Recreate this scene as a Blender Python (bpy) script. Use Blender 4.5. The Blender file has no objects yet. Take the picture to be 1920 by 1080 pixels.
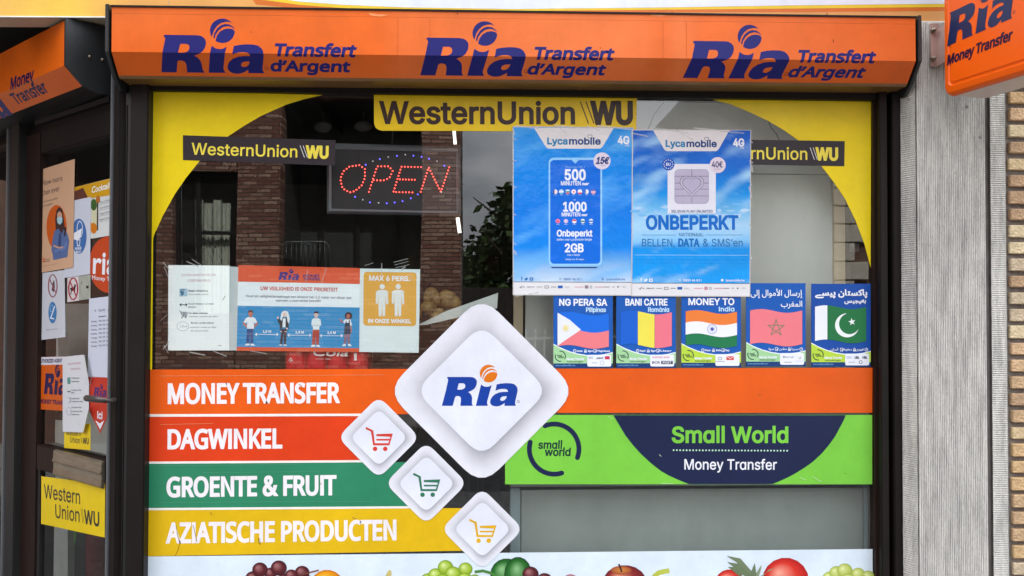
import bpy, bmesh, math, random
from mathutils import Vector
from mathutils.geometry import delaunay_2d_cdt

# ------------------------------------------------------------------ camera, sky, sun, exposure
SC = bpy.context.scene
COL = SC.collection
FPX = 1765.0                                   # focal length in pixels of a 1920 wide frame
CAM = Vector((0.0, -3.3, 1.6))
YAW, PIT, ROL = 0.04746, 0.02213, 0.00281
_cy, _sy, _cp, _sp = math.cos(YAW), math.sin(YAW), math.cos(PIT), math.sin(PIT)
FWD = Vector((_sy*_cp, _cy*_cp, _sp)); _r = Vector((_cy, -_sy, 0)); _u = _r.cross(FWD)
RGT = _r*math.cos(ROL) + _u*math.sin(ROL); UPV = -_r*math.sin(ROL) + _u*math.cos(ROL)
cam = bpy.data.cameras.new('camera'); cam_ob = bpy.data.objects.new('camera', cam); COL.objects.link(cam_ob)
from mathutils import Matrix
cam_ob.matrix_world = Matrix(((RGT.x, UPV.x, -FWD.x, CAM.x), (RGT.y, UPV.y, -FWD.y, CAM.y), (RGT.z, UPV.z, -FWD.z, CAM.z), (0, 0, 0, 1)))
cam.sensor_width = 36; cam.lens = FPX/1920*36; cam.clip_start = 0.05; cam.clip_end = 500
SC.camera = cam_ob

SUN_EL, SUN_AZ = math.radians(40), math.radians(24)
W = bpy.data.worlds.new('World'); SC.world = W; W.use_nodes = True
nt = W.node_tree; nt.nodes.clear()
sky = nt.nodes.new('ShaderNodeTexSky'); sky.sky_type = 'NISHITA'; sky.sun_disc = False
sky.sun_elevation = SUN_EL; sky.sun_rotation = SUN_AZ
tc = nt.nodes.new('ShaderNodeTexCoord'); mp = nt.nodes.new('ShaderNodeMapping'); mp.inputs['Scale'].default_value = (1.0, 1.0, 2.2)
nz = nt.nodes.new('ShaderNodeTexNoise'); nz.inputs['Scale'].default_value = 2.6; nz.inputs['Detail'].default_value = 7; nz.inputs['Roughness'].default_value = .58
rp = nt.nodes.new('ShaderNodeValToRGB'); rp.color_ramp.elements[0].position = .36; rp.color_ramp.elements[1].position = .56
rp.color_ramp.elements[0].color = (.6, .6, .6, 1)
rc = nt.nodes.new('ShaderNodeValToRGB'); rc.color_ramp.elements[0].position = .38; rc.color_ramp.elements[1].position = .68
rc.color_ramp.elements[0].color = (8.5, 9.6, 11.0, 1); rc.color_ramp.elements[1].color = (22, 22.4, 23, 1)
mx = nt.nodes.new('ShaderNodeMixRGB'); bg = nt.nodes.new('ShaderNodeBackground'); bg.inputs[1].default_value = .095
wo = nt.nodes.new('ShaderNodeOutputWorld')
L = nt.links.new
sep = nt.nodes.new('ShaderNodeSeparateXYZ'); law = nt.nodes.new('ShaderNodeMapRange'); law.inputs['To Min'].default_value = .62; law.inputs['To Max'].default_value = 2.4
mlt = nt.nodes.new('ShaderNodeMixRGB'); mlt.blend_type = 'MULTIPLY'; mlt.inputs[0].default_value = 1      # cloud cover three times brighter overhead than at the horizon
L(tc.outputs['Generated'], sep.inputs[0]); L(sep.outputs[2], law.inputs[0]); L(law.outputs[0], mlt.inputs[2]); L(rc.outputs[0], mlt.inputs[1])
L(tc.outputs['Generated'], mp.inputs[0]); L(mp.outputs[0], nz.inputs['Vector']); L(nz.outputs[0], rp.inputs[0]); L(nz.outputs[0], rc.inputs[0])
L(rp.outputs[0], mx.inputs[0]); L(sky.outputs[0], mx.inputs[1]); L(mlt.outputs[0], mx.inputs[2]); L(mx.outputs[0], bg.inputs[0]); L(bg.outputs[0], wo.inputs[0])
sun = bpy.data.lights.new('sun', 'SUN'); sun.energy = 4.8; sun.angle = math.radians(.6); sun.color = (1, .965, .91)
sun_ob = bpy.data.objects.new('sun', sun); COL.objects.link(sun_ob)
sd = Vector((math.sin(SUN_AZ)*math.cos(SUN_EL), math.cos(SUN_AZ)*math.cos(SUN_EL), math.sin(SUN_EL)))   # towards the sun
sun_ob.rotation_euler = sd.to_track_quat('Z', 'Y').to_euler(); sun_ob.location = (4, 8, 12)
SC.view_settings.view_transform = 'Standard'; SC.view_settings.look = 'None'
SC.view_settings.exposure = 0.72; SC.view_settings.gamma = 1; SC.view_settings.use_curve_mapping = False
SC.cycles.max_bounces = 10; SC.cycles.transparent_max_bounces = 12

random.seed(4)
R = random.Random(11)

# ------------------------------------------------------------------ helpers
def lin(v):
    v /= 255.0
    return v/12.92 if v <= .04045 else ((v+.055)/1.055)**2.4
INK = 0.9
SAT = 1.03
def c(r, g, b, k=1.0):
    v = [lin(r), lin(g), lin(b)]; m = max(v); return tuple(min(.85, max(.004, m+(x-m)*SAT)*INK*k) for x in v)
def lerp(a, b, t): return tuple(x+(y-x)*t for x, y in zip(a, b))
def ramp(stops, t):
    if t <= stops[0][0]: return stops[0][1]
    for (a, ca), (b, cb) in zip(stops, stops[1:]):
        if t <= b: return lerp(ca, cb, (t-a)/(b-a))
    return stops[-1][1]
def hsh(x, y):
    n = math.sin(x*127.1+y*311.7)*43758.5453
    return n-math.floor(n)
def vnoise(x, y):
    xi, yi = math.floor(x), math.floor(y); fx, fy = x-xi, y-yi
    fx, fy = fx*fx*(3-2*fx), fy*fy*(3-2*fy)
    a = hsh(xi, yi)*(1-fx)+hsh(xi+1, yi)*fx; b = hsh(xi, yi+1)*(1-fx)+hsh(xi+1, yi+1)*fx
    return a*(1-fy)+b*fy
def fbm(x, y): return (vnoise(x, y)+.5*vnoise(x*2.1+7, y*2.1)+.25*vnoise(x*4.3, y*4.3+3))/1.75

def ray(px, py): return FWD + RGT*((px-960)/FPX) - UPV*((py-540)/FPX)
def at(px, py, Y):
    d = ray(px, py); return CAM + d*((Y-CAM.y)/d.y)
def atx(px, Y): return at(px, 580, Y).x
def atz(px, py, Y): return at(px, py, Y).z
def mir(px, py, Y):                      # the place across the street whose reflection shows at this pixel
    p = at(px, py, Y); return Vector((p.x, -p.y, p.z))

# materials
def nodes(name):
    m = bpy.data.materials.new(name); m.use_nodes = True; n = m.node_tree
    return m, n, n.nodes['Principled BSDF']
def solid(name, rgb, rough=.5, metal=0, var=.12, scale=9, bump=0, bscale=60, coat=0, stretch=(1, 1, 1), spec=.5, streak=0):
    m, n, b = nodes(name)
    t = n.nodes.new('ShaderNodeTexCoord'); mp = n.nodes.new('ShaderNodeMapping'); mp.inputs['Scale'].default_value = stretch
    z = n.nodes.new('ShaderNodeTexNoise'); z.inputs['Scale'].default_value = scale; z.inputs['Detail'].default_value = 8; z.inputs['Roughness'].default_value = .65
    r = n.nodes.new('ShaderNodeValToRGB'); r.color_ramp.elements[0].position = .3; r.color_ramp.elements[1].position = .7
    r.color_ramp.elements[0].color = (*[x*(1-var) for x in rgb], 1); r.color_ramp.elements[1].color = (*[min(1, x*(1+var)) for x in rgb], 1)
    n.links.new(t.outputs['Object'], mp.inputs[0]); n.links.new(mp.outputs[0], z.inputs['Vector']); n.links.new(z.outputs[0], r.inputs[0]); n.links.new(r.outputs[0], b.inputs['Base Color'])
    b.inputs['Roughness'].default_value = rough; b.inputs['Metallic'].default_value = metal; b.inputs['Coat Weight'].default_value = coat
    b.inputs['Specular IOR Level'].default_value = spec
    if bump:
        z2 = n.nodes.new('ShaderNodeTexNoise'); z2.inputs['Scale'].default_value = bscale; z2.inputs['Detail'].default_value = 6
        bm_ = n.nodes.new('ShaderNodeBump'); bm_.inputs['Strength'].default_value = bump; bm_.inputs['Distance'].default_value = .01
        n.links.new(mp.outputs[0], z2.inputs['Vector']); n.links.new(z2.outputs[0], bm_.inputs['Height']); n.links.new(bm_.outputs[0], b.inputs['Normal'])
    return m
def ink(name, rough=.4, coat=0, bump=0, bscale=14, dirt=.06, spec=.5, dist=.004):
    m, n, b = nodes(name)
    a = n.nodes.new('ShaderNodeAttribute'); a.attribute_name = 'ink'
    t = n.nodes.new('ShaderNodeTexCoord')
    z = n.nodes.new('ShaderNodeTexNoise'); z.inputs['Scale'].default_value = 5; z.inputs['Detail'].default_value = 9; z.inputs['Roughness'].default_value = .7
    r = n.nodes.new('ShaderNodeMapRange'); r.inputs['From Min'].default_value = .3; r.inputs['From Max'].default_value = .7; r.inputs['To Min'].default_value = 1-dirt; r.inputs['To Max'].default_value = 1+dirt*.4
    mu = n.nodes.new('ShaderNodeMixRGB'); mu.blend_type = 'MULTIPLY'; mu.inputs[0].default_value = 1
    n.links.new(t.outputs['Object'], z.inputs['Vector']); n.links.new(z.outputs[0], r.inputs[0]); n.links.new(a.outputs['Color'], mu.inputs[1]); n.links.new(r.outputs[0], mu.inputs[2])
    n.links.new(mu.outputs[0], b.inputs['Base Color'])
    b.inputs['Roughness'].default_value = rough; b.inputs['Coat Weight'].default_value = coat; b.inputs['Coat Roughness'].default_value = .08; b.inputs['Specular IOR Level'].default_value = spec
    if bump:
        z2 = n.nodes.new('ShaderNodeTexNoise'); z2.inputs['Scale'].default_value = bscale; z2.inputs['Detail'].default_value = 3
        bm_ = n.nodes.new('ShaderNodeBump'); bm_.inputs['Strength'].default_value = bump; bm_.inputs['Distance'].default_value = dist
        n.links.new(t.outputs['Object'], z2.inputs['Vector']); n.links.new(z2.outputs[0], bm_.inputs['Height']); n.links.new(bm_.outputs[0], b.inputs['Normal'])
        if coat: n.links.new(bm_.outputs[0], b.inputs['Coat Normal'])
    return m
def emit(name, rgb, s):
    m, n, b = nodes(name); b.inputs['Base Color'].default_value = (*[min(.8, x) for x in rgb], 1)
    b.inputs['Emission Color'].default_value = (*rgb, 1); b.inputs['Emission Strength'].default_value = s; return m
def glassm(name, ior=2.02, tint=(.93, .96, .94), rough=0.0, wave=.015):
    m = bpy.data.materials.new(name); m.use_nodes = True; n = m.node_tree; n.nodes.clear()
    o = n.nodes.new('ShaderNodeOutputMaterial'); mxs = n.nodes.new('ShaderNodeMixShader'); lw = n.nodes.new('ShaderNodeLayerWeight'); f = n.nodes.new('ShaderNodeMath'); f.operation = 'POWER'; f.inputs[1].default_value = 5; fr0 = ((ior-1)/(ior+1))**2; f2 = n.nodes.new('ShaderNodeMapRange'); f2.inputs['To Min'].default_value = fr0; f2.inputs['To Max'].default_value = 1.0
    tr = n.nodes.new('ShaderNodeBsdfTransparent'); tr.inputs[0].default_value = (*tint, 1); g = n.nodes.new('ShaderNodeBsdfGlossy'); g.inputs['Roughness'].default_value = rough
    z = n.nodes.new('ShaderNodeTexNoise'); z.inputs['Scale'].default_value = 1.3; z.inputs['Detail'].default_value = 1
    t = n.nodes.new('ShaderNodeTexCoord'); bp = n.nodes.new('ShaderNodeBump'); bp.inputs['Strength'].default_value = wave; bp.inputs['Distance'].default_value = .1
    n.links.new(t.outputs['Object'], z.inputs['Vector']); n.links.new(z.outputs[0], bp.inputs['Height']); n.links.new(bp.outputs[0], g.inputs['Normal'])
    n.links.new(lw.outputs['Facing'], f.inputs[0]); n.links.new(f.outputs[0], f2.inputs[0]); n.links.new(f2.outputs[0], mxs.inputs[0]); n.links.new(tr.outputs[0], mxs.inputs[1]); n.links.new(g.outputs[0], mxs.inputs[2]); n.links.new(mxs.outputs[0], o.inputs[0])
    return m
def brickm(name, c1, c2, mort, w=.21, h=.06, mw=.008, swap=False):
    m, n, b = nodes(name)
    t = n.nodes.new('ShaderNodeTexCoord'); mp = n.nodes.new('ShaderNodeMapping'); mp.inputs['Rotation'].default_value = (math.radians(90), 0, math.radians(90) if swap else 0)
    k = n.nodes.new('ShaderNodeTexBrick'); k.inputs['Scale'].default_value = 1; k.inputs['Brick Width'].default_value = w; k.inputs['Row Height'].default_value = h; k.inputs['Mortar Size'].default_value = mw
    k.inputs['Color1'].default_value = (*c1, 1); k.inputs['Color2'].default_value = (*c2, 1); k.inputs['Mortar'].default_value = (*mort, 1); k.inputs['Bias'].default_value = -.35
    n.links.new(t.outputs['Object'], mp.inputs[0]); n.links.new(mp.outputs[0], k.inputs['Vector']); n.links.new(k.outputs['Color'], b.inputs['Base Color'])
    bp = n.nodes.new('ShaderNodeBump'); bp.inputs['Strength'].default_value = .6; bp.inputs['Distance'].default_value = .01; bp.invert = True
    n.links.new(k.outputs['Fac'], bp.inputs['Height']); n.links.new(bp.outputs[0], b.inputs['Normal']); b.inputs['Roughness'].default_value = .85
    return m
def speckle(m, amount=.5, scale=30, lo=.45, hi=.62, stretch=(1, 1, 1), dark=.35):
    """weathering: multiplies the base colour by a second, blotchy noise"""
    n = m.node_tree; b = n.nodes['Principled BSDF']; src = b.inputs['Base Color'].links[0].from_socket
    t = n.nodes.new('ShaderNodeTexCoord'); mp = n.nodes.new('ShaderNodeMapping'); mp.inputs['Scale'].default_value = stretch
    z = n.nodes.new('ShaderNodeTexNoise'); z.inputs['Scale'].default_value = scale; z.inputs['Detail'].default_value = 10; z.inputs['Roughness'].default_value = .75
    r = n.nodes.new('ShaderNodeMapRange'); r.inputs['From Min'].default_value = lo; r.inputs['From Max'].default_value = hi; r.inputs['To Min'].default_value = dark; r.inputs['To Max'].default_value = 1
    mu = n.nodes.new('ShaderNodeMixRGB'); mu.blend_type = 'MULTIPLY'; mu.inputs[0].default_value = amount
    n.links.new(t.outputs['Object'], mp.inputs[0]); n.links.new(mp.outputs[0], z.inputs['Vector']); n.links.new(z.outputs[0], r.inputs[0])
    n.links.new(src, mu.inputs[1]); n.links.new(r.outputs[0], mu.inputs[2]); n.links.new(mu.outputs[0], b.inputs['Base Color'])
    return m

# objects
def thing(name, label, cat, loc, group=None, kind=None):
    o = bpy.data.objects.new(name, None); COL.objects.link(o); o.location = loc; o.empty_display_size = .1
    o['label'] = label; o['category'] = cat
    if group: o['group'] = group
    if kind: o['kind'] = kind
    return o
def root_loc(o):
    v = Vector((0, 0, 0))
    while o: v = v+Vector(o.location); o = o.parent
    return v
def link_mesh(name, me, mat, parent=None, kind=None, loc=None):
    o = bpy.data.objects.new(name, me); COL.objects.link(o)
    for m in (mat if isinstance(mat, (list, tuple)) else [mat]):
        if m: me.materials.append(m)
    if parent: o.parent = parent
    if loc is not None: o.location = loc
    if kind: o['kind'] = kind
    return o
class MB:
    """collects geometry in world coordinates"""
    def __init__(s): s.v = []; s.f = []; s.sm = []
    def add(s, vs, fs, smooth=False):
        n = len(s.v); s.v += [Vector(p) for p in vs]; s.f += [[i+n for i in f] for f in fs]; s.sm += [smooth]*len(fs); return s
    def box(s, x0, x1, y0, y1, z0, z1):
        return s.add([(x0, y0, z0), (x1, y0, z0), (x1, y1, z0), (x0, y1, z0), (x0, y0, z1), (x1, y0, z1), (x1, y1, z1), (x0, y1, z1)],
                     [(0, 3, 2, 1), (4, 5, 6, 7), (0, 1, 5, 4), (1, 2, 6, 5), (2, 3, 7, 6), (3, 0, 4, 7)])
    def obox(s, o, a, b, cc):            # oriented box: corner o and three edge vectors
        o, a, b, cc = Vector(o), Vector(a), Vector(b), Vector(cc)
        return s.add([o, o+a, o+a+b, o+b, o+cc, o+a+cc, o+a+b+cc, o+b+cc],
                     [(0, 3, 2, 1), (4, 5, 6, 7), (0, 1, 5, 4), (1, 2, 6, 5), (2, 3, 7, 6), (3, 0, 4, 7)])
    def prism(s, pts, d):                # planar ring swept along d
        n = len(pts); d = Vector(d); pts = [Vector(p) for p in pts]
        return s.add(pts+[p+d for p in pts], [list(range(n))[::-1], list(range(n, 2*n))]+[(i, (i+1) % n, n+(i+1) % n, n+i) for i in range(n)])
    def tube(s, pts, r, n=8, cap=True):
        pts = [Vector(p) for p in pts]; rings = []
        for i, p in enumerate(pts):
            t = (pts[min(i+1, len(pts)-1)]-pts[max(i-1, 0)]).normalized()
            a = t.orthogonal().normalized() if i == 0 else (rings_a - t*rings_a.dot(t)).normalized()
            rings_a = a; b = t.cross(a); rr = r[i] if isinstance(r, (list, tuple)) else r
            rings.append([p+a*(rr*math.cos(2*math.pi*k/n))+b*(rr*math.sin(2*math.pi*k/n)) for k in range(n)])
        vs = [q for g in rings for q in g]
        fs = [(i*n+k, i*n+(k+1) % n, (i+1)*n+(k+1) % n, (i+1)*n+k) for i in range(len(pts)-1) for k in range(n)]
        if cap: fs += [list(range(n))[::-1], [len(vs)-n+k for k in range(n)]]
        return s.add(vs, fs, True)
    def ball(s, p, r, n=10, m=7, sq=(1, 1, 1)):
        p = Vector(p); vs = []; fs = []
        for i in range(m+1):
            th = math.pi*i/m
            for k in range(n):
                ph = 2*math.pi*k/n; vs.append(p+Vector((r*sq[0]*math.sin(th)*math.cos(ph), r*sq[1]*math.sin(th)*math.sin(ph), r*sq[2]*math.cos(th))))
        for i in range(m):
            for k in range(n): fs.append((i*n+k, i*n+(k+1) % n, (i+1)*n+(k+1) % n, (i+1)*n+k))
        return s.add(vs, fs, True)
    def build(s, name, mat, parent=None, bevel=0, kind=None, seg=2):
        me = bpy.data.meshes.new(name)
        o0 = root_loc(parent) if parent else (sum(s.v, Vector())/len(s.v) if s.v else Vector())
        me.from_pydata([p-o0 for p in s.v], [], s.f); me.update()
        b = bmesh.new(); b.from_mesh(me)
        for f, q in zip(b.faces, s.sm): f.smooth = q
        bmesh.ops.recalc_face_normals(b, faces=b.faces)
        if bevel:
            bmesh.ops.remove_doubles(b, verts=b.verts, dist=1e-5)
            bmesh.ops.bevel(b, geom=[e for e in b.edges if len(e.link_faces) == 2 and e.calc_face_angle(0) > .3], offset=bevel, segments=seg, affect='EDGES', clamp_overlap=True)
        b.to_mesh(me); b.free()
        return link_mesh(name, me, mat, parent, kind, None if parent else o0)
def tag(o, label, cat, group=None, kind=None):
    o['label'] = label; o['category'] = cat
    if group: o['group'] = group
    if kind: o['kind'] = kind
    return o
def struct(o, kind='structure'): o['kind'] = kind; return o

# ------------------------------------------------------------------ glyph outlines (cap height = 1000 units)
# humanist letters for the big strips and the folded signs: per letter the advance, then outlines as x, y pairs (cap height 400)
HUM = {}; GRO = {}      # GRO: grotesque letters for headings
ARABIC = (0xfb58, 0xfb91, 0xfbaf, 0xfbfc, 0xfbff, 0xfe81, 0xfe87, 0xfe8d, 0xfe8e, 0xfe8f, 0xfe91, 0xfe98, 0xfea0, 0xfea3, 0xfead, 0xfeae, 0xfeb2, 0xfeb3, 0xfeb4, 0xfec3, 0xfed0, 0xfed3, 0xfedb, 0xfedd, 0xfedf, 0xfee3, 0xfee4, 0xfee5, 0xfeea, 0xfeee, 0xfef0, 0xfef3, 0xfef7)
HUM[' '] = [146]
HUM['&'] = [410, [35, 66, 30, 91, 30, 115, 34, 138, 41, 155, 50, 170, 66, 187, 85, 202, 115, 222, 85, 262, 76, 279, 70, 295, 67, 327, 71, 348, 78, 363, 89, 378, 102, 389, 121, 398, 140, 403, 162, 406, 192, 405, 210, 401, 230, 392, 251, 374, 263, 351, 267, 327, 264, 295, 253, 271, 240, 255, 218, 236, 187, 215, 296, 112, 309, 131, 317, 147, 334, 199, 384, 200, 375, 167, 362, 132, 348, 107, 328, 79, 408, 0, 342, 0, 293, 47, 254, 19, 236, 9, 213, 1, 170, -5, 142, -5, 120, -3, 89, 7, 65, 21, 49, 39], [85, 83, 97, 62, 112, 49, 130, 41, 153, 38, 185, 40, 212, 47, 238, 60, 262, 78, 145, 191, 113, 169, 91, 144, 86, 134, 82, 118, 82, 95], [118, 300, 123, 287, 133, 272, 154, 247, 158, 245, 192, 268, 211, 290, 216, 302, 218, 316, 215, 339, 202, 355, 186, 364, 164, 366, 145, 362, 128, 351, 119, 339, 115, 320]]
HUM['A'] = [358, [0, 1, 156, 401, 201, 402, 357, 1, 305, 1, 258, 121, 255, 124, 99, 124, 51, 1], [116, 170, 117, 169, 241, 170, 197, 289, 178, 348, 161, 290]]
HUM['C'] = [354, [45, 118, 37, 154, 34, 187, 35, 218, 40, 258, 49, 290, 61, 316, 77, 340, 98, 362, 119, 378, 146, 391, 176, 401, 204, 405, 240, 405, 272, 402, 307, 394, 337, 382, 316, 340, 268, 357, 231, 361, 211, 361, 187, 357, 167, 350, 150, 341, 124, 318, 106, 291, 93, 254, 88, 215, 89, 168, 97, 130, 105, 108, 114, 92, 138, 66, 155, 55, 172, 47, 192, 41, 216, 39, 266, 41, 320, 54, 320, 10, 278, -1, 230, -6, 188, -4, 164, 0, 143, 6, 110, 24, 80, 50, 60, 80]]
HUM['D'] = [409, [54, 1, 54, 399, 186, 400, 210, 398, 255, 389, 275, 381, 299, 368, 327, 344, 346, 319, 363, 283, 371, 250, 375, 203, 371, 157, 361, 115, 344, 81, 326, 58, 303, 38, 270, 19, 243, 10, 211, 3, 183, 0], [105, 43, 186, 44, 231, 53, 254, 63, 272, 75, 288, 91, 302, 111, 315, 146, 321, 179, 321, 223, 317, 253, 308, 282, 293, 307, 276, 325, 254, 340, 230, 349, 196, 356, 105, 357]]
HUM['E'] = [311, [54, 1, 54, 399, 278, 400, 278, 357, 276, 356, 105, 355, 105, 231, 267, 231, 268, 189, 267, 187, 106, 187, 105, 46, 106, 44, 276, 44, 278, 43, 278, 1]]
HUM['F'] = [291, [54, 1, 54, 399, 278, 400, 278, 357, 276, 356, 105, 355, 106, 214, 266, 214, 267, 213, 267, 171, 266, 170, 106, 170, 105, 1]]
HUM['G'] = [408, [45, 119, 37, 155, 34, 187, 36, 231, 41, 262, 50, 291, 64, 318, 83, 343, 103, 362, 128, 379, 155, 392, 182, 400, 216, 405, 244, 406, 291, 402, 327, 394, 361, 382, 342, 339, 315, 349, 284, 357, 256, 361, 235, 361, 210, 359, 191, 356, 171, 349, 151, 338, 125, 316, 113, 300, 104, 284, 96, 264, 91, 243, 87, 199, 90, 156, 100, 122, 113, 95, 132, 72, 158, 55, 186, 44, 218, 39, 263, 39, 294, 43, 316, 48, 316, 166, 228, 167, 228, 210, 366, 211, 366, 15, 306, 0, 250, -5, 195, -4, 156, 4, 138, 11, 118, 21, 98, 36, 84, 49, 62, 79]]
HUM['H'] = [415, [54, 1, 54, 399, 105, 399, 106, 231, 310, 231, 310, 399, 360, 399, 360, 1, 310, 1, 310, 186, 308, 187, 106, 187, 105, 1]]
HUM['I'] = [190, [22, 1, 23, 29, 69, 41, 69, 359, 23, 371, 22, 399, 166, 400, 167, 371, 120, 359, 120, 41, 167, 29, 167, 1]]
HUM['K'] = [347, [54, 1, 54, 399, 105, 399, 106, 204, 282, 400, 339, 400, 182, 226, 346, 1, 287, 0, 146, 191, 105, 155, 105, 1]]
HUM['L'] = [294, [54, 1, 54, 399, 104, 400, 105, 46, 279, 45, 280, 1]]
HUM['M'] = [508, [54, 1, 55, 400, 129, 399, 249, 79, 254, 72, 380, 399, 454, 399, 454, 0, 404, 1, 404, 261, 407, 350, 404, 346, 273, 1, 232, 0, 230, 1, 100, 350, 98, 351, 101, 261, 101, 1]]
HUM['N'] = [426, [54, 1, 54, 399, 113, 399, 327, 69, 324, 170, 324, 399, 371, 400, 372, 1, 312, 1, 98, 332, 101, 237, 101, 1]]
HUM['O'] = [438, [45, 116, 37, 155, 34, 188, 36, 235, 41, 268, 53, 306, 68, 334, 86, 356, 108, 375, 134, 390, 172, 402, 208, 406, 258, 403, 294, 394, 320, 381, 344, 363, 369, 334, 387, 298, 399, 252, 403, 207, 401, 156, 391, 115, 375, 78, 357, 51, 327, 24, 290, 5, 248, -4, 199, -5, 179, -3, 151, 4, 116, 20, 99, 32, 84, 46, 70, 63, 60, 80], [97, 126, 112, 92, 128, 71, 150, 55, 179, 43, 214, 38, 254, 41, 282, 51, 305, 67, 323, 88, 337, 115, 346, 148, 350, 190, 349, 232, 342, 270, 330, 300, 312, 327, 295, 342, 278, 352, 258, 358, 228, 362, 198, 361, 172, 355, 151, 346, 132, 333, 117, 316, 107, 299, 97, 275, 91, 246, 88, 219, 88, 182, 91, 155]]
HUM['P'] = [339, [54, 1, 54, 399, 167, 400, 195, 398, 230, 392, 259, 380, 276, 368, 293, 349, 301, 334, 307, 313, 310, 291, 309, 261, 303, 238, 297, 222, 286, 206, 267, 187, 248, 175, 226, 166, 204, 160, 172, 156, 105, 155, 105, 1], [105, 199, 158, 199, 186, 202, 219, 211, 239, 225, 247, 235, 253, 246, 257, 261, 258, 279, 254, 309, 249, 321, 239, 333, 216, 348, 191, 354, 156, 357, 105, 357]]
HUM['R'] = [348, [54, 1, 54, 399, 174, 400, 199, 398, 234, 392, 260, 381, 275, 372, 288, 359, 302, 335, 308, 317, 310, 299, 309, 263, 301, 237, 284, 213, 260, 194, 231, 179, 340, 1, 281, 1, 183, 165, 105, 165, 105, 1], [105, 209, 175, 208, 192, 210, 218, 216, 236, 227, 245, 237, 252, 249, 258, 275, 257, 303, 253, 317, 246, 329, 228, 344, 202, 353, 176, 356, 106, 356]]
HUM['S'] = [308, [29, 14, 29, 61, 63, 50, 99, 41, 133, 38, 168, 40, 196, 48, 213, 60, 225, 76, 231, 99, 230, 116, 226, 130, 219, 140, 209, 150, 180, 168, 119, 192, 89, 207, 65, 224, 50, 242, 38, 268, 34, 298, 37, 330, 48, 355, 64, 374, 85, 389, 112, 399, 141, 405, 187, 405, 209, 402, 243, 394, 271, 384, 256, 340, 220, 353, 189, 360, 156, 361, 136, 359, 113, 352, 98, 340, 89, 326, 85, 306, 86, 287, 90, 275, 95, 266, 108, 253, 139, 236, 221, 201, 249, 182, 264, 166, 272, 152, 278, 138, 281, 107, 278, 76, 273, 62, 264, 47, 249, 30, 227, 14, 200, 3, 168, -4, 128, -6, 88, -3, 55, 4]]
HUM['T'] = [311, [6, 357, 6, 400, 305, 399, 305, 356, 182, 356, 181, 354, 181, 1, 131, 1, 130, 355]]
HUM['U'] = [410, [57, 91, 52, 116, 51, 136, 51, 400, 101, 399, 101, 131, 104, 110, 109, 92, 123, 70, 134, 59, 146, 51, 172, 41, 202, 38, 232, 40, 262, 50, 285, 67, 300, 91, 306, 112, 309, 136, 309, 399, 358, 400, 358, 126, 354, 100, 347, 79, 335, 55, 320, 37, 304, 23, 290, 13, 255, 0, 211, -6, 188, -5, 158, -1, 126, 9, 96, 28, 74, 55, 64, 72]]
HUM['W'] = [521, [112, 1, 7, 400, 60, 399, 125, 142, 141, 63, 148, 105, 162, 158, 233, 400, 285, 399, 362, 142, 379, 63, 394, 134, 460, 398, 462, 400, 513, 399, 407, 1, 356, 1, 278, 265, 258, 339, 242, 271, 164, 1]]
HUM['Y'] = [317, [0, 399, 55, 399, 158, 204, 262, 399, 317, 399, 184, 155, 183, 0, 133, 1, 133, 153]]
HUM['Z'] = [320, [21, 1, 21, 38, 23, 41, 231, 354, 29, 355, 28, 399, 293, 400, 293, 362, 83, 46, 298, 45, 299, 1]]
HUM['a'] = [314, [30, 51, 26, 78, 29, 108, 34, 122, 42, 135, 61, 153, 84, 165, 117, 174, 148, 178, 221, 182, 220, 212, 217, 228, 209, 246, 198, 256, 185, 262, 172, 265, 142, 265, 112, 258, 74, 243, 60, 280, 78, 289, 106, 298, 132, 303, 156, 305, 178, 305, 209, 299, 230, 290, 242, 282, 251, 272, 259, 259, 264, 244, 268, 223, 268, 0, 233, 0, 222, 43, 196, 16, 184, 8, 169, 1, 134, -5, 109, -5, 92, -3, 72, 4, 54, 15, 39, 31], [79, 64, 85, 54, 93, 45, 105, 39, 121, 35, 153, 36, 172, 41, 185, 48, 204, 64, 215, 84, 220, 111, 220, 146, 152, 143, 122, 138, 102, 130, 87, 116, 79, 102, 77, 83]]
HUM['d'] = [345, [39, 82, 34, 107, 31, 134, 32, 182, 42, 226, 59, 259, 79, 281, 95, 292, 122, 302, 147, 306, 174, 305, 201, 298, 225, 285, 247, 262, 250, 262, 248, 304, 248, 424, 297, 425, 297, 0, 257, 0, 249, 40, 221, 13, 190, -1, 166, -5, 150, -6, 131, -4, 114, 0, 89, 12, 65, 33, 51, 52], [89, 94, 98, 71, 110, 55, 126, 43, 142, 37, 170, 36, 193, 39, 213, 47, 228, 60, 239, 79, 245, 102, 248, 127, 248, 162, 245, 190, 240, 212, 231, 234, 221, 246, 210, 254, 194, 261, 161, 265, 145, 264, 131, 259, 119, 253, 110, 244, 102, 234, 94, 218, 84, 184, 82, 138, 84, 112]]
HUM['e'] = [316, [39, 87, 34, 110, 31, 138, 32, 176, 36, 200, 44, 226, 55, 247, 67, 264, 83, 280, 107, 294, 130, 302, 155, 306, 183, 305, 203, 301, 223, 293, 243, 279, 258, 264, 273, 240, 284, 208, 287, 178, 286, 141, 83, 141, 82, 136, 86, 107, 95, 82, 107, 64, 125, 49, 142, 41, 161, 37, 198, 37, 233, 43, 273, 57, 273, 14, 233, 0, 193, -5, 151, -4, 121, 3, 93, 16, 70, 34, 52, 58], [83, 180, 236, 180, 235, 200, 231, 218, 225, 231, 217, 243, 205, 254, 195, 260, 170, 265, 150, 265, 137, 262, 125, 257, 111, 247, 99, 232, 91, 216]]
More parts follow.
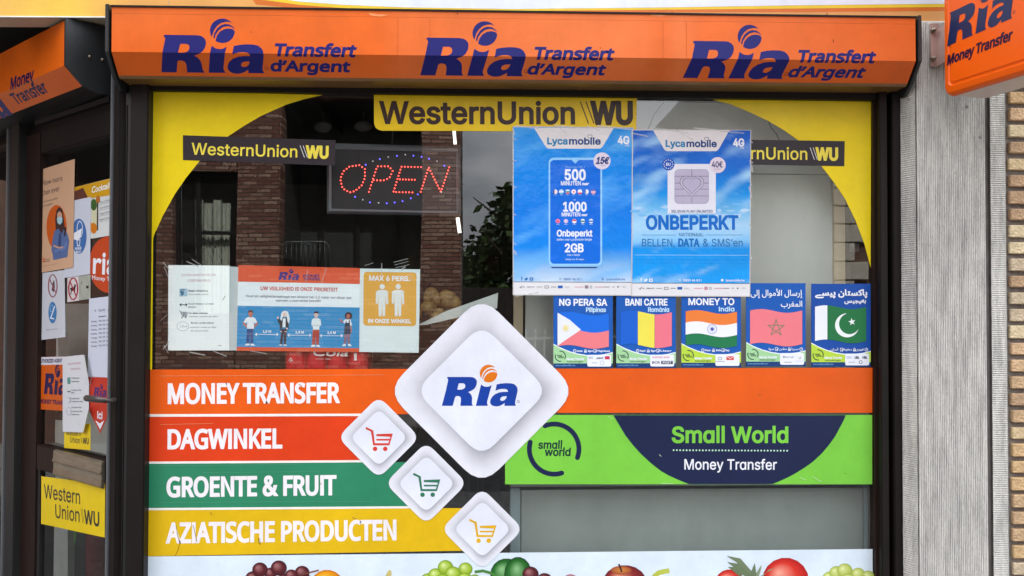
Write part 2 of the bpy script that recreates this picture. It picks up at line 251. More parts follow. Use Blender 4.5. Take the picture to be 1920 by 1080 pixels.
HUM['f'] = [193, [61, 1, 61, 261, 60, 262, 9, 262, 8, 285, 61, 302, 62, 342, 67, 369, 78, 393, 97, 412, 118, 423, 141, 428, 178, 428, 213, 420, 216, 417, 204, 380, 170, 388, 144, 386, 127, 377, 115, 358, 111, 338, 111, 301, 185, 300, 186, 263, 111, 262, 110, 1]]
HUM['g'] = [345, [55, -115, 55, -71, 75, -79, 98, -86, 146, -93, 187, -92, 203, -86, 219, -77, 235, -60, 245, -36, 248, -18, 250, 38, 247, 39, 234, 24, 214, 8, 191, -1, 171, -5, 139, -5, 113, 1, 86, 14, 70, 28, 57, 45, 43, 72, 35, 101, 31, 134, 31, 165, 35, 198, 43, 226, 54, 249, 66, 266, 82, 283, 103, 296, 123, 303, 159, 306, 194, 300, 223, 285, 249, 260, 252, 265, 258, 300, 297, 300, 297, -12, 292, -51, 279, -83, 264, -102, 246, -116, 218, -128, 191, -133, 151, -134, 114, -132, 81, -125], [88, 94, 96, 74, 107, 58, 121, 46, 138, 38, 155, 35, 175, 35, 191, 38, 210, 45, 227, 59, 238, 76, 245, 98, 248, 128, 248, 170, 245, 194, 240, 216, 232, 232, 221, 245, 207, 255, 194, 260, 161, 264, 134, 260, 121, 253, 108, 242, 100, 232, 92, 216, 83, 177, 82, 138]]
HUM['n'] = [346, [48, 1, 48, 300, 87, 300, 94, 261, 96, 259, 112, 277, 126, 288, 147, 298, 167, 304, 190, 306, 222, 304, 246, 297, 267, 285, 279, 274, 288, 259, 294, 246, 299, 221, 301, 1, 252, 1, 252, 191, 250, 217, 242, 238, 228, 253, 212, 261, 191, 264, 160, 262, 142, 257, 124, 246, 112, 230, 101, 201, 97, 171, 97, 1]]
HUM['o'] = [339, [39, 90, 34, 112, 31, 143, 32, 180, 38, 208, 46, 231, 58, 252, 73, 270, 89, 283, 115, 297, 139, 303, 161, 306, 199, 303, 223, 297, 249, 284, 266, 269, 282, 250, 297, 222, 305, 192, 309, 151, 306, 116, 300, 87, 288, 59, 272, 36, 250, 17, 225, 4, 194, -4, 157, -5, 122, 2, 94, 15, 73, 32, 55, 55], [88, 98, 97, 76, 109, 59, 123, 47, 142, 39, 163, 36, 191, 37, 211, 44, 231, 59, 243, 76, 252, 100, 257, 131, 258, 158, 255, 188, 249, 210, 238, 231, 227, 244, 214, 254, 202, 260, 186, 263, 165, 264, 153, 264, 133, 258, 118, 250, 109, 242, 100, 231, 92, 215, 84, 186, 82, 143, 84, 115]]
HUM['r'] = [231, [48, 1, 48, 299, 88, 299, 93, 246, 95, 245, 122, 279, 136, 290, 151, 298, 167, 304, 187, 306, 222, 303, 222, 295, 216, 257, 180, 261, 159, 257, 144, 250, 131, 241, 112, 218, 101, 194, 97, 170, 97, 1]]
HUM['s'] = [268, [29, 14, 29, 57, 84, 39, 109, 35, 140, 35, 163, 39, 177, 45, 190, 58, 195, 74, 195, 84, 192, 94, 187, 102, 177, 110, 151, 125, 75, 158, 56, 169, 41, 184, 32, 203, 29, 232, 33, 252, 44, 271, 57, 283, 73, 293, 96, 301, 121, 305, 153, 306, 177, 304, 208, 297, 236, 286, 220, 247, 192, 257, 165, 263, 121, 265, 103, 261, 89, 254, 80, 244, 76, 230, 80, 212, 92, 200, 117, 187, 195, 154, 216, 141, 230, 127, 240, 106, 243, 82, 239, 55, 228, 34, 213, 19, 199, 9, 177, 1, 152, -4, 113, -6, 80, -3, 52, 4]]
HUM['t'] = [202, [56, 50, 52, 80, 51, 262, 10, 262, 9, 284, 52, 306, 72, 368, 100, 369, 102, 300, 188, 299, 187, 262, 101, 262, 101, 88, 103, 70, 107, 58, 113, 48, 131, 37, 154, 35, 190, 40, 190, 4, 176, -1, 151, -5, 130, -5, 103, 0, 86, 8, 72, 20, 61, 35]]
HUM['y'] = [286, [6, -130, 6, -91, 33, -94, 53, -93, 67, -89, 80, -81, 92, -67, 100, -54, 121, 0, 1, 300, 54, 300, 123, 117, 144, 48, 146, 49, 171, 130, 232, 300, 285, 300, 156, -42, 134, -87, 113, -111, 96, -123, 84, -129, 52, -134, 33, -134]]
HUM['’'] = [98, [7, 263, 21, 325, 35, 399, 87, 400, 91, 393, 83, 363, 66, 318, 43, 263]]
GRO[' '] = [148]
GRO['&'] = [352, [31, 74, 27, 94, 27, 114, 30, 130, 36, 147, 46, 162, 60, 178, 106, 217, 78, 254, 67, 274, 62, 290, 59, 310, 60, 329, 65, 346, 70, 358, 79, 371, 94, 385, 110, 395, 130, 401, 150, 404, 176, 403, 194, 398, 210, 392, 232, 375, 247, 354, 253, 333, 253, 302, 244, 277, 229, 255, 208, 235, 172, 209, 258, 106, 271, 139, 274, 175, 320, 175, 319, 142, 313, 117, 302, 90, 288, 69, 344, 1, 286, 0, 258, 33, 245, 22, 229, 12, 192, -1, 166, -5, 148, -5, 116, -1, 86, 9, 62, 26, 43, 47], [79, 83, 90, 63, 105, 50, 125, 40, 145, 37, 168, 38, 189, 43, 213, 55, 229, 69, 136, 181, 101, 154, 84, 134, 77, 110, 76, 97], [110, 297, 121, 274, 144, 244, 181, 272, 197, 290, 205, 310, 205, 326, 202, 337, 193, 350, 177, 360, 153, 362, 137, 359, 121, 348, 111, 333, 108, 315]]
GRO[','] = [148, [30, -93, 53, 55, 106, 56, 107, 52, 67, -93]]
GRO['.'] = [148, [40, 21, 39, 37, 43, 49, 54, 62, 65, 67, 78, 68, 92, 64, 102, 56, 109, 44, 111, 29, 108, 17, 98, 5, 86, -2, 72, -3, 58, 1, 47, 9]]
GRO['0'] = [356, [50, 102, 43, 130, 39, 162, 38, 201, 39, 239, 43, 269, 51, 302, 62, 329, 74, 350, 90, 370, 110, 386, 130, 397, 156, 404, 186, 405, 208, 402, 229, 396, 250, 384, 275, 361, 295, 329, 309, 286, 317, 237, 319, 186, 312, 125, 300, 83, 280, 46, 267, 30, 254, 19, 240, 9, 222, 2, 201, -4, 184, -5, 168, -5, 144, -1, 128, 4, 112, 12, 85, 35, 65, 65], [96, 114, 110, 82, 128, 59, 146, 46, 173, 39, 200, 42, 220, 51, 236, 66, 252, 93, 264, 130, 269, 169, 270, 210, 267, 255, 257, 294, 245, 321, 228, 342, 210, 355, 184, 361, 162, 360, 149, 356, 137, 349, 124, 338, 106, 311, 93, 271, 89, 247, 86, 214, 87, 165]]
GRO['1'] = [356, [60, 1, 61, 43, 166, 43, 167, 45, 167, 351, 163, 352, 69, 282, 68, 335, 155, 400, 217, 400, 217, 45, 218, 43, 306, 43, 307, 1]]
GRO['2'] = [356, [50, 1, 51, 38, 222, 222, 243, 254, 249, 269, 252, 285, 250, 310, 240, 331, 224, 348, 200, 358, 180, 361, 158, 360, 140, 354, 127, 346, 116, 335, 106, 319, 102, 307, 99, 285, 52, 285, 54, 314, 63, 338, 75, 358, 90, 374, 108, 388, 131, 398, 154, 404, 184, 405, 208, 402, 232, 395, 250, 385, 265, 373, 281, 355, 290, 339, 297, 319, 299, 301, 299, 281, 294, 257, 281, 227, 253, 189, 120, 46, 306, 44, 306, 1]]
GRO['3'] = [356, [39, 78, 35, 104, 84, 104, 91, 83, 97, 71, 107, 60, 120, 51, 136, 44, 154, 40, 190, 40, 218, 48, 238, 62, 251, 79, 258, 105, 258, 126, 253, 146, 243, 162, 227, 177, 207, 188, 184, 193, 123, 195, 124, 235, 221, 346, 226, 353, 226, 355, 56, 355, 55, 357, 55, 399, 292, 400, 293, 362, 175, 229, 211, 226, 242, 217, 268, 201, 292, 175, 305, 146, 309, 125, 309, 107, 303, 77, 296, 59, 286, 45, 275, 32, 260, 20, 230, 4, 206, -2, 184, -5, 146, -4, 110, 5, 78, 23, 54, 47, 45, 61]]
GRO['4'] = [356, [31, 83, 31, 125, 193, 398, 194, 400, 244, 399, 85, 129, 221, 128, 222, 249, 269, 249, 270, 129, 324, 128, 325, 126, 324, 83, 270, 82, 270, 1, 222, 1, 221, 83]]
GRO['5'] = [356, [51, 77, 48, 103, 96, 103, 99, 87, 105, 75, 115, 62, 128, 52, 144, 44, 158, 40, 189, 40, 216, 50, 236, 66, 251, 90, 257, 118, 256, 147, 247, 174, 229, 197, 205, 212, 181, 217, 149, 216, 120, 206, 100, 193, 53, 199, 75, 399, 288, 400, 288, 356, 118, 354, 105, 238, 108, 237, 130, 252, 149, 258, 176, 262, 198, 261, 222, 256, 241, 248, 261, 234, 275, 221, 288, 202, 297, 183, 304, 162, 307, 139, 307, 113, 303, 90, 294, 66, 281, 46, 256, 20, 224, 3, 205, -2, 185, -5, 150, -4, 117, 5, 88, 23, 66, 46, 57, 62]]
GRO['6'] = [356, [56, 85, 50, 119, 53, 157, 66, 197, 90, 241, 198, 399, 252, 400, 139, 235, 160, 244, 173, 246, 200, 246, 217, 244, 235, 238, 251, 230, 264, 221, 280, 205, 290, 190, 298, 173, 303, 154, 306, 131, 306, 114, 302, 89, 295, 69, 286, 51, 264, 26, 248, 14, 229, 4, 208, -2, 189, -5, 155, -4, 137, 0, 120, 7, 91, 27, 69, 54], [102, 95, 110, 77, 120, 63, 132, 52, 144, 45, 159, 40, 172, 38, 191, 39, 209, 44, 225, 54, 235, 62, 245, 77, 252, 91, 256, 107, 257, 127, 255, 147, 249, 163, 242, 177, 232, 188, 220, 197, 207, 204, 192, 208, 175, 209, 157, 206, 143, 201, 129, 193, 120, 184, 105, 161, 101, 149, 98, 129]]
GRO['7'] = [356, [77, 1, 254, 354, 50, 355, 49, 399, 307, 400, 307, 353, 130, 1]]
GRO['8'] = [356, [45, 75, 41, 97, 41, 117, 46, 142, 56, 162, 66, 177, 84, 193, 100, 202, 120, 209, 97, 219, 82, 231, 68, 250, 60, 269, 56, 291, 57, 318, 64, 341, 73, 357, 90, 375, 109, 389, 131, 398, 153, 404, 185, 405, 209, 402, 235, 394, 256, 382, 279, 361, 293, 338, 299, 314, 299, 285, 294, 263, 279, 238, 260, 220, 236, 209, 260, 200, 280, 186, 297, 167, 308, 145, 315, 114, 314, 90, 308, 69, 298, 49, 276, 26, 263, 16, 241, 6, 204, -4, 164, -5, 143, -2, 121, 3, 105, 9, 87, 20, 73, 31, 61, 45, 52, 59], [93, 90, 98, 77, 107, 65, 116, 56, 132, 47, 148, 42, 167, 39, 188, 39, 207, 42, 233, 52, 253, 70, 259, 82, 263, 94, 265, 109, 263, 125, 259, 138, 251, 151, 240, 164, 224, 174, 208, 181, 188, 185, 173, 185, 153, 182, 140, 178, 124, 170, 112, 160, 101, 147, 96, 137, 92, 122, 91, 107], [108, 273, 113, 261, 122, 249, 135, 239, 145, 233, 173, 228, 189, 228, 207, 232, 229, 246, 239, 257, 246, 269, 251, 294, 247, 319, 240, 333, 232, 342, 221, 351, 208, 357, 181, 362, 165, 361, 148, 357, 128, 346, 117, 335, 110, 325, 105, 303, 105, 285]]
GRO['9'] = [356, [103, 1, 216, 165, 189, 155, 156, 154, 135, 157, 119, 163, 101, 172, 89, 182, 68, 207, 54, 239, 50, 277, 54, 313, 64, 338, 75, 357, 92, 374, 117, 392, 143, 401, 167, 405, 189, 405, 213, 401, 239, 391, 259, 378, 276, 361, 290, 341, 299, 319, 304, 295, 306, 266, 300, 234, 287, 198, 267, 162, 158, 1], [102, 249, 108, 234, 118, 218, 132, 206, 143, 199, 157, 194, 175, 191, 192, 192, 211, 198, 227, 207, 238, 218, 252, 243, 256, 259, 257, 279, 255, 299, 250, 315, 240, 331, 232, 341, 220, 350, 207, 357, 191, 361, 177, 362, 159, 360, 147, 356, 124, 341, 113, 327, 106, 315, 101, 299, 99, 281]]
GRO['A'] = [377, [13, 1, 158, 399, 216, 400, 364, 1, 310, 1, 270, 112, 107, 112, 67, 1], [122, 157, 254, 157, 216, 267, 188, 357]]
GRO['B'] = [359, [47, 1, 47, 399, 204, 400, 236, 395, 263, 384, 287, 365, 303, 341, 311, 317, 312, 281, 307, 258, 294, 237, 277, 223, 249, 210, 247, 207, 273, 200, 293, 188, 310, 170, 321, 151, 327, 129, 328, 99, 324, 75, 315, 53, 302, 35, 287, 23, 264, 11, 241, 4, 203, 0], [98, 46, 212, 46, 233, 49, 251, 56, 260, 63, 270, 74, 278, 91, 279, 117, 271, 142, 260, 157, 251, 165, 237, 173, 223, 178, 203, 181, 99, 181], [98, 225, 196, 225, 215, 228, 233, 236, 252, 254, 262, 273, 264, 298, 262, 311, 255, 326, 237, 344, 213, 353, 188, 355, 99, 355]]
GRO['C'] = [401, [43, 121, 36, 149, 32, 187, 33, 233, 40, 270, 51, 301, 67, 330, 88, 356, 111, 376, 143, 393, 168, 401, 202, 405, 236, 404, 270, 396, 299, 382, 324, 364, 344, 342, 362, 309, 372, 275, 322, 274, 313, 298, 301, 318, 284, 334, 266, 346, 243, 354, 218, 358, 190, 357, 162, 349, 144, 340, 130, 329, 108, 303, 92, 271, 83, 229, 81, 195, 84, 162, 90, 137, 99, 113, 111, 93, 128, 72, 148, 58, 168, 48, 191, 43, 216, 42, 238, 44, 255, 49, 280, 63, 299, 81, 313, 102, 322, 126, 371, 126, 365, 98, 350, 67, 333, 45, 311, 26, 294, 15, 274, 6, 236, -4, 198, -5, 170, -1, 150, 4, 128, 14, 111, 24, 82, 50, 60, 81]]
GRO['D'] = [395, [47, 1, 47, 399, 184, 400, 207, 398, 249, 389, 268, 381, 287, 370, 314, 347, 336, 317, 352, 279, 360, 242, 363, 189, 358, 143, 347, 107, 330, 74, 314, 54, 291, 34, 263, 17, 232, 7, 187, 0], [98, 46, 189, 46, 228, 53, 249, 63, 268, 76, 284, 94, 295, 111, 306, 138, 312, 173, 314, 214, 308, 254, 299, 282, 287, 303, 269, 324, 245, 340, 223, 349, 193, 354, 99, 355]]
GRO['E'] = [329, [47, 1, 47, 399, 292, 400, 292, 355, 99, 355, 99, 225, 279, 225, 279, 181, 99, 180, 98, 46, 295, 44, 295, 1]]
GRO['G'] = [409, [43, 121, 35, 155, 32, 187, 33, 233, 40, 270, 49, 298, 65, 329, 83, 351, 108, 374, 139, 392, 167, 401, 199, 405, 235, 404, 268, 396, 298, 382, 322, 365, 347, 337, 363, 307, 372, 274, 322, 274, 309, 302, 298, 318, 280, 336, 260, 348, 242, 355, 216, 358, 188, 357, 164, 350, 146, 341, 132, 332, 109, 306, 92, 271, 83, 229, 81, 190, 85, 154, 95, 122, 108, 97, 127, 74, 151, 56, 178, 46, 204, 42, 230, 43, 250, 47, 267, 54, 286, 66, 301, 81, 311, 97, 321, 119, 325, 138, 326, 155, 324, 157, 223, 157, 223, 201, 376, 201, 375, 141, 372, 115, 365, 93, 355, 73, 341, 51, 324, 34, 310, 23, 288, 11, 272, 4, 247, -2, 230, -5, 184, -4, 143, 7, 108, 26, 82, 50, 60, 81]]
GRO['H'] = [406, [47, 1, 47, 399, 98, 399, 99, 227, 307, 227, 309, 229, 309, 399, 359, 400, 359, 1, 309, 1, 309, 181, 307, 182, 99, 182, 98, 1]]
GRO['I'] = [236, [24, 1, 25, 45, 93, 46, 93, 354, 25, 355, 24, 399, 212, 399, 212, 357, 210, 355, 144, 354, 144, 46, 210, 45, 212, 43, 212, 1]]
GRO['K'] = [367, [47, 1, 47, 399, 98, 399, 99, 192, 145, 247, 285, 399, 352, 399, 191, 227, 352, 1, 292, 1, 156, 192, 98, 131, 98, 1]]
GRO['L'] = [309, [47, 1, 47, 399, 97, 400, 98, 46, 283, 45, 284, 43, 284, 1]]
GRO['M'] = [494, [47, 1, 48, 400, 119, 399, 219, 145, 248, 59, 276, 143, 374, 399, 446, 399, 446, 1, 397, 1, 397, 340, 363, 241, 270, 2, 268, 0, 227, 0, 224, 3, 133, 231, 95, 341, 96, 1]]
GRO['N'] = [412, [47, 1, 47, 399, 107, 399, 278, 131, 316, 63, 314, 123, 314, 399, 364, 400, 364, 1, 304, 1, 157, 231, 96, 336, 98, 233, 98, 1]]
GRO['O'] = [419, [43, 121, 36, 149, 32, 187, 33, 233, 40, 270, 51, 301, 68, 331, 88, 356, 111, 376, 143, 393, 175, 402, 202, 405, 244, 402, 274, 394, 300, 381, 330, 358, 350, 334, 369, 301, 382, 258, 388, 213, 385, 157, 375, 117, 359, 81, 335, 47, 308, 24, 276, 7, 236, -4, 198, -5, 170, -1, 150, 4, 128, 14, 111, 24, 82, 50, 59, 83], [90, 137, 104, 103, 121, 79, 144, 60, 168, 48, 203, 42, 230, 43, 258, 51, 274, 59, 288, 70, 310, 94, 323, 118, 334, 153, 338, 187, 337, 230, 330, 263, 318, 293, 302, 317, 282, 336, 264, 346, 243, 354, 218, 358, 190, 357, 168, 352, 148, 342, 130, 329, 115, 313, 102, 294, 92, 271, 85, 246, 83, 226, 81, 190, 84, 162]]
GRO['P'] = [350, [47, 1, 47, 399, 199, 400, 233, 394, 265, 381, 284, 367, 299, 350, 310, 331, 318, 307, 321, 279, 320, 254, 315, 229, 304, 205, 291, 186, 277, 173, 256, 160, 236, 152, 217, 148, 191, 146, 99, 146, 98, 1], [98, 191, 196, 191, 223, 196, 244, 208, 255, 219, 263, 233, 268, 249, 271, 267, 270, 290, 267, 302, 261, 317, 254, 329, 233, 345, 211, 353, 191, 355, 99, 355]]
GRO['R'] = [353, [47, 1, 47, 399, 200, 400, 235, 395, 265, 382, 281, 372, 292, 362, 310, 335, 316, 318, 320, 299, 322, 265, 315, 231, 302, 205, 281, 183, 247, 163, 336, 1, 277, 1, 193, 156, 99, 155, 98, 1], [98, 202, 204, 202, 228, 207, 245, 216, 256, 227, 263, 237, 268, 251, 271, 266, 269, 298, 266, 311, 258, 326, 240, 342, 227, 349, 212, 353, 192, 355, 99, 355]]
GRO['S'] = [351, [36, 76, 32, 94, 31, 107, 81, 107, 90, 79, 100, 66, 109, 57, 133, 45, 169, 39, 197, 40, 223, 46, 241, 56, 259, 72, 269, 90, 272, 110, 269, 128, 259, 143, 245, 154, 227, 163, 124, 195, 100, 205, 80, 217, 58, 238, 48, 256, 42, 275, 41, 300, 44, 319, 49, 335, 67, 362, 91, 382, 121, 397, 161, 405, 208, 403, 243, 394, 275, 375, 294, 356, 306, 338, 313, 318, 315, 297, 265, 297, 262, 314, 257, 324, 240, 342, 227, 350, 209, 357, 176, 361, 157, 359, 140, 355, 124, 348, 111, 339, 101, 328, 94, 316, 92, 307, 91, 291, 93, 278, 100, 266, 121, 248, 153, 235, 219, 217, 248, 206, 281, 187, 300, 170, 310, 156, 316, 142, 320, 123, 321, 108, 319, 88, 315, 72, 299, 43, 288, 31, 271, 17, 236, 1, 191, -7, 147, -5, 112, 3, 77, 20, 63, 32, 50, 47]]
GRO['T'] = [353, [25, 357, 26, 400, 328, 399, 327, 355, 202, 354, 202, 0, 151, 1, 151, 354]]
GRO['U'] = [407, [53, 94, 47, 129, 48, 400, 96, 400, 98, 398, 98, 134, 100, 118, 105, 101, 120, 76, 140, 58, 165, 46, 197, 40, 232, 43, 259, 53, 273, 62, 284, 72, 300, 97, 306, 113, 309, 134, 309, 400, 359, 400, 359, 121, 355, 98, 347, 76, 336, 57, 321, 38, 305, 24, 289, 14, 252, -1, 211, -6, 185, -6, 160, -2, 128, 9, 95, 30, 70, 57, 60, 76]]
GRO['V'] = [377, [13, 399, 66, 400, 67, 398, 154, 154, 190, 43, 224, 151, 310, 399, 364, 399, 218, 0, 160, 1]]
GRO['W'] = [540, [121, 2, 14, 400, 65, 399, 131, 143, 152, 50, 172, 138, 241, 399, 299, 399, 367, 138, 387, 52, 411, 153, 474, 399, 526, 399, 417, 1, 358, 1, 287, 263, 270, 341, 254, 269, 181, 1, 123, 0]]
GRO['X'] = [373, [15, 1, 157, 205, 24, 399, 82, 399, 157, 290, 187, 239, 216, 287, 294, 400, 350, 399, 217, 206, 358, 1, 300, 1, 216, 122, 187, 171, 154, 118, 72, 0]]
GRO['Y'] = [371, [13, 399, 72, 399, 157, 262, 186, 207, 220, 270, 299, 399, 357, 399, 211, 163, 210, 0, 160, 1, 159, 165]]
GRO['Z'] = [345, [33, 1, 33, 35, 35, 39, 220, 310, 253, 355, 32, 355, 32, 399, 311, 400, 311, 362, 131, 99, 91, 45, 312, 45, 314, 43, 314, 1]]
GRO['a'] = [306, [28, 54, 24, 79, 27, 110, 36, 130, 53, 147, 71, 157, 95, 165, 202, 182, 213, 188, 217, 198, 214, 222, 208, 237, 194, 250, 173, 259, 142, 260, 117, 253, 94, 238, 78, 216, 34, 228, 34, 233, 40, 246, 55, 266, 74, 281, 94, 292, 117, 298, 147, 302, 173, 301, 198, 296, 222, 285, 237, 274, 246, 263, 256, 247, 264, 217, 265, 1, 218, 0, 217, 39, 215, 41, 197, 18, 182, 7, 169, 0, 137, -6, 115, -6, 97, -4, 74, 4, 53, 18, 37, 35], [74, 70, 77, 61, 87, 49, 98, 43, 114, 38, 147, 36, 162, 39, 178, 45, 189, 52, 201, 64, 213, 86, 217, 106, 217, 148, 186, 139, 121, 129, 97, 121, 83, 112, 76, 102, 72, 86]]
GRO['b'] = [334, [41, 1, 41, 398, 42, 400, 89, 400, 89, 252, 93, 252, 110, 274, 122, 285, 138, 295, 154, 300, 173, 302, 198, 301, 221, 296, 243, 285, 261, 272, 276, 256, 287, 237, 296, 218, 303, 194, 306, 166, 305, 118, 296, 78, 280, 46, 257, 20, 229, 3, 209, -4, 191, -6, 170, -6, 147, -2, 121, 12, 107, 26, 93, 46, 90, 46, 88, 45, 87, 0], [95, 101, 104, 78, 115, 62, 129, 50, 147, 40, 167, 37, 194, 39, 211, 46, 227, 58, 240, 74, 250, 97, 256, 120, 258, 149, 256, 178, 251, 200, 241, 221, 227, 239, 215, 248, 202, 255, 186, 259, 167, 259, 141, 253, 129, 247, 117, 236, 100, 212, 91, 180, 89, 142, 91, 118]]
GRO['c'] = [311, [35, 89, 30, 112, 27, 138, 28, 174, 32, 197, 40, 221, 52, 244, 64, 260, 84, 277, 106, 291, 129, 299, 156, 302, 182, 301, 206, 296, 229, 287, 249, 273, 267, 254, 277, 237, 284, 218, 240, 206, 229, 226, 222, 235, 213, 244, 197, 253, 177, 259, 157, 259, 142, 257, 128, 252, 111, 241, 94, 221, 82, 193, 76, 165, 78, 121, 87, 88, 95, 73, 106, 59, 117, 50, 132, 42, 146, 38, 169, 36, 186, 39, 201, 44, 216, 54, 224, 62, 232, 74, 240, 92, 285, 80, 280, 65, 271, 48, 258, 32, 242, 18, 216, 3, 186, -5, 152, -6, 118, 0, 90, 14, 69, 32, 49, 58]]
GRO['d'] = [334, [35, 88, 30, 110, 27, 134, 27, 161, 30, 186, 35, 209, 42, 228, 60, 258, 81, 279, 106, 293, 137, 301, 161, 302, 185, 299, 204, 291, 221, 277, 240, 252, 244, 251, 244, 400, 292, 400, 292, 1, 246, 0, 246, 45, 242, 46, 218, 17, 204, 6, 190, -1, 174, -5, 149, -6, 132, -5, 112, 0, 88, 13, 64, 33, 47, 58], [82, 102, 89, 82, 100, 65, 118, 49, 136, 40, 156, 37, 182, 39, 204, 49, 217, 60, 229, 77, 237, 96, 243, 117, 245, 149, 243, 181, 237, 202, 228, 222, 215, 238, 204, 248, 193, 253, 166, 259, 148, 259, 132, 255, 118, 248, 106, 238, 95, 225, 88, 213, 78, 178, 76, 133]]
GRO['e'] = [318, [35, 89, 30, 110, 27, 138, 28, 174, 32, 197, 40, 221, 54, 246, 69, 265, 85, 279, 105, 291, 128, 298, 154, 302, 180, 301, 204, 296, 226, 286, 247, 272, 265, 252, 278, 228, 286, 204, 291, 177, 292, 134, 77, 133, 76, 132, 81, 100, 94, 72, 114, 51, 137, 40, 157, 36, 172, 36, 186, 38, 204, 43, 216, 50, 227, 60, 241, 83, 286, 72, 283, 60, 272, 41, 258, 26, 245, 15, 218, 2, 192, -5, 154, -6, 118, 1, 90, 14, 66, 34, 48, 58], [76, 174, 243, 174, 240, 193, 235, 210, 220, 234, 210, 244, 198, 252, 182, 257, 166, 260, 146, 259, 130, 254, 116, 247, 104, 237, 91, 222, 83, 206, 78, 189]]
GRO['f'] = [199, [63, 1, 63, 257, 6, 257, 5, 298, 63, 299, 64, 349, 67, 365, 76, 383, 86, 394, 96, 403, 112, 411, 135, 416, 164, 416, 186, 412, 191, 409, 179, 369, 156, 373, 135, 370, 122, 362, 113, 346, 112, 299, 179, 298, 179, 258, 112, 257, 112, 1]]
GRO['g'] = [334, [40, -55, 80, -32, 102, -58, 126, -71, 154, -76, 189, -74, 213, -65, 230, -51, 241, -31, 245, -11, 244, 54, 240, 53, 221, 28, 204, 15, 180, 6, 154, 4, 122, 7, 100, 15, 74, 31, 55, 52, 43, 72, 34, 96, 28, 122, 27, 152, 28, 178, 35, 210, 43, 230, 56, 253, 78, 276, 101, 291, 129, 300, 160, 302, 185, 299, 206, 289, 222, 277, 241, 252, 245, 251, 246, 297, 292, 298, 293, 297, 293, -14, 288, -44, 276, -70, 254, -93, 228, -107, 190, -117, 149, -118, 114, -113, 82, -99, 58, -80], [82, 106, 91, 85, 102, 70, 117, 58, 134, 50, 154, 47, 182, 48, 201, 55, 215, 65, 227, 78, 237, 98, 243, 117, 245, 144, 245, 168, 240, 197, 232, 217, 219, 236, 206, 247, 194, 253, 166, 259, 149, 259, 132, 255, 118, 248, 106, 238, 95, 225, 88, 213, 78, 180, 76, 136]]
GRO['h'] = [322, [41, 1, 41, 399, 89, 400, 90, 249, 106, 273, 122, 286, 149, 298, 175, 302, 205, 300, 231, 290, 253, 274, 269, 250, 277, 226, 281, 196, 281, 1, 233, 1, 233, 185, 230, 209, 223, 229, 210, 244, 193, 254, 171, 259, 147, 257, 126, 249, 110, 237, 98, 219, 92, 205, 89, 185, 89, 1]]
GRO['i'] = [131, [41, 1, 41, 297, 42, 298, 88, 298, 90, 297, 90, 1], [34, 370, 33, 383, 36, 394, 45, 405, 56, 411, 69, 412, 80, 409, 91, 401, 98, 390, 99, 375, 96, 366, 86, 355, 76, 349, 62, 348, 52, 351, 40, 359]]
GRO['j'] = [131, [-8, -112, -8, -69, 16, -67, 27, -61, 37, -48, 41, -30, 42, 298, 89, 298, 89, -28, 87, -52, 76, -78, 66, -90, 54, -100, 40, -107, 25, -111], [34, 370, 32, 383, 35, 394, 44, 404, 54, 410, 69, 412, 80, 409, 90, 401, 97, 391, 99, 376, 96, 366, 86, 355, 76, 349, 64, 348, 52, 351, 40, 359]]
GRO['k'] = [299, [41, 1, 41, 399, 89, 400, 90, 166, 95, 167, 223, 298, 282, 298, 158, 170, 292, 1, 231, 0, 121, 139, 89, 110, 89, 1]]
GRO['l'] = [149, [44, 41, 41, 67, 41, 399, 89, 400, 90, 67, 93, 51, 101, 44, 111, 41, 134, 41, 142, 3, 115, -2, 99, -2, 79, 2, 66, 9, 58, 16, 49, 28]]
GRO['m'] = [479, [41, 1, 42, 298, 88, 298, 89, 246, 101, 269, 119, 286, 142, 299, 169, 304, 195, 301, 218, 290, 234, 274, 250, 245, 259, 262, 277, 281, 298, 294, 325, 302, 347, 304, 377, 299, 401, 286, 418, 269, 432, 243, 437, 217, 438, 1, 390, 1, 390, 199, 388, 219, 381, 235, 367, 249, 350, 257, 329, 260, 307, 257, 289, 248, 275, 234, 266, 213, 264, 194, 263, 0, 216, 1, 216, 203, 214, 218, 208, 234, 195, 248, 177, 257, 157, 260, 137, 257, 115, 246, 100, 230, 92, 211, 89, 191, 89, 1]]
GRO['n'] = [322, [41, 1, 42, 298, 88, 298, 89, 246, 98, 262, 110, 277, 129, 290, 149, 298, 175, 302, 198, 301, 219, 296, 239, 285, 256, 270, 268, 253, 276, 231, 280, 211, 281, 1, 233, 1, 233, 185, 230, 209, 223, 229, 210, 244, 193, 254, 171, 259, 147, 257, 126, 249, 110, 237, 98, 219, 92, 205, 89, 185, 89, 1]]
GRO['o'] = [326, [35, 89, 30, 112, 27, 141, 28, 176, 34, 202, 43, 228, 55, 248, 74, 270, 92, 283, 112, 293, 136, 300, 170, 302, 197, 299, 221, 291, 240, 280, 260, 262, 276, 241, 289, 213, 297, 181, 300, 146, 296, 106, 287, 76, 275, 53, 257, 31, 234, 12, 209, 1, 174, -6, 140, -5, 114, 2, 90, 14, 69, 32, 49, 58], [82, 102, 91, 80, 102, 64, 117, 50, 136, 40, 157, 37, 181, 38, 201, 44, 220, 58, 232, 73, 241, 92, 248, 114, 251, 141, 250, 162, 245, 192, 236, 216, 223, 234, 209, 247, 200, 252, 174, 259, 153, 259, 137, 256, 122, 249, 111, 241, 92, 218, 84, 201, 79, 182, 76, 141]]
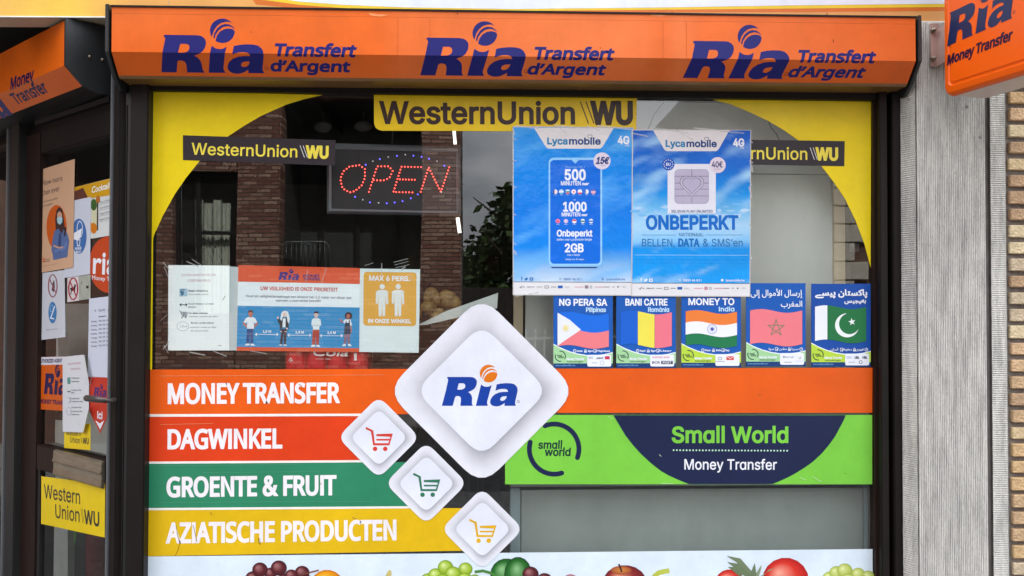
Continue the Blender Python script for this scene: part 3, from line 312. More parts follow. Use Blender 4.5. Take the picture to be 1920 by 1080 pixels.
GRO['p'] = [334, [41, -112, 42, 298, 87, 298, 88, 252, 90, 251, 93, 251, 108, 272, 118, 282, 134, 293, 147, 298, 171, 302, 189, 302, 209, 299, 231, 292, 257, 276, 277, 254, 290, 231, 301, 200, 306, 166, 306, 130, 301, 96, 291, 66, 276, 40, 251, 16, 225, 1, 197, -6, 162, -5, 139, 1, 117, 16, 93, 46, 90, 46, 89, -112], [95, 100, 104, 78, 117, 60, 131, 48, 149, 40, 169, 37, 193, 39, 213, 47, 231, 62, 243, 79, 252, 102, 257, 128, 258, 155, 256, 179, 248, 207, 237, 227, 225, 241, 203, 254, 189, 258, 173, 260, 157, 258, 139, 253, 126, 245, 117, 236, 107, 224, 100, 211, 91, 180, 89, 143, 91, 118]]
GRO['q'] = [334, [35, 87, 30, 110, 27, 138, 27, 164, 31, 194, 38, 218, 48, 240, 63, 262, 77, 275, 100, 290, 121, 298, 146, 302, 173, 301, 194, 295, 210, 286, 225, 272, 241, 252, 245, 251, 246, 298, 292, 298, 292, -112, 244, -112, 244, 46, 241, 46, 227, 26, 216, 15, 193, 0, 164, -6, 128, -4, 100, 6, 72, 25, 51, 51], [82, 102, 91, 79, 103, 62, 117, 49, 137, 40, 157, 37, 181, 39, 198, 45, 217, 60, 230, 79, 238, 99, 244, 126, 245, 154, 242, 182, 236, 206, 227, 224, 214, 240, 192, 254, 177, 258, 161, 260, 145, 258, 128, 253, 116, 246, 103, 235, 87, 210, 78, 178, 76, 134]]
GRO['r'] = [204, [41, 1, 42, 298, 87, 298, 88, 254, 90, 252, 106, 277, 117, 287, 130, 295, 145, 300, 159, 302, 190, 302, 191, 301, 191, 254, 157, 256, 131, 250, 110, 237, 96, 218, 91, 203, 89, 190, 89, 1]]
GRO['s'] = [287, [31, 62, 29, 74, 73, 83, 83, 62, 98, 47, 121, 38, 142, 36, 158, 36, 175, 40, 191, 48, 202, 58, 209, 70, 211, 84, 208, 96, 201, 106, 193, 112, 179, 118, 94, 141, 65, 157, 51, 170, 41, 188, 37, 204, 37, 226, 45, 252, 61, 271, 83, 288, 107, 297, 139, 302, 167, 301, 199, 293, 223, 279, 234, 268, 244, 254, 250, 241, 254, 228, 211, 218, 201, 237, 186, 252, 166, 260, 139, 261, 115, 256, 98, 245, 88, 232, 85, 214, 91, 198, 106, 186, 125, 178, 205, 157, 226, 147, 245, 130, 257, 108, 260, 84, 256, 56, 242, 33, 221, 14, 193, 1, 157, -6, 118, -5, 90, 2, 65, 15, 43, 37]]
GRO['t'] = [179, [55, 45, 51, 73, 51, 256, 6, 257, 5, 297, 51, 299, 51, 370, 98, 370, 99, 299, 160, 297, 160, 257, 99, 256, 100, 64, 104, 52, 115, 42, 131, 39, 159, 41, 167, 1, 144, -3, 127, -3, 111, -2, 92, 4, 80, 10, 68, 21, 59, 35]]
GRO['u'] = [322, [47, 65, 41, 102, 42, 298, 89, 298, 89, 113, 92, 87, 100, 69, 117, 51, 138, 42, 158, 40, 182, 43, 199, 51, 213, 62, 225, 81, 230, 97, 233, 118, 233, 297, 234, 298, 280, 298, 281, 0, 234, 1, 234, 53, 224, 35, 213, 22, 201, 12, 186, 4, 170, -1, 149, -4, 133, -4, 110, 0, 86, 11, 70, 24, 55, 45]]
GRO['v'] = [306, [14, 297, 16, 298, 66, 298, 135, 109, 153, 47, 173, 113, 240, 298, 292, 298, 177, 0, 127, 1]]
GRO['w'] = [446, [18, 297, 20, 298, 68, 298, 111, 147, 133, 55, 157, 149, 198, 298, 249, 298, 288, 154, 312, 55, 337, 153, 377, 297, 378, 298, 428, 298, 338, 1, 290, 1, 222, 240, 202, 158, 156, 1, 108, 1]]
GRO['x'] = [298, [17, 1, 122, 153, 23, 298, 78, 298, 127, 223, 150, 183, 174, 226, 221, 298, 276, 298, 177, 151, 281, 1, 225, 1, 173, 81, 149, 121, 123, 77, 72, 1]]
GRO['y'] = [306, [38, -108, 48, -68, 81, -70, 97, -63, 105, -55, 112, -44, 128, -1, 14, 297, 67, 297, 134, 112, 153, 47, 174, 116, 240, 297, 290, 298, 291, 295, 163, -40, 147, -73, 126, -97, 114, -104, 101, -110, 81, -114, 65, -114, 44, -111]]
GRO['z'] = [299, [33, 1, 33, 37, 200, 253, 39, 254, 38, 298, 261, 298, 261, 259, 99, 46, 100, 44, 265, 44, 266, 1]]
GRO['’'] = [139, [41, 251, 64, 399, 117, 400, 118, 396, 78, 251]]
GRO['€'] = [365, [13, 142, 27, 180, 60, 180, 62, 182, 62, 220, 13, 221, 27, 258, 67, 259, 77, 297, 96, 334, 114, 358, 142, 381, 164, 393, 188, 401, 214, 405, 239, 405, 270, 400, 292, 392, 314, 380, 332, 365, 312, 323, 283, 344, 252, 356, 220, 358, 188, 351, 168, 341, 152, 327, 139, 310, 126, 287, 119, 265, 117, 259, 119, 259, 286, 258, 268, 220, 114, 220, 112, 218, 112, 180, 252, 179, 234, 141, 118, 141, 124, 119, 133, 99, 154, 71, 168, 59, 188, 49, 208, 43, 232, 42, 252, 44, 272, 51, 292, 61, 311, 75, 331, 34, 319, 23, 287, 6, 251, -4, 215, -5, 188, -1, 171, 4, 148, 15, 132, 26, 105, 53, 83, 90, 75, 110, 66, 141]]
FONT = {'I': {}, 'N': {}, 'A': {}, 'H': {}}
GRO['I'] = [148, [49, 0, 49, 400, 99, 400, 99, 0]]; HUM['I'] = [156, [52, 0, 52, 400, 104, 400, 104, 0]]; GRO['l'] = [136, [45, 0, 45, 418, 91, 418, 91, 0]]
for _src, _f in ((HUM, 'H'), (GRO, 'I')):
    for _k, _v in _src.items(): FONT[_f][_k] = (_v[0]/400.0, [[(l[i]/400.0, l[i+1]/400.0) for i in range(0, len(l), 2)] for l in _v[1:]])
def _splines(txt):
    cu = bpy.data.curves.new('lettershape', 'FONT'); cu.body = txt; ob = bpy.data.objects.new('lettershape', cu); COL.objects.link(ob); return ob
def _loops(ob, dg):
    out = []
    for sp in ob.evaluated_get(dg).to_curve(dg).splines:
        bp = sp.bezier_points; n = len(bp); l = []
        for i in range(n):
            p0, p1, p2, p3 = bp[i].co, bp[i].handle_right, bp[(i+1) % n].handle_left, bp[(i+1) % n].co
            d = p3-p0; k = 4
            if d.length < 1e-7: continue
            if max(abs((p1-p0).cross(d).z), abs((p2-p0).cross(d).z)) < 1e-4*d.length: k = 1
            for j in range(k):
                t = j/k; q = p0*(1-t)**3+p1*(3*(1-t)**2*t)+p2*(3*(1-t)*t*t)+p3*t**3; l.append((q.x, q.y))
        if len(l) > 2: out.append(l)
    return out
latin = "ABCDEFGHIJKLMNOPQRSTUVWXYZabcdefghijklmnopqrstuvwxyz0123456789&.,'\u2019\u20ac-/:!+\u00e2"
arabic = ''.join(chr(k) for k in ARABIC)
_obs = {ch: _splines(('H%sH' if ch in latin else '\ufe8d%s\ufe8d') % ch) for ch in latin+arabic}
_ref = [_splines('HH'), _splines('\ufe8d\ufe8d'), _splines('H H')]
bpy.context.view_layer.update(); _dg = bpy.context.evaluated_depsgraph_get()
_hh, _aa, _hs = [_loops(o, _dg) for o in _ref]
def _mx(ls, i=0): return max(p[i] for l in ls for p in l)
_cap = _mx(_hh, 1); _nh = len(_hh)//2; _na = len(_aa)//2; _capa = _cap
for _ch, _ob in _obs.items():
    _ls = _loops(_ob, _dg); _n = _nh if _ch in latin else _na; _bx = _mx(_hh if _ch in latin else _aa)
    _adv = (_mx(_ls)-_bx)/_cap; _first = _mx(_ls[:_n])
    _g = [[(p[0]/_cap, p[1]/_cap) for p in l] for l in _ls[_n:len(_ls)-_n]]
    for _f in (('I', 'N') if _ch in latin else ('A',)): FONT[_f].setdefault(_ch, (_adv, _g))
for _f in FONT: FONT[_f].setdefault(' ', ((_mx(_hs)-_mx(_hh))/_cap, []))
for _ob in list(_obs.values())+_ref: _cu = _ob.data; bpy.data.objects.remove(_ob); bpy.data.curves.remove(_cu)
_xh = max(p[1] for l in FONT['I']['x'][1] for p in l)
def _crop(l):
    r = []
    for p, q in zip(l, l[1:]+l[:1]):
        if p[1] <= _xh: r.append(p)
        if (p[1] <= _xh) != (q[1] <= _xh): t = (_xh-p[1])/(q[1]-p[1]); r.append((p[0]+(q[0]-p[0])*t, _xh))
    return r
FONT['I']['\u0251'] = (FONT['I']['d'][0], [_crop(l) for l in FONT['I']['d'][1]])
for _ch in '\u00e2': FONT['I'][_ch] = FONT['I'].get(_ch) or FONT['N'][_ch]
def parea(l): return .5*sum(a[0]*b[1]-a[1]*b[0] for a, b in zip(l, l[1:]+l[:1]))
def grow(l, d):
    """mitre offset of one loop, to the right of its direction"""
    n = len(l); out = []
    for i in range(n):
        p, q, r = l[i-1], l[i], l[(i+1) % n]
        a = (q[0]-p[0], q[1]-p[1]); b = (r[0]-q[0], r[1]-q[1]); la = math.hypot(*a) or 1e-9; lb = math.hypot(*b) or 1e-9
        na = (a[1]/la, -a[0]/la); nb = (b[1]/lb, -b[0]/lb); m = (na[0]+nb[0], na[1]+nb[1]); k = m[0]*na[0]+m[1]*na[1]
        k = max(k, .45); out.append((q[0]+m[0]*d/k, q[1]+m[1]*d/k))
    return out
def winding(loops, x, y):
    w = cr = 0
    for l in loops:
        px, py = l[-1]
        for qx, qy in l:
            if (py <= y) != (qy <= y):
                if px+(y-py)/(qy-py)*(qx-px) > x: cr += 1; w += 1 if qy > py else -1
            px, py = qx, qy
    return w, cr % 2
def cdt(loops, letter=False):
    vs = []; es = []
    for l in loops:
        n0 = len(vs); n = len(l); vs += [Vector(p) for p in l]; es += [(n0+i, n0+(i+1) % n) for i in range(n)]
    r = delaunay_2d_cdt(vs, es, [], 0, 1e-9, False); V = [(p.x, p.y) for p in r[0]]; T = []
    for f in r[2]:
        w = winding(loops, sum(V[i][0] for i in f)/len(f), sum(V[i][1] for i in f)/len(f))
        if (w[0] if letter else w[1]): T.append(list(f))
    return V, T
_gc = {}
def glyph(font, ch, fx, w):
    k = (font, ch, round(fx, 3), w)
    if k not in _gc:
        adv, ls = FONT[font][ch]
        if ls:
            big = max(ls, key=lambda l: abs(parea(l))); s = 1 if parea(big) > 0 else -1
            ls = [[(x*fx, y) for x, y in l] for l in ls]
            if w: ls = [grow(l, w*s) for l in ls]
            _gc[k] = cdt(ls, True)
        else: _gc[k] = ([], [])
    return _gc[k]

# ------------------------------------------------------------------ surfaces that carry print
class Plane:
    def __init__(s, p0, n, e1=None):
        s.p0 = Vector(p0); s.n = Vector(n).normalized(); s.e1 = Vector(e1).normalized() if e1 else Vector((0, 0, 1)).cross(s.n).normalized(); s.e2 = s.n.cross(s.e1)
        if s.e2.z < 0: s.e2 = -s.e2
    def hit(s, px, py, off=0):
        d = ray(px, py); return CAM+d*((s.p0+s.n*off-CAM).dot(s.n)/d.dot(s.n))
    def uv(s, p): q = s.hit(*p)-s.p0; return (q.dot(s.e1), q.dot(s.e2))
    def xyz(s, u, v, off): return s.p0+s.e1*u+s.e2*v+s.n*off
    def split(s, vs, fs): return vs, fs
class Sheet:
    """front face above a fold, chamfer below it; v = 0 on the fold"""
    def __init__(s, f0, e1, nt_, nb_):
        s.p0 = Vector(f0); s.e1 = Vector(e1).normalized()
        s.nt = Vector(nt_); s.nt = (s.nt-s.e1*s.nt.dot(s.e1)).normalized(); s.nb = Vector(nb_); s.nb = (s.nb-s.e1*s.nb.dot(s.e1)).normalized()
        s.et = s.nt.cross(s.e1); s.et = s.et if s.et.z > 0 else -s.et
        s.eb = s.nb.cross(s.e1); s.eb = s.eb if s.eb.z > 0 else -s.eb
    def uv(s, p):
        d = ray(*p); q = CAM+d*((s.p0-CAM).dot(s.nt)/d.dot(s.nt))-s.p0
        if q.dot(s.et) >= 0: return (q.dot(s.e1), q.dot(s.et))
        q = CAM+d*((s.p0-CAM).dot(s.nb)/d.dot(s.nb))-s.p0; return (q.dot(s.e1), q.dot(s.eb))
    def xyz(s, u, v, off):
        if v >= 0: return s.p0+s.e1*u+s.et*v+s.nt*off+((s.nb-s.nt)*off*.41 if v == 0 else Vector())
        return s.p0+s.e1*u+s.eb*v+s.nb*off
    def split(s, vs, fs):
        ov, of = [], []
        for f in fs:
            pts = [vs[i] for i in f]
            if all(p[1] >= -1e-9 for p in pts) or all(p[1] <= 1e-9 for p in pts): parts = [pts]
            else:
                parts = [[], []]
                for a, b in zip(pts, pts[1:]+pts[:1]):
                    parts[0 if a[1] >= 0 else 1].append(a)
                    if (a[1] >= 0) != (b[1] >= 0):
                        t = a[1]/(a[1]-b[1]); m = (a[0]+(b[0]-a[0])*t, 0.0); parts[0].append(m); parts[1].append((m[0], -1e-7))
            for p in parts:
                if len(p) >= 3: of.append(list(range(len(ov), len(ov)+len(p)))); ov += p
        return ov, of

class Print:
    LAY = .00035
    def __init__(s, surf, base=0.0): s.surf = surf; s.base = base; s.v = []; s.f = []; s.k = []
    def _put(s, vs, fs, col, lay):
        vs, fs = s.surf.split(vs, fs); n = len(s.v); off = s.base+lay*s.LAY
        for u, v in vs: s.v.append(s.surf.xyz(u, v, off)); s.k.append(col(u, v) if callable(col) else col)
        s.f += [[i+n for i in f] for f in fs]
    def uvpoly(s, loops, col, lay=1): s._put(*cdt(loops), col, lay); return s
    def poly(s, loops, col, lay=1):
        if loops and not isinstance(loops[0][0], (tuple, list)): loops = [loops]
        return s.uvpoly([[s.surf.uv(p) for p in l] for l in loops], col, lay)
    def rect(s, x0, y0, x1, y1, col, lay=1): return s.poly([(x0, y0), (x1, y0), (x1, y1), (x0, y1)], col, lay)
    def grid(s, quad, nx, ny, fn, lay=0):
        a, b, d, e = [s.surf.uv(p) for p in quad]      # TL TR BR BL
        n = len(s.v); off = s.base+lay*s.LAY
        for j in range(ny+1):
            for i in range(nx+1):
                p, q = i/nx, j/ny; t = lerp(lerp(a, b, p), lerp(e, d, p), q)
                s.v.append(s.surf.xyz(t[0], t[1], off)); s.k.append(fn(p, q))
        for j in range(ny):
            for i in range(nx): k = n+j*(nx+1)+i; s.f.append([k, k+1, k+nx+2, k+nx+1])
        return s
    def disc(s, x, y, rx, ry, col, lay=1, n=20, a0=0, rot=0): return s.poly([ellp(x, y, rx, ry, n, a0, rot)], col, lay)
    def ring(s, x, y, rx, ry, w, col, lay=1, n=24): return s.poly([ellp(x, y, rx, ry, n), ellp(x, y, rx-w, ry-w, n)], col, lay)
    def shaded(s, x, y, rx, ry, cin, cmid, cout, lay=1, hx=-.3, hy=-.35, n=18, rot=0):
        """a printed round fruit: rings of ink from a light spot to the rim"""
        rings = [(.02, 1, cin), (.3, .8, lerp(cin, cmid, .55)), (.62, .45, cmid), (.88, .12, lerp(cmid, cout, .55)), (1, 0, cout)]
        off = s.base+lay*s.LAY; n0 = len(s.v); cr, sr = math.cos(rot), math.sin(rot)
        for rr, sh, col in rings:
            for k in range(n):
                a = 2*math.pi*k/n; px, py = rx*(rr*math.cos(a)+hx*sh), ry*(rr*math.sin(a)+hy*sh)
                u, v = s.surf.uv((x+px*cr-py*sr, y+px*sr+py*cr)); s.v.append(s.surf.xyz(u, v, off)); s.k.append(col)
        s.f.append([n0+k for k in range(n)])
        for i in range(len(rings)-1):
            for k in range(n): s.f.append([n0+i*n+k, n0+i*n+(k+1) % n, n0+(i+1)*n+(k+1) % n, n0+(i+1)*n+k])
        return s
    def line(s, pts, w, col, lay=1, wy=None):
        """stroked polyline in pixels with square joints"""
        n = len(pts); Lf, Rt = [], []
        for i, p in enumerate(pts):
            a = pts[max(i-1, 0)]; b = pts[min(i+1, n-1)]; dx, dy = b[0]-a[0], b[1]-a[1]; l = math.hypot(dx, dy) or 1
            k = 1.0
            if 0 < i < n-1:
                d1 = (p[0]-a[0], p[1]-a[1]); l1 = math.hypot(*d1) or 1; k = max(.5, abs((d1[0]*dx+d1[1]*dy)/(l1*l)))
            nx, ny = -dy/l*w/2/k, dx/l*w/2/k; Lf.append((p[0]+nx, p[1]+ny)); Rt.append((p[0]-nx, p[1]-ny))
        for i in range(n-1): s.poly([Lf[i], Lf[i+1], Rt[i+1], Rt[i]], col, lay+.04*(i % 2))
        return s
    def text(s, font, t, A, B, cap, col, w=0.0, shear=0.0, lay=2, vert=True):
        """A, B: pixels at the two ends of the baseline; cap: capital height in pixels at A"""
        sf = s.surf; a = sf.uv(A); b = sf.uv(B); h = sf.uv((A[0], A[1]-cap)); H = math.hypot(h[0]-a[0], h[1]-a[1])
        return s.uvtext(font, t, a, b, H, col, w, shear, lay)
    def uvtext(s, font, t, a, b, H, col, w=0.0, shear=0.0, lay=2, up=None):
        G = FONT[font]; x = 0; xs = []
        for ch in t: xs.append(x); x += G[ch][0]
        ink_ = [(q[0]+xs[i]) for i, ch in enumerate(t) for l in G[ch][1] for q in l]
        if not ink_: return s
        x0, x1 = min(ink_), max(ink_); Lw = math.hypot(b[0]-a[0], b[1]-a[1])
        fx = (Lw/H-2*w)/(x1-x0); e = ((b[0]-a[0])/Lw, (b[1]-a[1])/Lw); p = up or (-e[1], e[0])
        for i, ch in enumerate(t):
            vs, fs = glyph(font, ch, fx, w); ox = (xs[i]-x0)*fx+w
            if fs: s._put([(a[0]+(e[0]*(q[0]+ox+shear*q[1])+p[0]*q[1])*H, a[1]+(e[1]*(q[0]+ox+shear*q[1])+p[1]*q[1])*H) for q in vs], fs, col, lay)
        return s
    def build(s, name, mat, parent=None, kind=None):
        me = bpy.data.meshes.new(name); o0 = root_loc(parent) if parent else sum(s.v, Vector())/len(s.v)
        me.from_pydata([p-o0 for p in s.v], [], s.f); me.update()
        a = me.color_attributes.new('ink', 'FLOAT_COLOR', 'POINT'); a.data.foreach_set('color', [x for k in s.k for x in (*k, 1.0)])
        return link_mesh(name, me, mat, parent, kind, None if parent else o0)
def ellp(x, y, rx, ry, n=20, a0=0, rot=0):
    cr, sr = math.cos(rot), math.sin(rot); o = []
    for k in range(n):
        a = a0+2*math.pi*k/n; p, q = rx*math.cos(a), ry*math.sin(a); o.append((x+p*cr-q*sr, y+p*sr+q*cr))
    return o
def rrect(x0, y0, x1, y1, r, n=4):
    o = []
    for cx_, cy_, a in ((x1-r, y0+r, -90), (x1-r, y1-r, 0), (x0+r, y1-r, 90), (x0+r, y0+r, 180)):
        for k in range(n+1): t = math.radians(a+90*k/n); o.append((cx_+r*math.cos(t), cy_+r*math.sin(t)))
    return o
def star(x, y, r, q=.382, n=5, sy=1, rot=-90):
    return [(x+(r if k % 2 == 0 else r*q)*math.cos(math.radians(rot+k*180/n)), y+sy*(r if k % 2 == 0 else r*q)*math.sin(math.radians(rot+k*180/n))) for k in range(2*n)]
def sheet(surf, quad_px, depth, mat, parent, name='sheet', base=0.0, col=(.8, .8, .8)):
    """a thin sheet or board with real edges whose face lies on the surface; any outline"""
    loop = [surf.uv(p) for p in quad_px]; vs, fs = cdt([loop]); P = Print(surf, base)
    P._put(vs, fs, col, 0); n = len(loop)
    for i in range(n):
        a, b = loop[i], loop[(i+1) % n]; k = len(P.v)
        P.v += [surf.xyz(*a, base), surf.xyz(*b, base), surf.xyz(*b, base-depth), surf.xyz(*a, base-depth)]; P.k += [col]*4; P.f.append([k, k+1, k+2, k+3])
    return P.build(name, mat, parent)

# the italic logo word with the striped ball (units: the traced drawing, y down, baseline 968)
RIA_R = [[(105, 968), (195, 620), (240, 400), (240, 375), (215, 340), (225, 322), (740, 322), (800, 330), (850, 358), (882, 400), (888, 450), (875, 510), (840, 575), (790, 615), (740, 640), (690, 660), (735, 690), (770, 740), (782, 800), (778, 880), (778, 920), (800, 968), (518, 968), (530, 850), (530, 800), (515, 765), (480, 750), (430, 748), (400, 775), (348, 968)],
         [(445, 608), (480, 465), (580, 465), (615, 480), (628, 515), (620, 560), (590, 590), (545, 605)]]
RIA_I = [[(865, 968), (975, 510), (985, 490), (1020, 520), (1060, 538), (1110, 543), (1160, 535), (1205, 510), (1215, 512), (1118, 880), (1120, 920), (1138, 968)]]
RIA_A = [[(1330, 490), (1420, 470), (1530, 460), (1640, 462), (1720, 480), (1770, 520), (1800, 575), (1803, 640), (1748, 880), (1748, 925), (1768, 968), (1506, 968), (1514, 905), (1460, 940), (1400, 970), (1330, 982), (1260, 972), (1210, 945), (1185, 900), (1190, 840), (1230, 765), (1300, 705), (1390, 668), (1480, 655), (1585, 655), (1583, 630), (1560, 600), (1500, 588), (1430, 590), (1360, 605), (1303, 632)],
         [(1410, 820), (1430, 780), (1475, 757), (1560, 750), (1545, 800), (1510, 840), (1460, 858), (1420, 850)]]
def _arc(a0, a1, n, r=198): return [(1148+r*math.cos(math.radians(a0+(a1-a0)*k/n)), 245+r*math.sin(math.radians(a0+(a1-a0)*k/n))) for k in range(n+1)]
RIA_B = [_arc(150, 318, 16)+[(1250, 98), (1190, 100), (1120, 122), (1060, 170), (1015, 235), (990, 310)],
         [(1004, 352), (1022, 280), (1065, 205), (1125, 155), (1190, 133), (1262, 142), (1318, 180), (1344, 218), (1290, 180), (1225, 168), (1150, 187), (1085, 240), (1040, 310), (1022, 378)],
         [(1042, 393), (1060, 325), (1110, 258), (1180, 217), (1250, 206), (1312, 217), (1341, 243)]+_arc(5, 122, 9)]
def ria(P, a, b, col, ball, lay=2, H=None, reg=None, clipx=None):
    """a, b: uv of the two ends of the baseline; H optional vertical scale"""
    Lw = math.hypot(b[0]-a[0], b[1]-a[1]); k = Lw/1663.; e = ((b[0]-a[0])/Lw, (b[1]-a[1])/Lw); p = (-e[1], e[0]); kv = H or k
    f = lambda q: (a[0]+e[0]*(q[0]-105)*k+p[0]*(968-q[1])*kv, a[1]+e[1]*(q[0]-105)*k+p[1]*(968-q[1])*kv)
    for g in (RIA_R, RIA_I, RIA_A):
        g2 = [[f(q) for q in l] for l in g]
        if clipx is not None: g2 = [clipl(l, clipx) for l in g2]; g2 = [l for l in g2 if len(l) > 2]
        if g2: P.uvpoly(g2, col, lay)
    for l in RIA_B:
        l = [f(q) for q in l]
        if clipx is not None: l = clipl(l, clipx)
        if len(l) > 2: P.uvpoly([l], ball, lay)
    if reg: P.uvpoly([[f(q) for q in ellp(1818, 875, 32, 32, 12)], [f(q) for q in ellp(1818, 875, 22, 22, 12)]], reg, lay)
def clipl(l, umax):
    r = []
    for a, b in zip(l, l[1:]+l[:1]):
        if a[0] <= umax: r.append(a)
        if (a[0] <= umax) != (b[0] <= umax):
            t = (umax-a[0])/(b[0]-a[0]); r.append((umax, a[1]+(b[1]-a[1])*t))
    return r
def cart(P, x, y, k, col, lay=3):
    """shopping cart icon; x, y centre of a 240 unit box scaled by k"""
    q = lambda *pts: [(x+(a-315)*k, y+(b-360)*k) for a, b in pts]
    P.line(q((203, 280), (256, 306), (272, 418), (398, 418), (421, 341), (292, 341)), 17*k, col, lay)
    P.line(q((292, 380), (404, 380)), 14*k, col, lay+.1)
    for a in (281, 367): P.disc(x+(a-315)*k, y+(457-360)*k, 19*k, 19*k, col, lay)
def wu(P, A, B, cap, col, slash, lay=2, w=.035):
    """the remittance wordmark on one line: word, two slanted strokes, two heavy capitals"""
    f = lambda t: (A[0]+(B[0]-A[0])*t, A[1]+(B[1]-A[1])*t)
    P.text('I', 'WesternUnion', A, f(.772), cap, col, w, 0, lay)
    for t in (.79, .812):
        p, q = f(t), f(t+.032)
        P.poly([(p[0], p[1]-cap*1.03), (p[0]+cap*.055, p[1]-cap*1.03), (q[0]+cap*.055, q[1]), (q[0], q[1])], slash, lay)
    P.text('I', 'WU', f(.832), B, cap, col, .075, 0, lay)

def tapem():
    m, n, p = nodes('clear_tape'); p.inputs['Base Color'].default_value = (.75, .75, .74, 1); p.inputs['Roughness'].default_value = .25; p.inputs['Alpha'].default_value = .38; return m

# ------------------------------------------------------------------ materials
M = {
 'pave': solid('paving', (.15, .147, .14), .85, var=.2, scale=3, bump=.3),
 'asphalt': solid('asphalt', (.05, .05, .052), .9, var=.25, scale=12, bump=.4, bscale=120),
 'frame': solid('brown_black_aluminium', (.009, .0064, .0055), .5, spec=.2, var=.25, scale=6, bump=.06, bscale=200),
 'wood': solid('dark_brown_lacquer', (.015, .006, .0042), .48, spec=.25, var=.35, scale=5, stretch=(6, 6, .6), bump=.08, bscale=40),
 'black': solid('black_plastic', (.012, .012, .012), .45, var=.2, scale=8),
 'cap': solid('black_cap_metal', (.017, .018, .019), .38, var=.25, scale=5, bump=.05, bscale=90),
 'dark': solid('dark_room', (.03, .026, .023), .9),
 'room': solid('room_wall', (.11, .1, .09), .9),
 'concrete': speckle(speckle(solid('ribbed_concrete', (.68, .655, .605), .92, var=.17, scale=3, bump=.5, bscale=160, stretch=(1, 1, .25)),   .75, 17, .37, .57, (2.2, 2.2, .3), .5), .4, 120, .36, .48, (1, 1, .6), .4),
 'concrete_d': solid('groove_concrete', (.2, .19, .175), .95, var=.25, scale=20),
 'mortar': solid('mortar', (.2, .17, .15), .95, var=.25, scale=50, bump=.6, bscale=150),
 'galv': solid('painted_bracket', (.5, .34, .3), .45, metal=.2, var=.15, scale=12),
 'bolt': solid('bolt_steel', (.3, .24, .18), .35, metal=.8, var=.4, scale=40),
 'signback': solid('sign_casing', (.62, .5, .44), .5, var=.1),
 'bronze': solid('brushed_bronze', (.42, .37, .28), .36, metal=.85, var=.18, scale=14, stretch=(1, 1, 6)),
 'handle': solid('worn_handle_metal', (.09, .075, .07), .4, metal=.5, var=.2, scale=30),
 'silver': solid('silver_frame', (.16, .17, .18), .4, metal=.35, var=.1),
 'panel': solid('sign_panel', (.016, .013, .015), .5),
 'cab': speckle(solid('grey_cabinet_panel', (.5, .51, .47), .55, var=.07, scale=3, bump=.03, bscale=30), .35, 2.2, .3, .6, (1, 1, .4), .7),
 'cab2': speckle(solid('grey_metal_panel', (.25, .28, .26), .5, var=.08, scale=2.4, stretch=(1, 1, .5)), .3, 5, .3, .6, (1, 1, .5), .6),
 'rail': solid('blue_grey_rail', (.21, .27, .285), .45, var=.08),
 'beige': solid('beige_strip', (.42, .33, .22), .6, var=.1),
 'cable': solid('black_cable', (.015, .015, .015), .5),
 'vinyl': ink('vinyl_ink', .36, dirt=.15, spec=.32, bump=.16, bscale=5, dist=.003), 'paper': ink('paper_ink', .55, spec=.3, bump=.25, bscale=22, dirt=.05),
 'sleeve': ink('sleeved_poster_ink', .5, coat=.24, bump=1.0, bscale=16, dirt=.04, dist=.004, spec=.15),
 'paint': ink('signpaint_ink', .4, spec=.25, bump=.16, bscale=4, dirt=.17), 'acrylic': ink('acrylic_ink', .3, spec=.35, dirt=.06),
 'glass': glassm('window_glass'), 'glass2': glassm('far_glass', 1.4, (.92, .95, .93)),
 'tape': tapem(),
 'red_led': emit('red_led', (1, .08, .06), 2.3), 'blue_led': emit('blue_led', (.12, .1, 1), 1.7), 'dim_led': emit('dim_led', (.5, .5, .55), .25),
 'tube': emit('lit_tube', (1, .97, .9), 1.3),
 'brick_far': brickm('dark_red_brick', (.2, .078, .052), (.5, .33, .24), (.06, .04, .035)),
 'brick_far2': brickm('brown_brick', (.16, .08, .055), (.22, .12, .08), (.1, .08, .07), swap=True),
 'render': solid('pale_render', (.27, .26, .24), .9, var=.08, scale=2), 'quoin': solid('pale_stone', (.5, .46, .38), .85, var=.12),
 'slate': solid('slate_roof', (.08, .085, .09), .8), 'curtain': solid('white_curtain', (.75, .73, .66), .9, var=.05),
 'loggia': solid('loggia_panel', (.06, .062, .06), .5), 'dim_glass': solid('greenish_pane', (.2, .24, .22), .2),
 'leaf': solid('leaf', (.065, .115, .035), .6, var=.5, scale=3), 'bark': solid('bark', (.08, .06, .045), .95, var=.3, bump=.6),
 'iron': solid('railing_iron', (.28, .28, .27), .6), 'white': solid('white_enamel', (.75, .74, .7), .45),
 'goods_a': solid('carton', (.22, .14, .07), .7, var=.4, scale=6), 'goods_b': solid('packets', (.12, .05, .04), .5, var=.6, scale=8), 'goods_c': solid('jars', (.08, .09, .06), .3, var=.6, scale=9),
 'fruit': solid('yellow_fruit', (.24, .15, .04), .6, var=.5, scale=12), 'redpack': solid('red_film', (.6, .02, .025), .25, var=.25, scale=8, bump=.25, bscale=14),
 'card': solid('white_card', (.62, .62, .58), .7, var=.06), 'fridge': solid('pale_appliance', (.4, .4, .38), .5),
 'darkred': solid('dark_red_panel', (.12, .012, .012), .5), 'can': solid('black_can', (.02, .022, .02), .3),
}
BM = [speckle(solid('yellow_brick', k, .88, var=.2, scale=22, bump=.8, bscale=110), .5, 45, .35, .5, (1, 1, 1), .5) for k in [(.62, .46, .26), (.52, .34, .19), (.58, .38, .19), (.44, .28, .16), (.66, .52, .32), (.54, .42, .28), (.6, .39, .22)]]

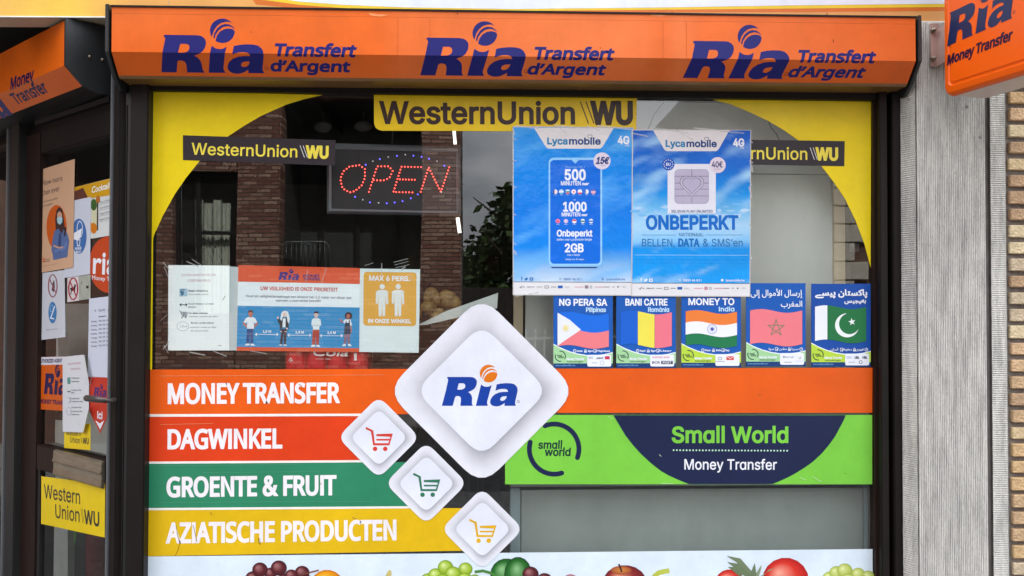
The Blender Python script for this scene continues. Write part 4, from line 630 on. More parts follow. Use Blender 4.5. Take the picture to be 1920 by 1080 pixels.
# ------------------------------------------------------------------ ground, road, the shop's own masonry and room
ZW0, ZW1 = .70, 2.372                       # window opening
XL, XR = atx(275, 0), atx(1638, 0)
b = MB(); b.add([(-60, -2.6-2.2, -.0), (60, -4.8, 0), (60, 30, 0), (-60, 30, 0)], [(0, 1, 2, 3)]); struct(b.build('pavement', M['pave']))
b = MB(); b.add([(-80, -60, -.13), (80, -60, -.13), (80, 40, -.13), (-80, 40, -.13)], [(0, 1, 2, 3)]); struct(b.build('road', M['asphalt']))
b = MB(); b.box(-60, 60, -4.95, -4.8, -.2, .003); struct(b.build('kerb', M['pave']))
b = MB(); b.box(-60, 60, -30, -9.4, -.2, -.0); struct(b.build('far_pavement', M['pave']))

CX, CY = atx(231, 0), .0                     # the corner where the 45 degree entrance meets the window
D45 = Vector((-math.sqrt(.5), math.sqrt(.5), 0)); N45 = Vector((-math.sqrt(.5), -math.sqrt(.5), 0))
b = MB(); b.box(CX+.02, XR+.15, .03, .17, 0.0, ZW0-.05); struct(b.build('stall_riser', M['dark']))
b = MB(); b.prism([(CX+.1, .2, 0.02), (1.75, .2, .02), (1.75, 6.2, .02), (-4, 6.2, .02), (-4, 3.0, .02)], (0, 0, .01)); struct(b.build('shop_floor', M['dark']))
b = MB(); b.prism([(CX+.02, .1, 2.84), (1.75, .1, 2.84), (1.75, 6.2, 2.84), (-4.6, 6.2, 2.84), (-4.6, 3.6, 2.84)], (0, 0, .05)); struct(b.build('ceiling', M['dark']))
b = MB(); b.box(-4.6, 1.8, 6.2, 6.3, 0, 2.9); b.box(1.75, 1.85, .2, 6.2, 0, 2.9); b.box(-4.7, -4.6, 3.2, 6.3, 0, 2.9); struct(b.build('room_wall', M['room']))
b = MB(); b.box(-1.6, 9, .1, .5, 2.9, 9); b.box(1.86, 9, .3, .6, 0, 2.9); b.box(-8, -1.6, 1.2, 1.6, 2.9, 9); struct(b.build('upper_wall', M['render']))
b = MB(); b.box(-9, CX+.35, -.05, 3, 2.74, 2.9); struct(b.build('recess_soffit', M['dark']))
q = Vector((CX, CY, 0)); b = MB(); b.obox(q+D45*.0-N45*.08+Vector((0, 0, 2.3)), D45*4.2, -N45*.06, (0, 0, .45)); struct(b.build('entrance_lintel', M['wood']))

# ------------------------------------------------------------------ street opposite (seen as reflections)
def far_house():
    t = thing('brick_house', 'dark red brick house with loggia and curtained window, reflected in the shop glass', 'house', mir(650, 580, 11))
    Yf = -11.0; X = lambda px, d=11: mir(px, 580, d).x; Z = lambda py, px=650: mir(px, py, 11).z
    z0, z1 = 0, 9.5; b = MB()
    zw0, zw1 = Z(590), Z(322)
    b.box(-9, X(322), Yf-.3, Yf, z0, z1); b.box(X(442), X(522), Yf-.35, Yf+.06, z0, z1)
    b.box(X(322), X(442), Yf-.3, Yf, zw1, z1); b.box(X(322), X(442), Yf-.3, Yf, z0, zw0)
    b.box(X(522), X(790), Yf-.3, Yf, z0, Z(512)); b.box(X(522), X(790), Yf-.3, Yf, Z(178), z1)
    b.box(X(790), X(862), Yf-4, Yf, z0, z1)
    b.build('wall', M['brick_far'], t)
    b = MB(); b.box(X(522)-.6, X(790)+.6, Yf-2.2, Yf-2.1, Z(512)-.5, Z(178)+.3); b.box(X(522)-.3, X(522)-.05, Yf-2.1, Yf-.35, Z(512)-.5, Z(178)+.3); b.box(X(522), X(790), Yf-2.1, Yf-.3, Z(178), Z(178)+.1); b.build('loggia_back', M['loggia'], t)
    b = MB(); b.box(X(522)-.3, X(790)+.3, Yf-2.09, Yf-2.0, Z(242), Z(205)); b.build('loggia_window', M['dim_glass'], t)
    for px in (560, 640, 720): b = MB(); b.box(X(px), X(px)+.07, Yf-2.06, Yf-1.98, Z(512), Z(245)); b.build('mullion', M['black'], t)
    b = MB(); b.box(X(322), X(442), Yf-.5, Yf-.45, zw0, zw1); b.build('room_back', M['dark'], t)
    fr = MB(); 
    for px in (322, 360, 436): fr.box(X(px), X(px)+.06, Yf-.24, Yf-.16, zw0, zw1)
    fr.box(X(322), X(442), Yf-.24, Yf-.16, zw1-.06, zw1); fr.box(X(322), X(442), Yf-.25, Yf-.17, Z(438), Z(438)+.05)
    w = fr.build('window', M['black'], t)
    b = MB(); b.box(X(322), X(442), Yf-.212, Yf-.208, zw0, zw1); b.build('pane', M['glass2'], w)
    for k in range(4):
        b = MB(); x0 = X(350+k*17); pts = []
        for i in range(9): pts.append((x0+i*.016, Yf-.36+.03*math.sin(i*1.9)))
        zt = Z(372+6*(k % 2))
        b.add([(x, y, zw0) for x, y in pts]+[(x, y, zt) for x, y in pts], [(i, i+1, i+10, i+9) for i in range(8)], True); b.build('curtain', M['curtain'], w)
    b = MB(); b.box(X(522), X(790), Yf-.1, Yf-.06, Z(512), Z(440)); b.build('balustrade_glass', M['glass2'], t)
    for px in (605, 683):
        p = mir(px, 238, 12.2); b = MB(); b.ball(p, .16, 12, 6, (1, 1, .6)); b.tube([p, p+Vector((0, 0, 1.0))], .012, 5); b.build('pendant_lamp', M['white'], t)
    return t
far_house()
def balcony_chair(px, label):
    p = mir(px, 505, 11.9); t = thing('balcony_chair', label, 'chair', p, 'chairs on the balcony opposite')
    b = MB(); b.box(p.x-.22, p.x+.22, p.y-.22, p.y+.22, p.z+.0, p.z+.04); b.build('seat', M['black'], t)
    b = MB(); b.tube([(p.x-.22, p.y+.2, p.z), (p.x-.23, p.y+.24, p.z+.36), (p.x-.15, p.y+.24, p.z+.42), (p.x+.15, p.y+.24, p.z+.42), (p.x+.23, p.y+.24, p.z+.36), (p.x+.22, p.y+.2, p.z)], .016, 6)
    for k in range(5): b.tube([(p.x-.16+.08*k, p.y+.22, p.z), (p.x-.16+.08*k, p.y+.24, p.z+.42)], .008, 5)
    b.build('backrest', M['silver'], t)
balcony_chair(595, 'metal balcony chair reflected above the safety poster')
balcony_chair(560, 'second metal balcony chair reflected just left of the other one')

def pale_house():
    t = thing('corner_house', 'pale rendered house with stone corner blocks, reflected at the right of the window', 'house', mir(1400, 580, 12))
    Yf = -12.0; X = lambda px: mir(px, 580, 12).x; b = MB()
    zt = mir(1285, 196, 12).z; ze = mir(1240, 246, 12).z
    b.prism([(X(1240), Yf, 0), (X(1585), Yf, 0), (X(1585), Yf, zt+3), (X(1290), Yf, zt), (X(1240), Yf, ze)], (0, -6, 0)); b.build('wall', M['render'], t)
    b = MB(); b.prism([(X(1585), Yf-.05, 0), (X(1750), Yf-.05, 0), (X(1750), Yf-.05, zt+3), (X(1585), Yf-.05, zt+3)], (0, -6, 0)); b.build('side_wall', M['brick_far2'], t)
    me = None; z = 0; k = 0
    while z < zt+2.5:
        w = X(1632)-X(1560) if k % 2 else X(1600)-X(1560)
        b = MB(); b.box(X(1560), X(1560)+w, Yf-.06, Yf+.05, z+.01, z+.29); b.build('quoin', M['quoin'], t, bevel=.01, seg=1); z += .3; k += 1
pale_house()
def tree(px, label, s=1.0, Yv=16, top=335):
    base = mir(px, 580, Yv); zt = mir(px, top, Yv).z
    t = thing('street_tree', label, 'tree', (base.x, base.y, 0), 'trees across the street')
    b = MB(); b.tube([(base.x, base.y, -.1), (base.x+.05, base.y, 1.2), (base.x-.04, base.y, 2.6), (base.x, base.y, zt-.8)], [.16, .13, .1, .03], 9)
    for k in range(7):
        a = k*2.4; b.tube([(base.x, base.y, 1.7+.25*k), (base.x+.6*math.cos(a), base.y+.6*math.sin(a), 2.3+.3*k), (base.x+1.1*math.cos(a), base.y+1.1*math.sin(a), 2.7+.3*k)], [.05, .035, .012], 6)
    b.build('trunk', M['bark'], t)
    v = MB(); rr = random.Random(px); cl = []
    for k in range(42):
        a = rr.uniform(0, 6.28); h = rr.uniform(0, 1); w = 1.75*s*math.sqrt(max(.05, 1-(2*h-1)**2))*rr.uniform(.35, 1.05)
        cl.append((base.x+w*math.cos(a), base.y+w*math.sin(a), 1.3+(zt-1.3)*h, rr.uniform(.22, .5)))
    for x, y, z, r in cl:
        for k in range(130):
            d = Vector((rr.gauss(0, 1), rr.gauss(0, 1), rr.gauss(0, .8)))*r*.6; p = Vector((x, y, z))+d
            u = Vector((rr.uniform(-1, 1), rr.uniform(-1, 1), rr.uniform(-.5, .5))).normalized(); w = u.orthogonal().normalized(); l = rr.uniform(.09, .17)
            v.add([p-u*l, p+w*l*.5, p+u*l, p-w*l*.5], [(0, 1, 2, 3)])
    o = v.build('crown', M['leaf'], t); o['kind'] = 'stuff'
tree(985, 'dark leafy tree reflected beside the blue phone poster', 1.15, 16, 372)
tree(1090, 'second dark tree reflected behind the blue phone posters', 1.1, 17, 300)
b = MB(); b.box(mir(862, 580, 14).x, mir(1240, 580, 14).x, -14.3, -14, 0, 2.0); tag(b.build('garden_wall', M['dark']), 'low dark garden wall reflected under the trees across the street', 'wall')
p = mir(1020, 690, 9); t = thing('iron_railing', 'pale spear-topped iron railing reflected left of the remittance posters', 'railing', p)
zr = mir(1020, 612, 9).z
for i in range(26):
    x = mir(930, 600, 9).x+i*.125; b = MB(); b.tube([(x, -9, 0), (x, -9, zr-.1)], .012, 6); b.tube([(x, -9, zr-.1), (x, -9, zr-.06), (x, -9, zr)], [.012, .022, .002], 6); b.build('bar', M['iron'], t)
for zz in (zr-.16, .3):
    b = MB(); b.box(mir(925, 600, 9).x, mir(930, 600, 9).x+3.2, -9.012, -8.988, zz, zz+.03); b.build('cross_rail', M['iron'], t)
b = MB(); b.box(-16, -9.2, -3, 14, 0, 7); tag(b.build('side_street_house', M['brick_far2']), 'brown brick house across the side street, left of the entrance', 'house')

# ------------------------------------------------------------------ shop window: frame, glass
WIN = Plane((0, 0, 1.6), (0, -1, 0), (1, 0, 0))
sw = thing('shop_window', 'large shop window in a dark brown metal frame, covered with stickers and posters', 'window', (0, 0, ZW0-.1))
xa, xb, xc = atx(240, -.05), atx(274, -.05), atx(284, -.01)
b = MB(); b.box(xa, xb, -.05, .06, .0, 2.55); b.build('frame_post', M['frame'], sw, .004)
b = MB(); b.box(xb-.002, atx(277, -.02), -.02, .05, ZW0-.05, ZW1+.05); b.build('glazing_bead', M['wood'], sw, .003)
xr1, xr2 = atx(1638, -.012), atx(1650, -.02)
b = MB(); b.box(xr1, xr2, -.02, .05, ZW0-.05, ZW1+.05); b.build('glazing_bead', M['wood'], sw, .003)
b = MB(); x2 = atx(1690, -.05); x1 = atx(1651, -.05); b.box(x1, x1+.028, -.05, .06, 0, 2.5); b.box(x2-.03, x2, -.055, .06, 0, 2.5); b.box(x1, x2, -.012, .06, 0, 2.5); b.build('shutter_guide', M['frame'], sw, .003)
ztop = atz(960, 178, -.03)
b = MB(); b.box(xb, x1, -.03, .06, ztop, ztop+.055); b.build('head_rail', M['frame'], sw, .004)
b = MB(); b.box(xb, x1, -.045, .06, ztop+.058, 2.56); b.build('transom', M['frame'], sw, .004)
b = MB(); b.box(xb, x1, -.05, .1, ZW0-.34, ZW0-.28); b.build('sill', M['frame'], sw, .004)
b = MB(); b.box(xb, xr2, 0, .006, ZW0-.3, ZW1+.06)
g = MB(); g.add([(xb, 0, ZW0-.3), (xr2, 0, ZW0-.3), (xr2, 0, ztop+.03), (xb, 0, ztop+.03)], [(0, 1, 2, 3)]); g.build('glass', M['glass'], sw)

# ------------------------------------------------------------------ roller shutter box over the window
PB = .2
F0 = at(209, 97, -PB); F1 = at(1717, 114.5, -PB); e1 = (F1-F0).normalized()
SH = Sheet(F0, e1, (0, -1, 0), (0, -math.sqrt(.5), -math.sqrt(.5)))
uL, uR = 0.0, (F1-F0).length; S45 = .062*math.sqrt(2)
vt = SH.uv((960, 23))[1]
ORG = c(226, 104, 36); PUR = c(40, 42, 130, .7); REDP = c(150, 60, 40)
box = thing('shutter_box', 'orange shutter box over the window, lettered Ria Transfert d\'Argent three times', 'shutter box', (F0+F1)/2)
P = Print(SH); nx = 40
_um = [SH.uv((x, 60))[0] for x in (746, 806, 1222, 1243, 1287)]
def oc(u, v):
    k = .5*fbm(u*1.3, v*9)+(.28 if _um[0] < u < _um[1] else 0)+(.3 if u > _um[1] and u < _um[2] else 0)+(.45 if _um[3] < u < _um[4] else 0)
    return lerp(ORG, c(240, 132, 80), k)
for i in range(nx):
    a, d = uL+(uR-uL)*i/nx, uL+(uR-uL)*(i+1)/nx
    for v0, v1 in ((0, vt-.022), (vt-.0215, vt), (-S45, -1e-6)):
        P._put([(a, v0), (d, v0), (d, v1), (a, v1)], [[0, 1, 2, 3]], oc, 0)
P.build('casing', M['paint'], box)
sm = Print(SH)
for q_ in (SH.uv((746, 60))[0], SH.uv((806, 60))[0], SH.uv((1243, 60))[0], SH.uv((1287, 60))[0]): sm._put([(q_-.0008, 0), (q_+.0008, 0), (q_+.0008, vt-.024), (q_-.0008, vt-.024)], [[0, 1, 2, 3]], c(196, 86, 36), .5)
for (x, y, l) in ((857, 25, 5), (926, 22, 3), (1260, 24, 3), (1562, 77, 6), (1550, 26, 3), (470, 60, 2), (1125, 90, 2), (640, 88, 2)): sm.line([(x, y-l/2), (x+1.2, y+l/2)], 1.6, c(110, 50, 26), .6)
for x0 in (690, 1215): sm.poly([(x0, 24), (x0+18, 27), (x0+40, 27.5), (x0+24, 31), (x0+6, 29)], c(246, 160, 110), .6)
sm.build('wear_marks', M['paint'], box)
b = MB(); T = lambda u, v, o=0: SH.xyz(u, v, o)
lip0, lip1 = T(uL, -S45), T(uR, -S45)
b.add([lip0, lip1, lip1+Vector((0, .01, -.008)), lip0+Vector((0, .01, -.008)), lip1+Vector((0, .125, -.008)), lip0+Vector((0, .125, -.008))], [(0, 1, 2, 3), (3, 2, 4, 5)])
b.build('bottom_rail', solid('rail_orange_brown', (.2, .1, .03), .3, var=.2), box)
b = MB(); tl, tr_ = T(uL, vt), T(uR, vt); b.add([tl, tr_, tr_+Vector((0, .2, 0)), tl+Vector((0, .2, 0))], [(0, 1, 2, 3)]); b.build('top_cover', M['cap'], box)
b = MB(); b.obox(T(uL-.004, vt-.001), e1*(uR-uL+.008), (0, -.004, 0), (0, 0, .006)); b.build('top_edge', M['frame'], box)
for uu, dd in ((uL-.0075, -.012), (uR+.0075, .012)):
    pr = [T(uu, vt+.008, .006), T(uu, .0, .006), T(uu, -S45*1.04, .006), T(uu, -S45*1.04, .006)+Vector((0, .05, -.03)), T(uu, -S45)+Vector((0, .16, -.03)), T(uu, vt+.008)+Vector((0, .24, 0))]
    b = MB(); b.prism(pr, e1*dd); b.build('end_cap', M['cap'], box, .002)
L0 = [((303, 135.5), (496, 137)), ((788, 141.3), (980, 142.6)), ((1280, 147), (1467, 146.8))]
for (A, B) in L0:
    lg = Print(SH); a, b2 = SH.uv(A), SH.uv(B); mv = (a[1]+b2[1])/2; a, b2 = (a[0], mv), (b2[0], mv)
    ria(lg, a, b2, PUR, PUR, 1, reg=REDP); lg.build('logo', M['paint'], box)
    k = (b2[0]-a[0])/193.0; tx = Print(SH)
    # second part of the sign: two italic lines
    s1 = SH.uv((512, 104.5)); s2 = SH.uv((515, 134.5)); ra = SH.uv((303, 135.5))
    o1 = (a[0]+s1[0]-ra[0], mv+s1[1]-ra[1]); o2 = (a[0]+s2[0]-ra[0]-.002, mv+s2[1]-ra[1]+.003)
    tx.uvtext('H', 'Transfert', o1, (o1[0]+.268, o1[1]), .0385, PUR, .075, .2, 1)
    tx.uvtext('H', "d’Argent", (o2[0]-.012, o2[1]), (o2[0]+.25, o2[1]), .037, PUR, .075, .2, 1)
    tx.build('lettering', M['paint'], box)

# ------------------------------------------------------------------ fascia above
YF = -.06
fz = Print(Plane((0, YF, 2.7), (0, -1, 0), (1, 0, 0)))
fs_t = thing('fascia_sign', 'cream and orange fascia board with a white arched field, above the shutter box', 'sign', at(960, 30, YF))
def fcol(p, q):
    return ramp([(0, c(236, 180, 100)), (.12, c(240, 200, 90)), (.2, c(232, 172, 100)), (1, c(226, 165, 105))], p)  # yellow reflected glow near the left end is put into the board colour
BL_, BR_ = (-60, 30.5), (1800, 41)
tp = [(-60, -190), (316, -190), (317, -190), (1800, -190)]
seam = 316; sb = 30.5+10.5*(376/1860)
fz.grid([(-60, -190), (seam-.6, -190), (seam-.6, sb), BL_], 20, 2, lambda p, q: fcol(p*.25, q)); fz.grid([(seam+.6, -190), (1800, -190), BR_, (seam+.6, sb)], 30, 2, lambda p, q: fcol(.3+p*.7, q))
def arch(d): return [(380, -110-d), (480, -10+d*1.4), (560, 3+d), (640, 9+d), (760, 14.0+d*.8), (960, 17+d*.6), (1250, 14+d*.7), (1500, 10+d), (1800, 7+d), (1800, -185), (380, -185)]
fz.poly(arch(13), c(222, 120, 60), 1); fz.poly(arch(6), c(240, 205, 70), 2); fz.poly(arch(0), c(232, 236, 246), 3)
fz.build('panel_print', M['vinyl'], fs_t)
a, d = at(-60, 30.5, YF), at(1800, 41, YF); b = MB(); b.prism([a+Vector((0, .001, .0)), d+Vector((0, .001, 0)), d+Vector((0, .001, 1.2)), a+Vector((0, .001, 1.2))], (0, .12, 0)); b.build('board', solid('fascia_board', (.5, .4, .28), .6), fs_t)
b = MB(); b.obox(a+Vector((0, -.004, -.003)), d-a, (0, .006, 0), (0, 0, .004)); b.build('edge_trim', M['white'], fs_t)

# ------------------------------------------------------------------ 45 degree entrance: second shutter box
Q45 = Vector((CX, CY, 0))
def P45(off): return Plane(Q45+N45*off, N45, -D45)
FP = P45(.17); g0 = FP.hit(120, 123); g1 = FP.hit(0, 184); eL = (g0-g1).normalized(); eL = (-D45+Vector((0, 0, eL.z*.3))).normalized()
SL = Sheet(g0, eL, N45, (N45+Vector((0, 0, -1))).normalized())
vtl = SL.uv((118, 40))[1]
lb = thing('corner_shutter_box', 'orange shutter box with a black end cap over the angled entrance door', 'shutter box', g0)
P = Print(SL); s45 = .085
def ocl(u, v): return lerp(c(226, 104, 0), c(234, 116, 4), fbm(u*3, v*8))
for i in range(14):
    a, d = -1.6+1.6*i/14, -1.6+1.6*(i+1)/14
    for v0, v1 in ((0, vtl), (-s45, -1e-6)): P._put([(a, v0), (d, v0), (d, v1), (a, v1)], [[0, 1, 2, 3]], ocl, 0)
P.build('casing', M['paint'], lb)
T2 = lambda u, v, o=0: SL.xyz(u, v, o)
pr = [T2(.008, vtl+.006, .004), T2(.008, 0, .004), T2(.008, -s45, .004), T2(.008, -s45)-N45*.05+Vector((0, 0, -.02)), T2(.008, -s45)-N45*.2+Vector((0, 0, -.02)), T2(.008, vtl+.006)-N45*.27]
b = MB(); b.prism(pr, -D45*.012); cp = b.build('end_cap', M['cap'], lb, .002)
for pz in ((168, 106), (192, 112)):
    h = Plane(T2(.0215, 0), -D45, N45).hit(*pz); b = MB(); b.ball(h, .006, 8, 5); b.build('screw', M['bolt'], lb)
b = MB(); l0, l1 = T2(-1.6, -s45), T2(.0, -s45); b.add([l0, l1, l1-N45*.16+Vector((0, 0, -.006)), l0-N45*.16+Vector((0, 0, -.006))], [(0, 1, 2, 3)]); b.build('bottom_rail', M['cap'], lb)
b = MB(); l0, l1 = T2(-1.6, vtl), T2(.0, vtl); b.add([l0, l1, l1-N45*.26, l0-N45*.26], [(0, 1, 2, 3)]); b.build('top_cover', M['cap'], lb)
tx = Print(SL); VIO = c(36, 24, 100, .6)
def tl2(s, A, B, h):
    a, d = SL.uv(A), SL.uv(B); tx.uvtext('H', s, a, (d[0], a[1]), h, VIO, .06, .2, 1)
tl2('Money', (20, 168.5), (64, 150), .042); tl2('Transfer', (31, 195.5), (94, 172), .042)
tx.build('lettering', M['paint'], lb)
lg = Print(SL); bR = SL.uv((25, 214)); ria(lg, (bR[0]-.34, bR[1]), bR, PUR, PUR, 1, reg=None); lg.build('logo', M['paint'], lb)

# corner post
b = MB(); pp = P45(.03); a = pp.hit(239, 580); w = pp.hit(226, 580)
cpo = thing('corner_post', 'dark metal corner post between the entrance door and the window', 'post', (CX, CY, 0))
b = MB(); v0 = Q45+N45*.03; b.obox(Vector((v0.x, v0.y, 0))+(-D45)*0.02, D45*.045, -N45*.1, (0, 0, 2.5)); b.build('post_core', M['frame'], cpo, .004)
b = MB(); b.obox(Vector((v0.x, v0.y, 0))+D45*.03+N45*.004, D45*.012, -N45*.05, (0, 0, 2.46)); b.build('seal_strip', M['silver'], cpo, .002)
b = MB(); b.box(v0.x+.0, xa+.002, -.02, .05, 0, 2.52); b.build('filler', M['black'], cpo)

# ------------------------------------------------------------------ entrance door
dr = thing('entrance_door', 'dark brown shop door plastered with notices, set at an angle', 'door', Q45+D45*.1)
FR = P45(0.0); GL = P45(-.014)
def dbox(pxa, pxb, z0, z1, o0, o1, mat, name, bev=.004):
    """bar on the door plane between two pixel columns (measured on its front face)"""
    pl = P45(o0); ua = pl.hit(pxa, 580); ub = pl.hit(pxb, 580); b = MB()
    b.obox(Vector((ua.x, ua.y, z0)), Vector((ub.x-ua.x, ub.y-ua.y, 0)), N45*(o1-o0), (0, 0, z1-z0)); return b.build(name, mat, dr, bev)
def dz(px, py, o=0.0): return P45(o).hit(px, py).z
dbox(204, 232, 0.02, 2.3, .01, -.07, M['frame'], 'stile')
dbox(34, 72, 0.02, 2.3, 0.002, -.07, M['wood'], 'stile')
dbox(14, 31, 0, 2.36, .03, -.08, M['black'], 'jamb')
ztop_d = dz(140, 273, -.0)
zr0, zr1 = dz(130, 896, 0), dz(130, 847, 0)
zb = dz(130, 1075, 0)-.45
dbox(72, 204, ztop_d, 2.3, .008, -.07, M['frame'], 'top_rail'); dbox(72, 204, zr0, zr1, .008, -.07, M['wood'], 'mid_rail'); dbox(72, 204, .02, zb, .008, -.07, M['wood'], 'bottom_rail')
dbox(72, 74.5, zr1, ztop_d, -.004, -.06, M['black'], 'glazing_bead', .002); dbox(72, 80, zb, zr0, -.004, -.06, M['black'], 'glazing_bead', .002)
dbox(20, 203, 2.302, 2.42, -.012, -.08, M['frame'], 'head')
dbox(60, 200, 2.33, 2.35, .006, -.0115, M['black'], 'closer_track', .002)
for z0, z1 in ((zr1, ztop_d), (zb, zr0)):
    ua, ub = GL.hit(70, 580), GL.hit(212, 580); g = MB(); g.add([(ua.x, ua.y, z0), (ub.x, ub.y, z0), (ub.x, ub.y, z1), (ua.x, ua.y, z1)], [(0, 1, 2, 3)]); g.build('glass', M['glass'], dr)
# mail slot: folded bronze plate
pl = P45(.01); a = pl.hit(106, 878); d = pl.hit(197, 878); zz0, zz1 = pl.hit(150, 902).z, pl.hit(150, 853).z; dh = zz1-zz0
prof = [(0, 0), (.010, .0), (.015, .06*dh), (.012, .3*dh), (.0125, .5*dh), (.019, .56*dh), (.014, .66*dh), (.013, .95*dh), (.008, dh), (0, dh)]
b = MB(); b.prism([Vector((a.x, a.y, zz0+h))+N45*o for o, h in prof], Vector((d.x-a.x, d.y-a.y, 0))); b.build('letter_flap', M['bronze'], dr, .0015)
hp = P45(.075); h0 = hp.hit(159, 746); h1 = hp.hit(197, 751); h2 = P45(.0).hit(209, 752)
b = MB(); b.tube([h0, h0+(h1-h0)*.1, h0+(h1-h0)*.5, h1, h1-N45*.03, h2], [.006, .0115, .011, .009, .009, .009], 10); b.build('handle', M['handle'], dr)
hp = P45(-.1); h0 = hp.hit(100, 778); h1 = hp.hit(125, 780); b = MB(); b.tube([h0, h0+(h1-h0)*.2, h1], [.008, .02, .018], 8); b.build('inner_handle', M['black'], dr)
# the next panel of the angled front, left of the door
sp = thing('side_glazing', 'narrow glazed panel beyond the entrance door at the left edge', 'window panel', FR.hit(3, 700))
ua, ub = GL.hit(-160, 580), GL.hit(13, 580); g = MB(); g.add([(ua.x, ua.y, .1), (ub.x, ub.y, .1), (ub.x, ub.y, 2.3), (ua.x, ua.y, 2.3)], [(0, 1, 2, 3)]); g.build('glass', M['glass'], sp)
def spb(pxa, pxb, mat, nm, o0=.02):
    pl = P45(o0); ua = pl.hit(pxa, 580); ub = pl.hit(pxb, 580); b = MB(); b.obox(Vector((ua.x, ua.y, 0)), Vector((ub.x-ua.x, ub.y-ua.y, 0)), N45*-.08, (0, 0, 2.4)); b.build(nm, mat, sp, .003)
spb(7, 11, M['silver'], 'edge_strip'); spb(-200, -150, M['frame'], 'frame_post')

# ------------------------------------------------------------------ concrete pillar and brick wall at the right
YP = -.12
pil = thing('concrete_pillar', 'grey concrete pillar with finely ribbed faces, right of the window', 'pillar', (atx(1785, YP), YP, 0))
xs0 = atx(1692, -.06); xs1, xs2 = atx(1722, YP), atx(1850, YP)
b = MB(); zt = atz(1745, 41.5, YP); n = 38; prof = []
for i in range(n):
    x = xs1+(xs2-xs1)*i/n; w = (xs2-xs1)/n; j = R.uniform(-.0006, .0006)
    prof += [(x, YP+.0065), (x+w*.28, YP-.0004+j), (x+w*.68, YP-.0006+j), (x+w*.95, YP+.0065)]
prof.append((xs2, YP+.002)); vs = []; fs = []
nz_ = 1
for x, y in prof: vs += [(x, y, 0), (x, y, zt)]
fs = [(2*i, 2*i+2, 2*i+3, 2*i+1) for i in range(len(prof)-1)]
b.add(vs, fs); b.build('ribbed_face', M['concrete'], pil)
def hrib(x0, y0, x1, y1, pitch, name, dep=.0045):
    b = MB(); nn = int(zt/pitch); d = Vector((y1-y0, -(x1-x0), 0)).normalized()
    if d.y > 0 or (abs(d.y) < .2 and d.x > 0): d = -d
    vs = []; fs = []
    for i in range(nn):
        z = i*pitch; j = R.uniform(-.0005, .0005)
        for zz, o in ((z, 0), (z+pitch*.25, dep+j), (z+pitch*.7, dep+j), (z+pitch*.95, 0)):
            vs += [(x0+d.x*o, y0+d.y*o, zz), (x1+d.x*o, y1+d.y*o, zz)]
    fs = [(2*i, 2*i+1, 2*i+3, 2*i+2) for i in range(len(vs)//2-1)]
    b.add(vs, fs); return b.build(name, M['concrete'], pil)
hrib(xs0, -.06, xs1-.002, YP+.003, .0075, 'left_return')
xg1, xg2, xg3 = atx(1860, YP), atx(1888, YP), atx(1893, YP)
hrib(xg1, YP+.006, xg2, YP+.006, .0075, 'right_band')
b = MB(); b.box(xs2, xg1, YP+.018, YP+.12, 0, zt); b.build('groove', M['concrete_d'], pil)
b = MB(); b.box(xg2, xg3, YP+.012, YP+.12, 0, zt); b.box(xs0+.001, xg2, YP+.02, .12, 0.001, zt-.001) if False else None; b.build('joint', M['concrete_d'], pil)
b = MB(); b.box(xs1, xg2, YP+.03, .2, 0, zt); b.build('core', M['concrete_d'], pil)
for px, py in ((1813, 200), (1838, 257), (1704, 186)):
    q = at(px, py, YP-.0005); b = MB(); b.ball(q, .007, 9, 5, (.8, .25, 1)); b.build('hole', M['concrete_d'], pil)
bw = thing('brick_wall', 'yellow brick wall with deep joints at the right edge of the picture', 'wall', (xg3, YP, 0))
zt = 2.95; b = MB(); b.box(xg3, xg3+1.262, YP+.014, YP+.2, 0, zt); b.build('mortar', M['mortar'], bw)
pitch = (atz(1905, 1000, YP)-atz(1905, 180, YP))/-26.0; pitch = abs(pitch); z = atz(1905, 194, YP)-pitch*40; bl = .19
meshes = []
for k in range(21):
    mb = MB(); l = bl*R.uniform(.96, 1.03) if k < 13 else bl*R.uniform(.46, .54)
    mb.box(0, l, 0, .03, 0, pitch*.71+R.uniform(-.003, .003)); me = mb.build('brick', BM[k % 7], None, .0025, seg=1); meshes.append((me.data, l)); bpy.data.objects.remove(me)
for row in range(45):
    x = xg3+.004+R.uniform(-.003, .003); k = 0
    if z > .3:
        while x < xg3+1.16:
            me, l = meshes[R.randrange(13, 21) if ((k == 0 and row % 2) or x > xg3+1.08) else R.randrange(0, 13)]
            o = bpy.data.objects.new('brick', me); COL.objects.link(o); o.parent = bw
            o.location = Vector((x+l/2, YP+.010+R.uniform(-.003, .003), z+pitch*.35))-Vector(bw.location); x += l+.012; k += 1
    z += pitch

# ------------------------------------------------------------------ projecting sign
BETA = math.radians(13); H = Vector((math.sin(BETA), -math.cos(BETA), 0)); NS = Vector((-math.cos(BETA), -math.sin(BETA), 0))
PS = Plane(at(1765, 100, -.2), NS, H)
ps = thing('projecting_sign', 'orange box sign sticking out over the pavement, lettered Ria Money Transfer', 'sign', PS.p0)
fa = PS.uv((1766, 186)); w_s = .86; zt_s = .95; r = .035
def so(d): return rrect(fa[0]+d, fa[1]+.004+d, fa[0]+w_s-d, fa[1]+zt_s-d, r-d*.5, 6)
P = Print(PS); OS = c(244, 106, 22)
lv = [(0.0, -.022), (.004, -.010), (.012, -.003), (.03, 0), (.034, -.0035), (.040, -.0035), (.044, 0.0)]
loops = [so(d) for d, o in lv]; m = len(loops[0])
for l, (d, o) in zip(loops, lv):
    for p in l: P.v.append(PS.xyz(p[0], p[1], o)); P.k.append(OS)
for i in range(len(lv)-1):
    for k in range(m): P.f.append([i*m+k, i*m+(k+1) % m, (i+1)*m+(k+1) % m, (i+1)*m+k])
P.f.append([(len(lv)-1)*m+k for k in range(m)])
P.build('face', M['acrylic'], ps)
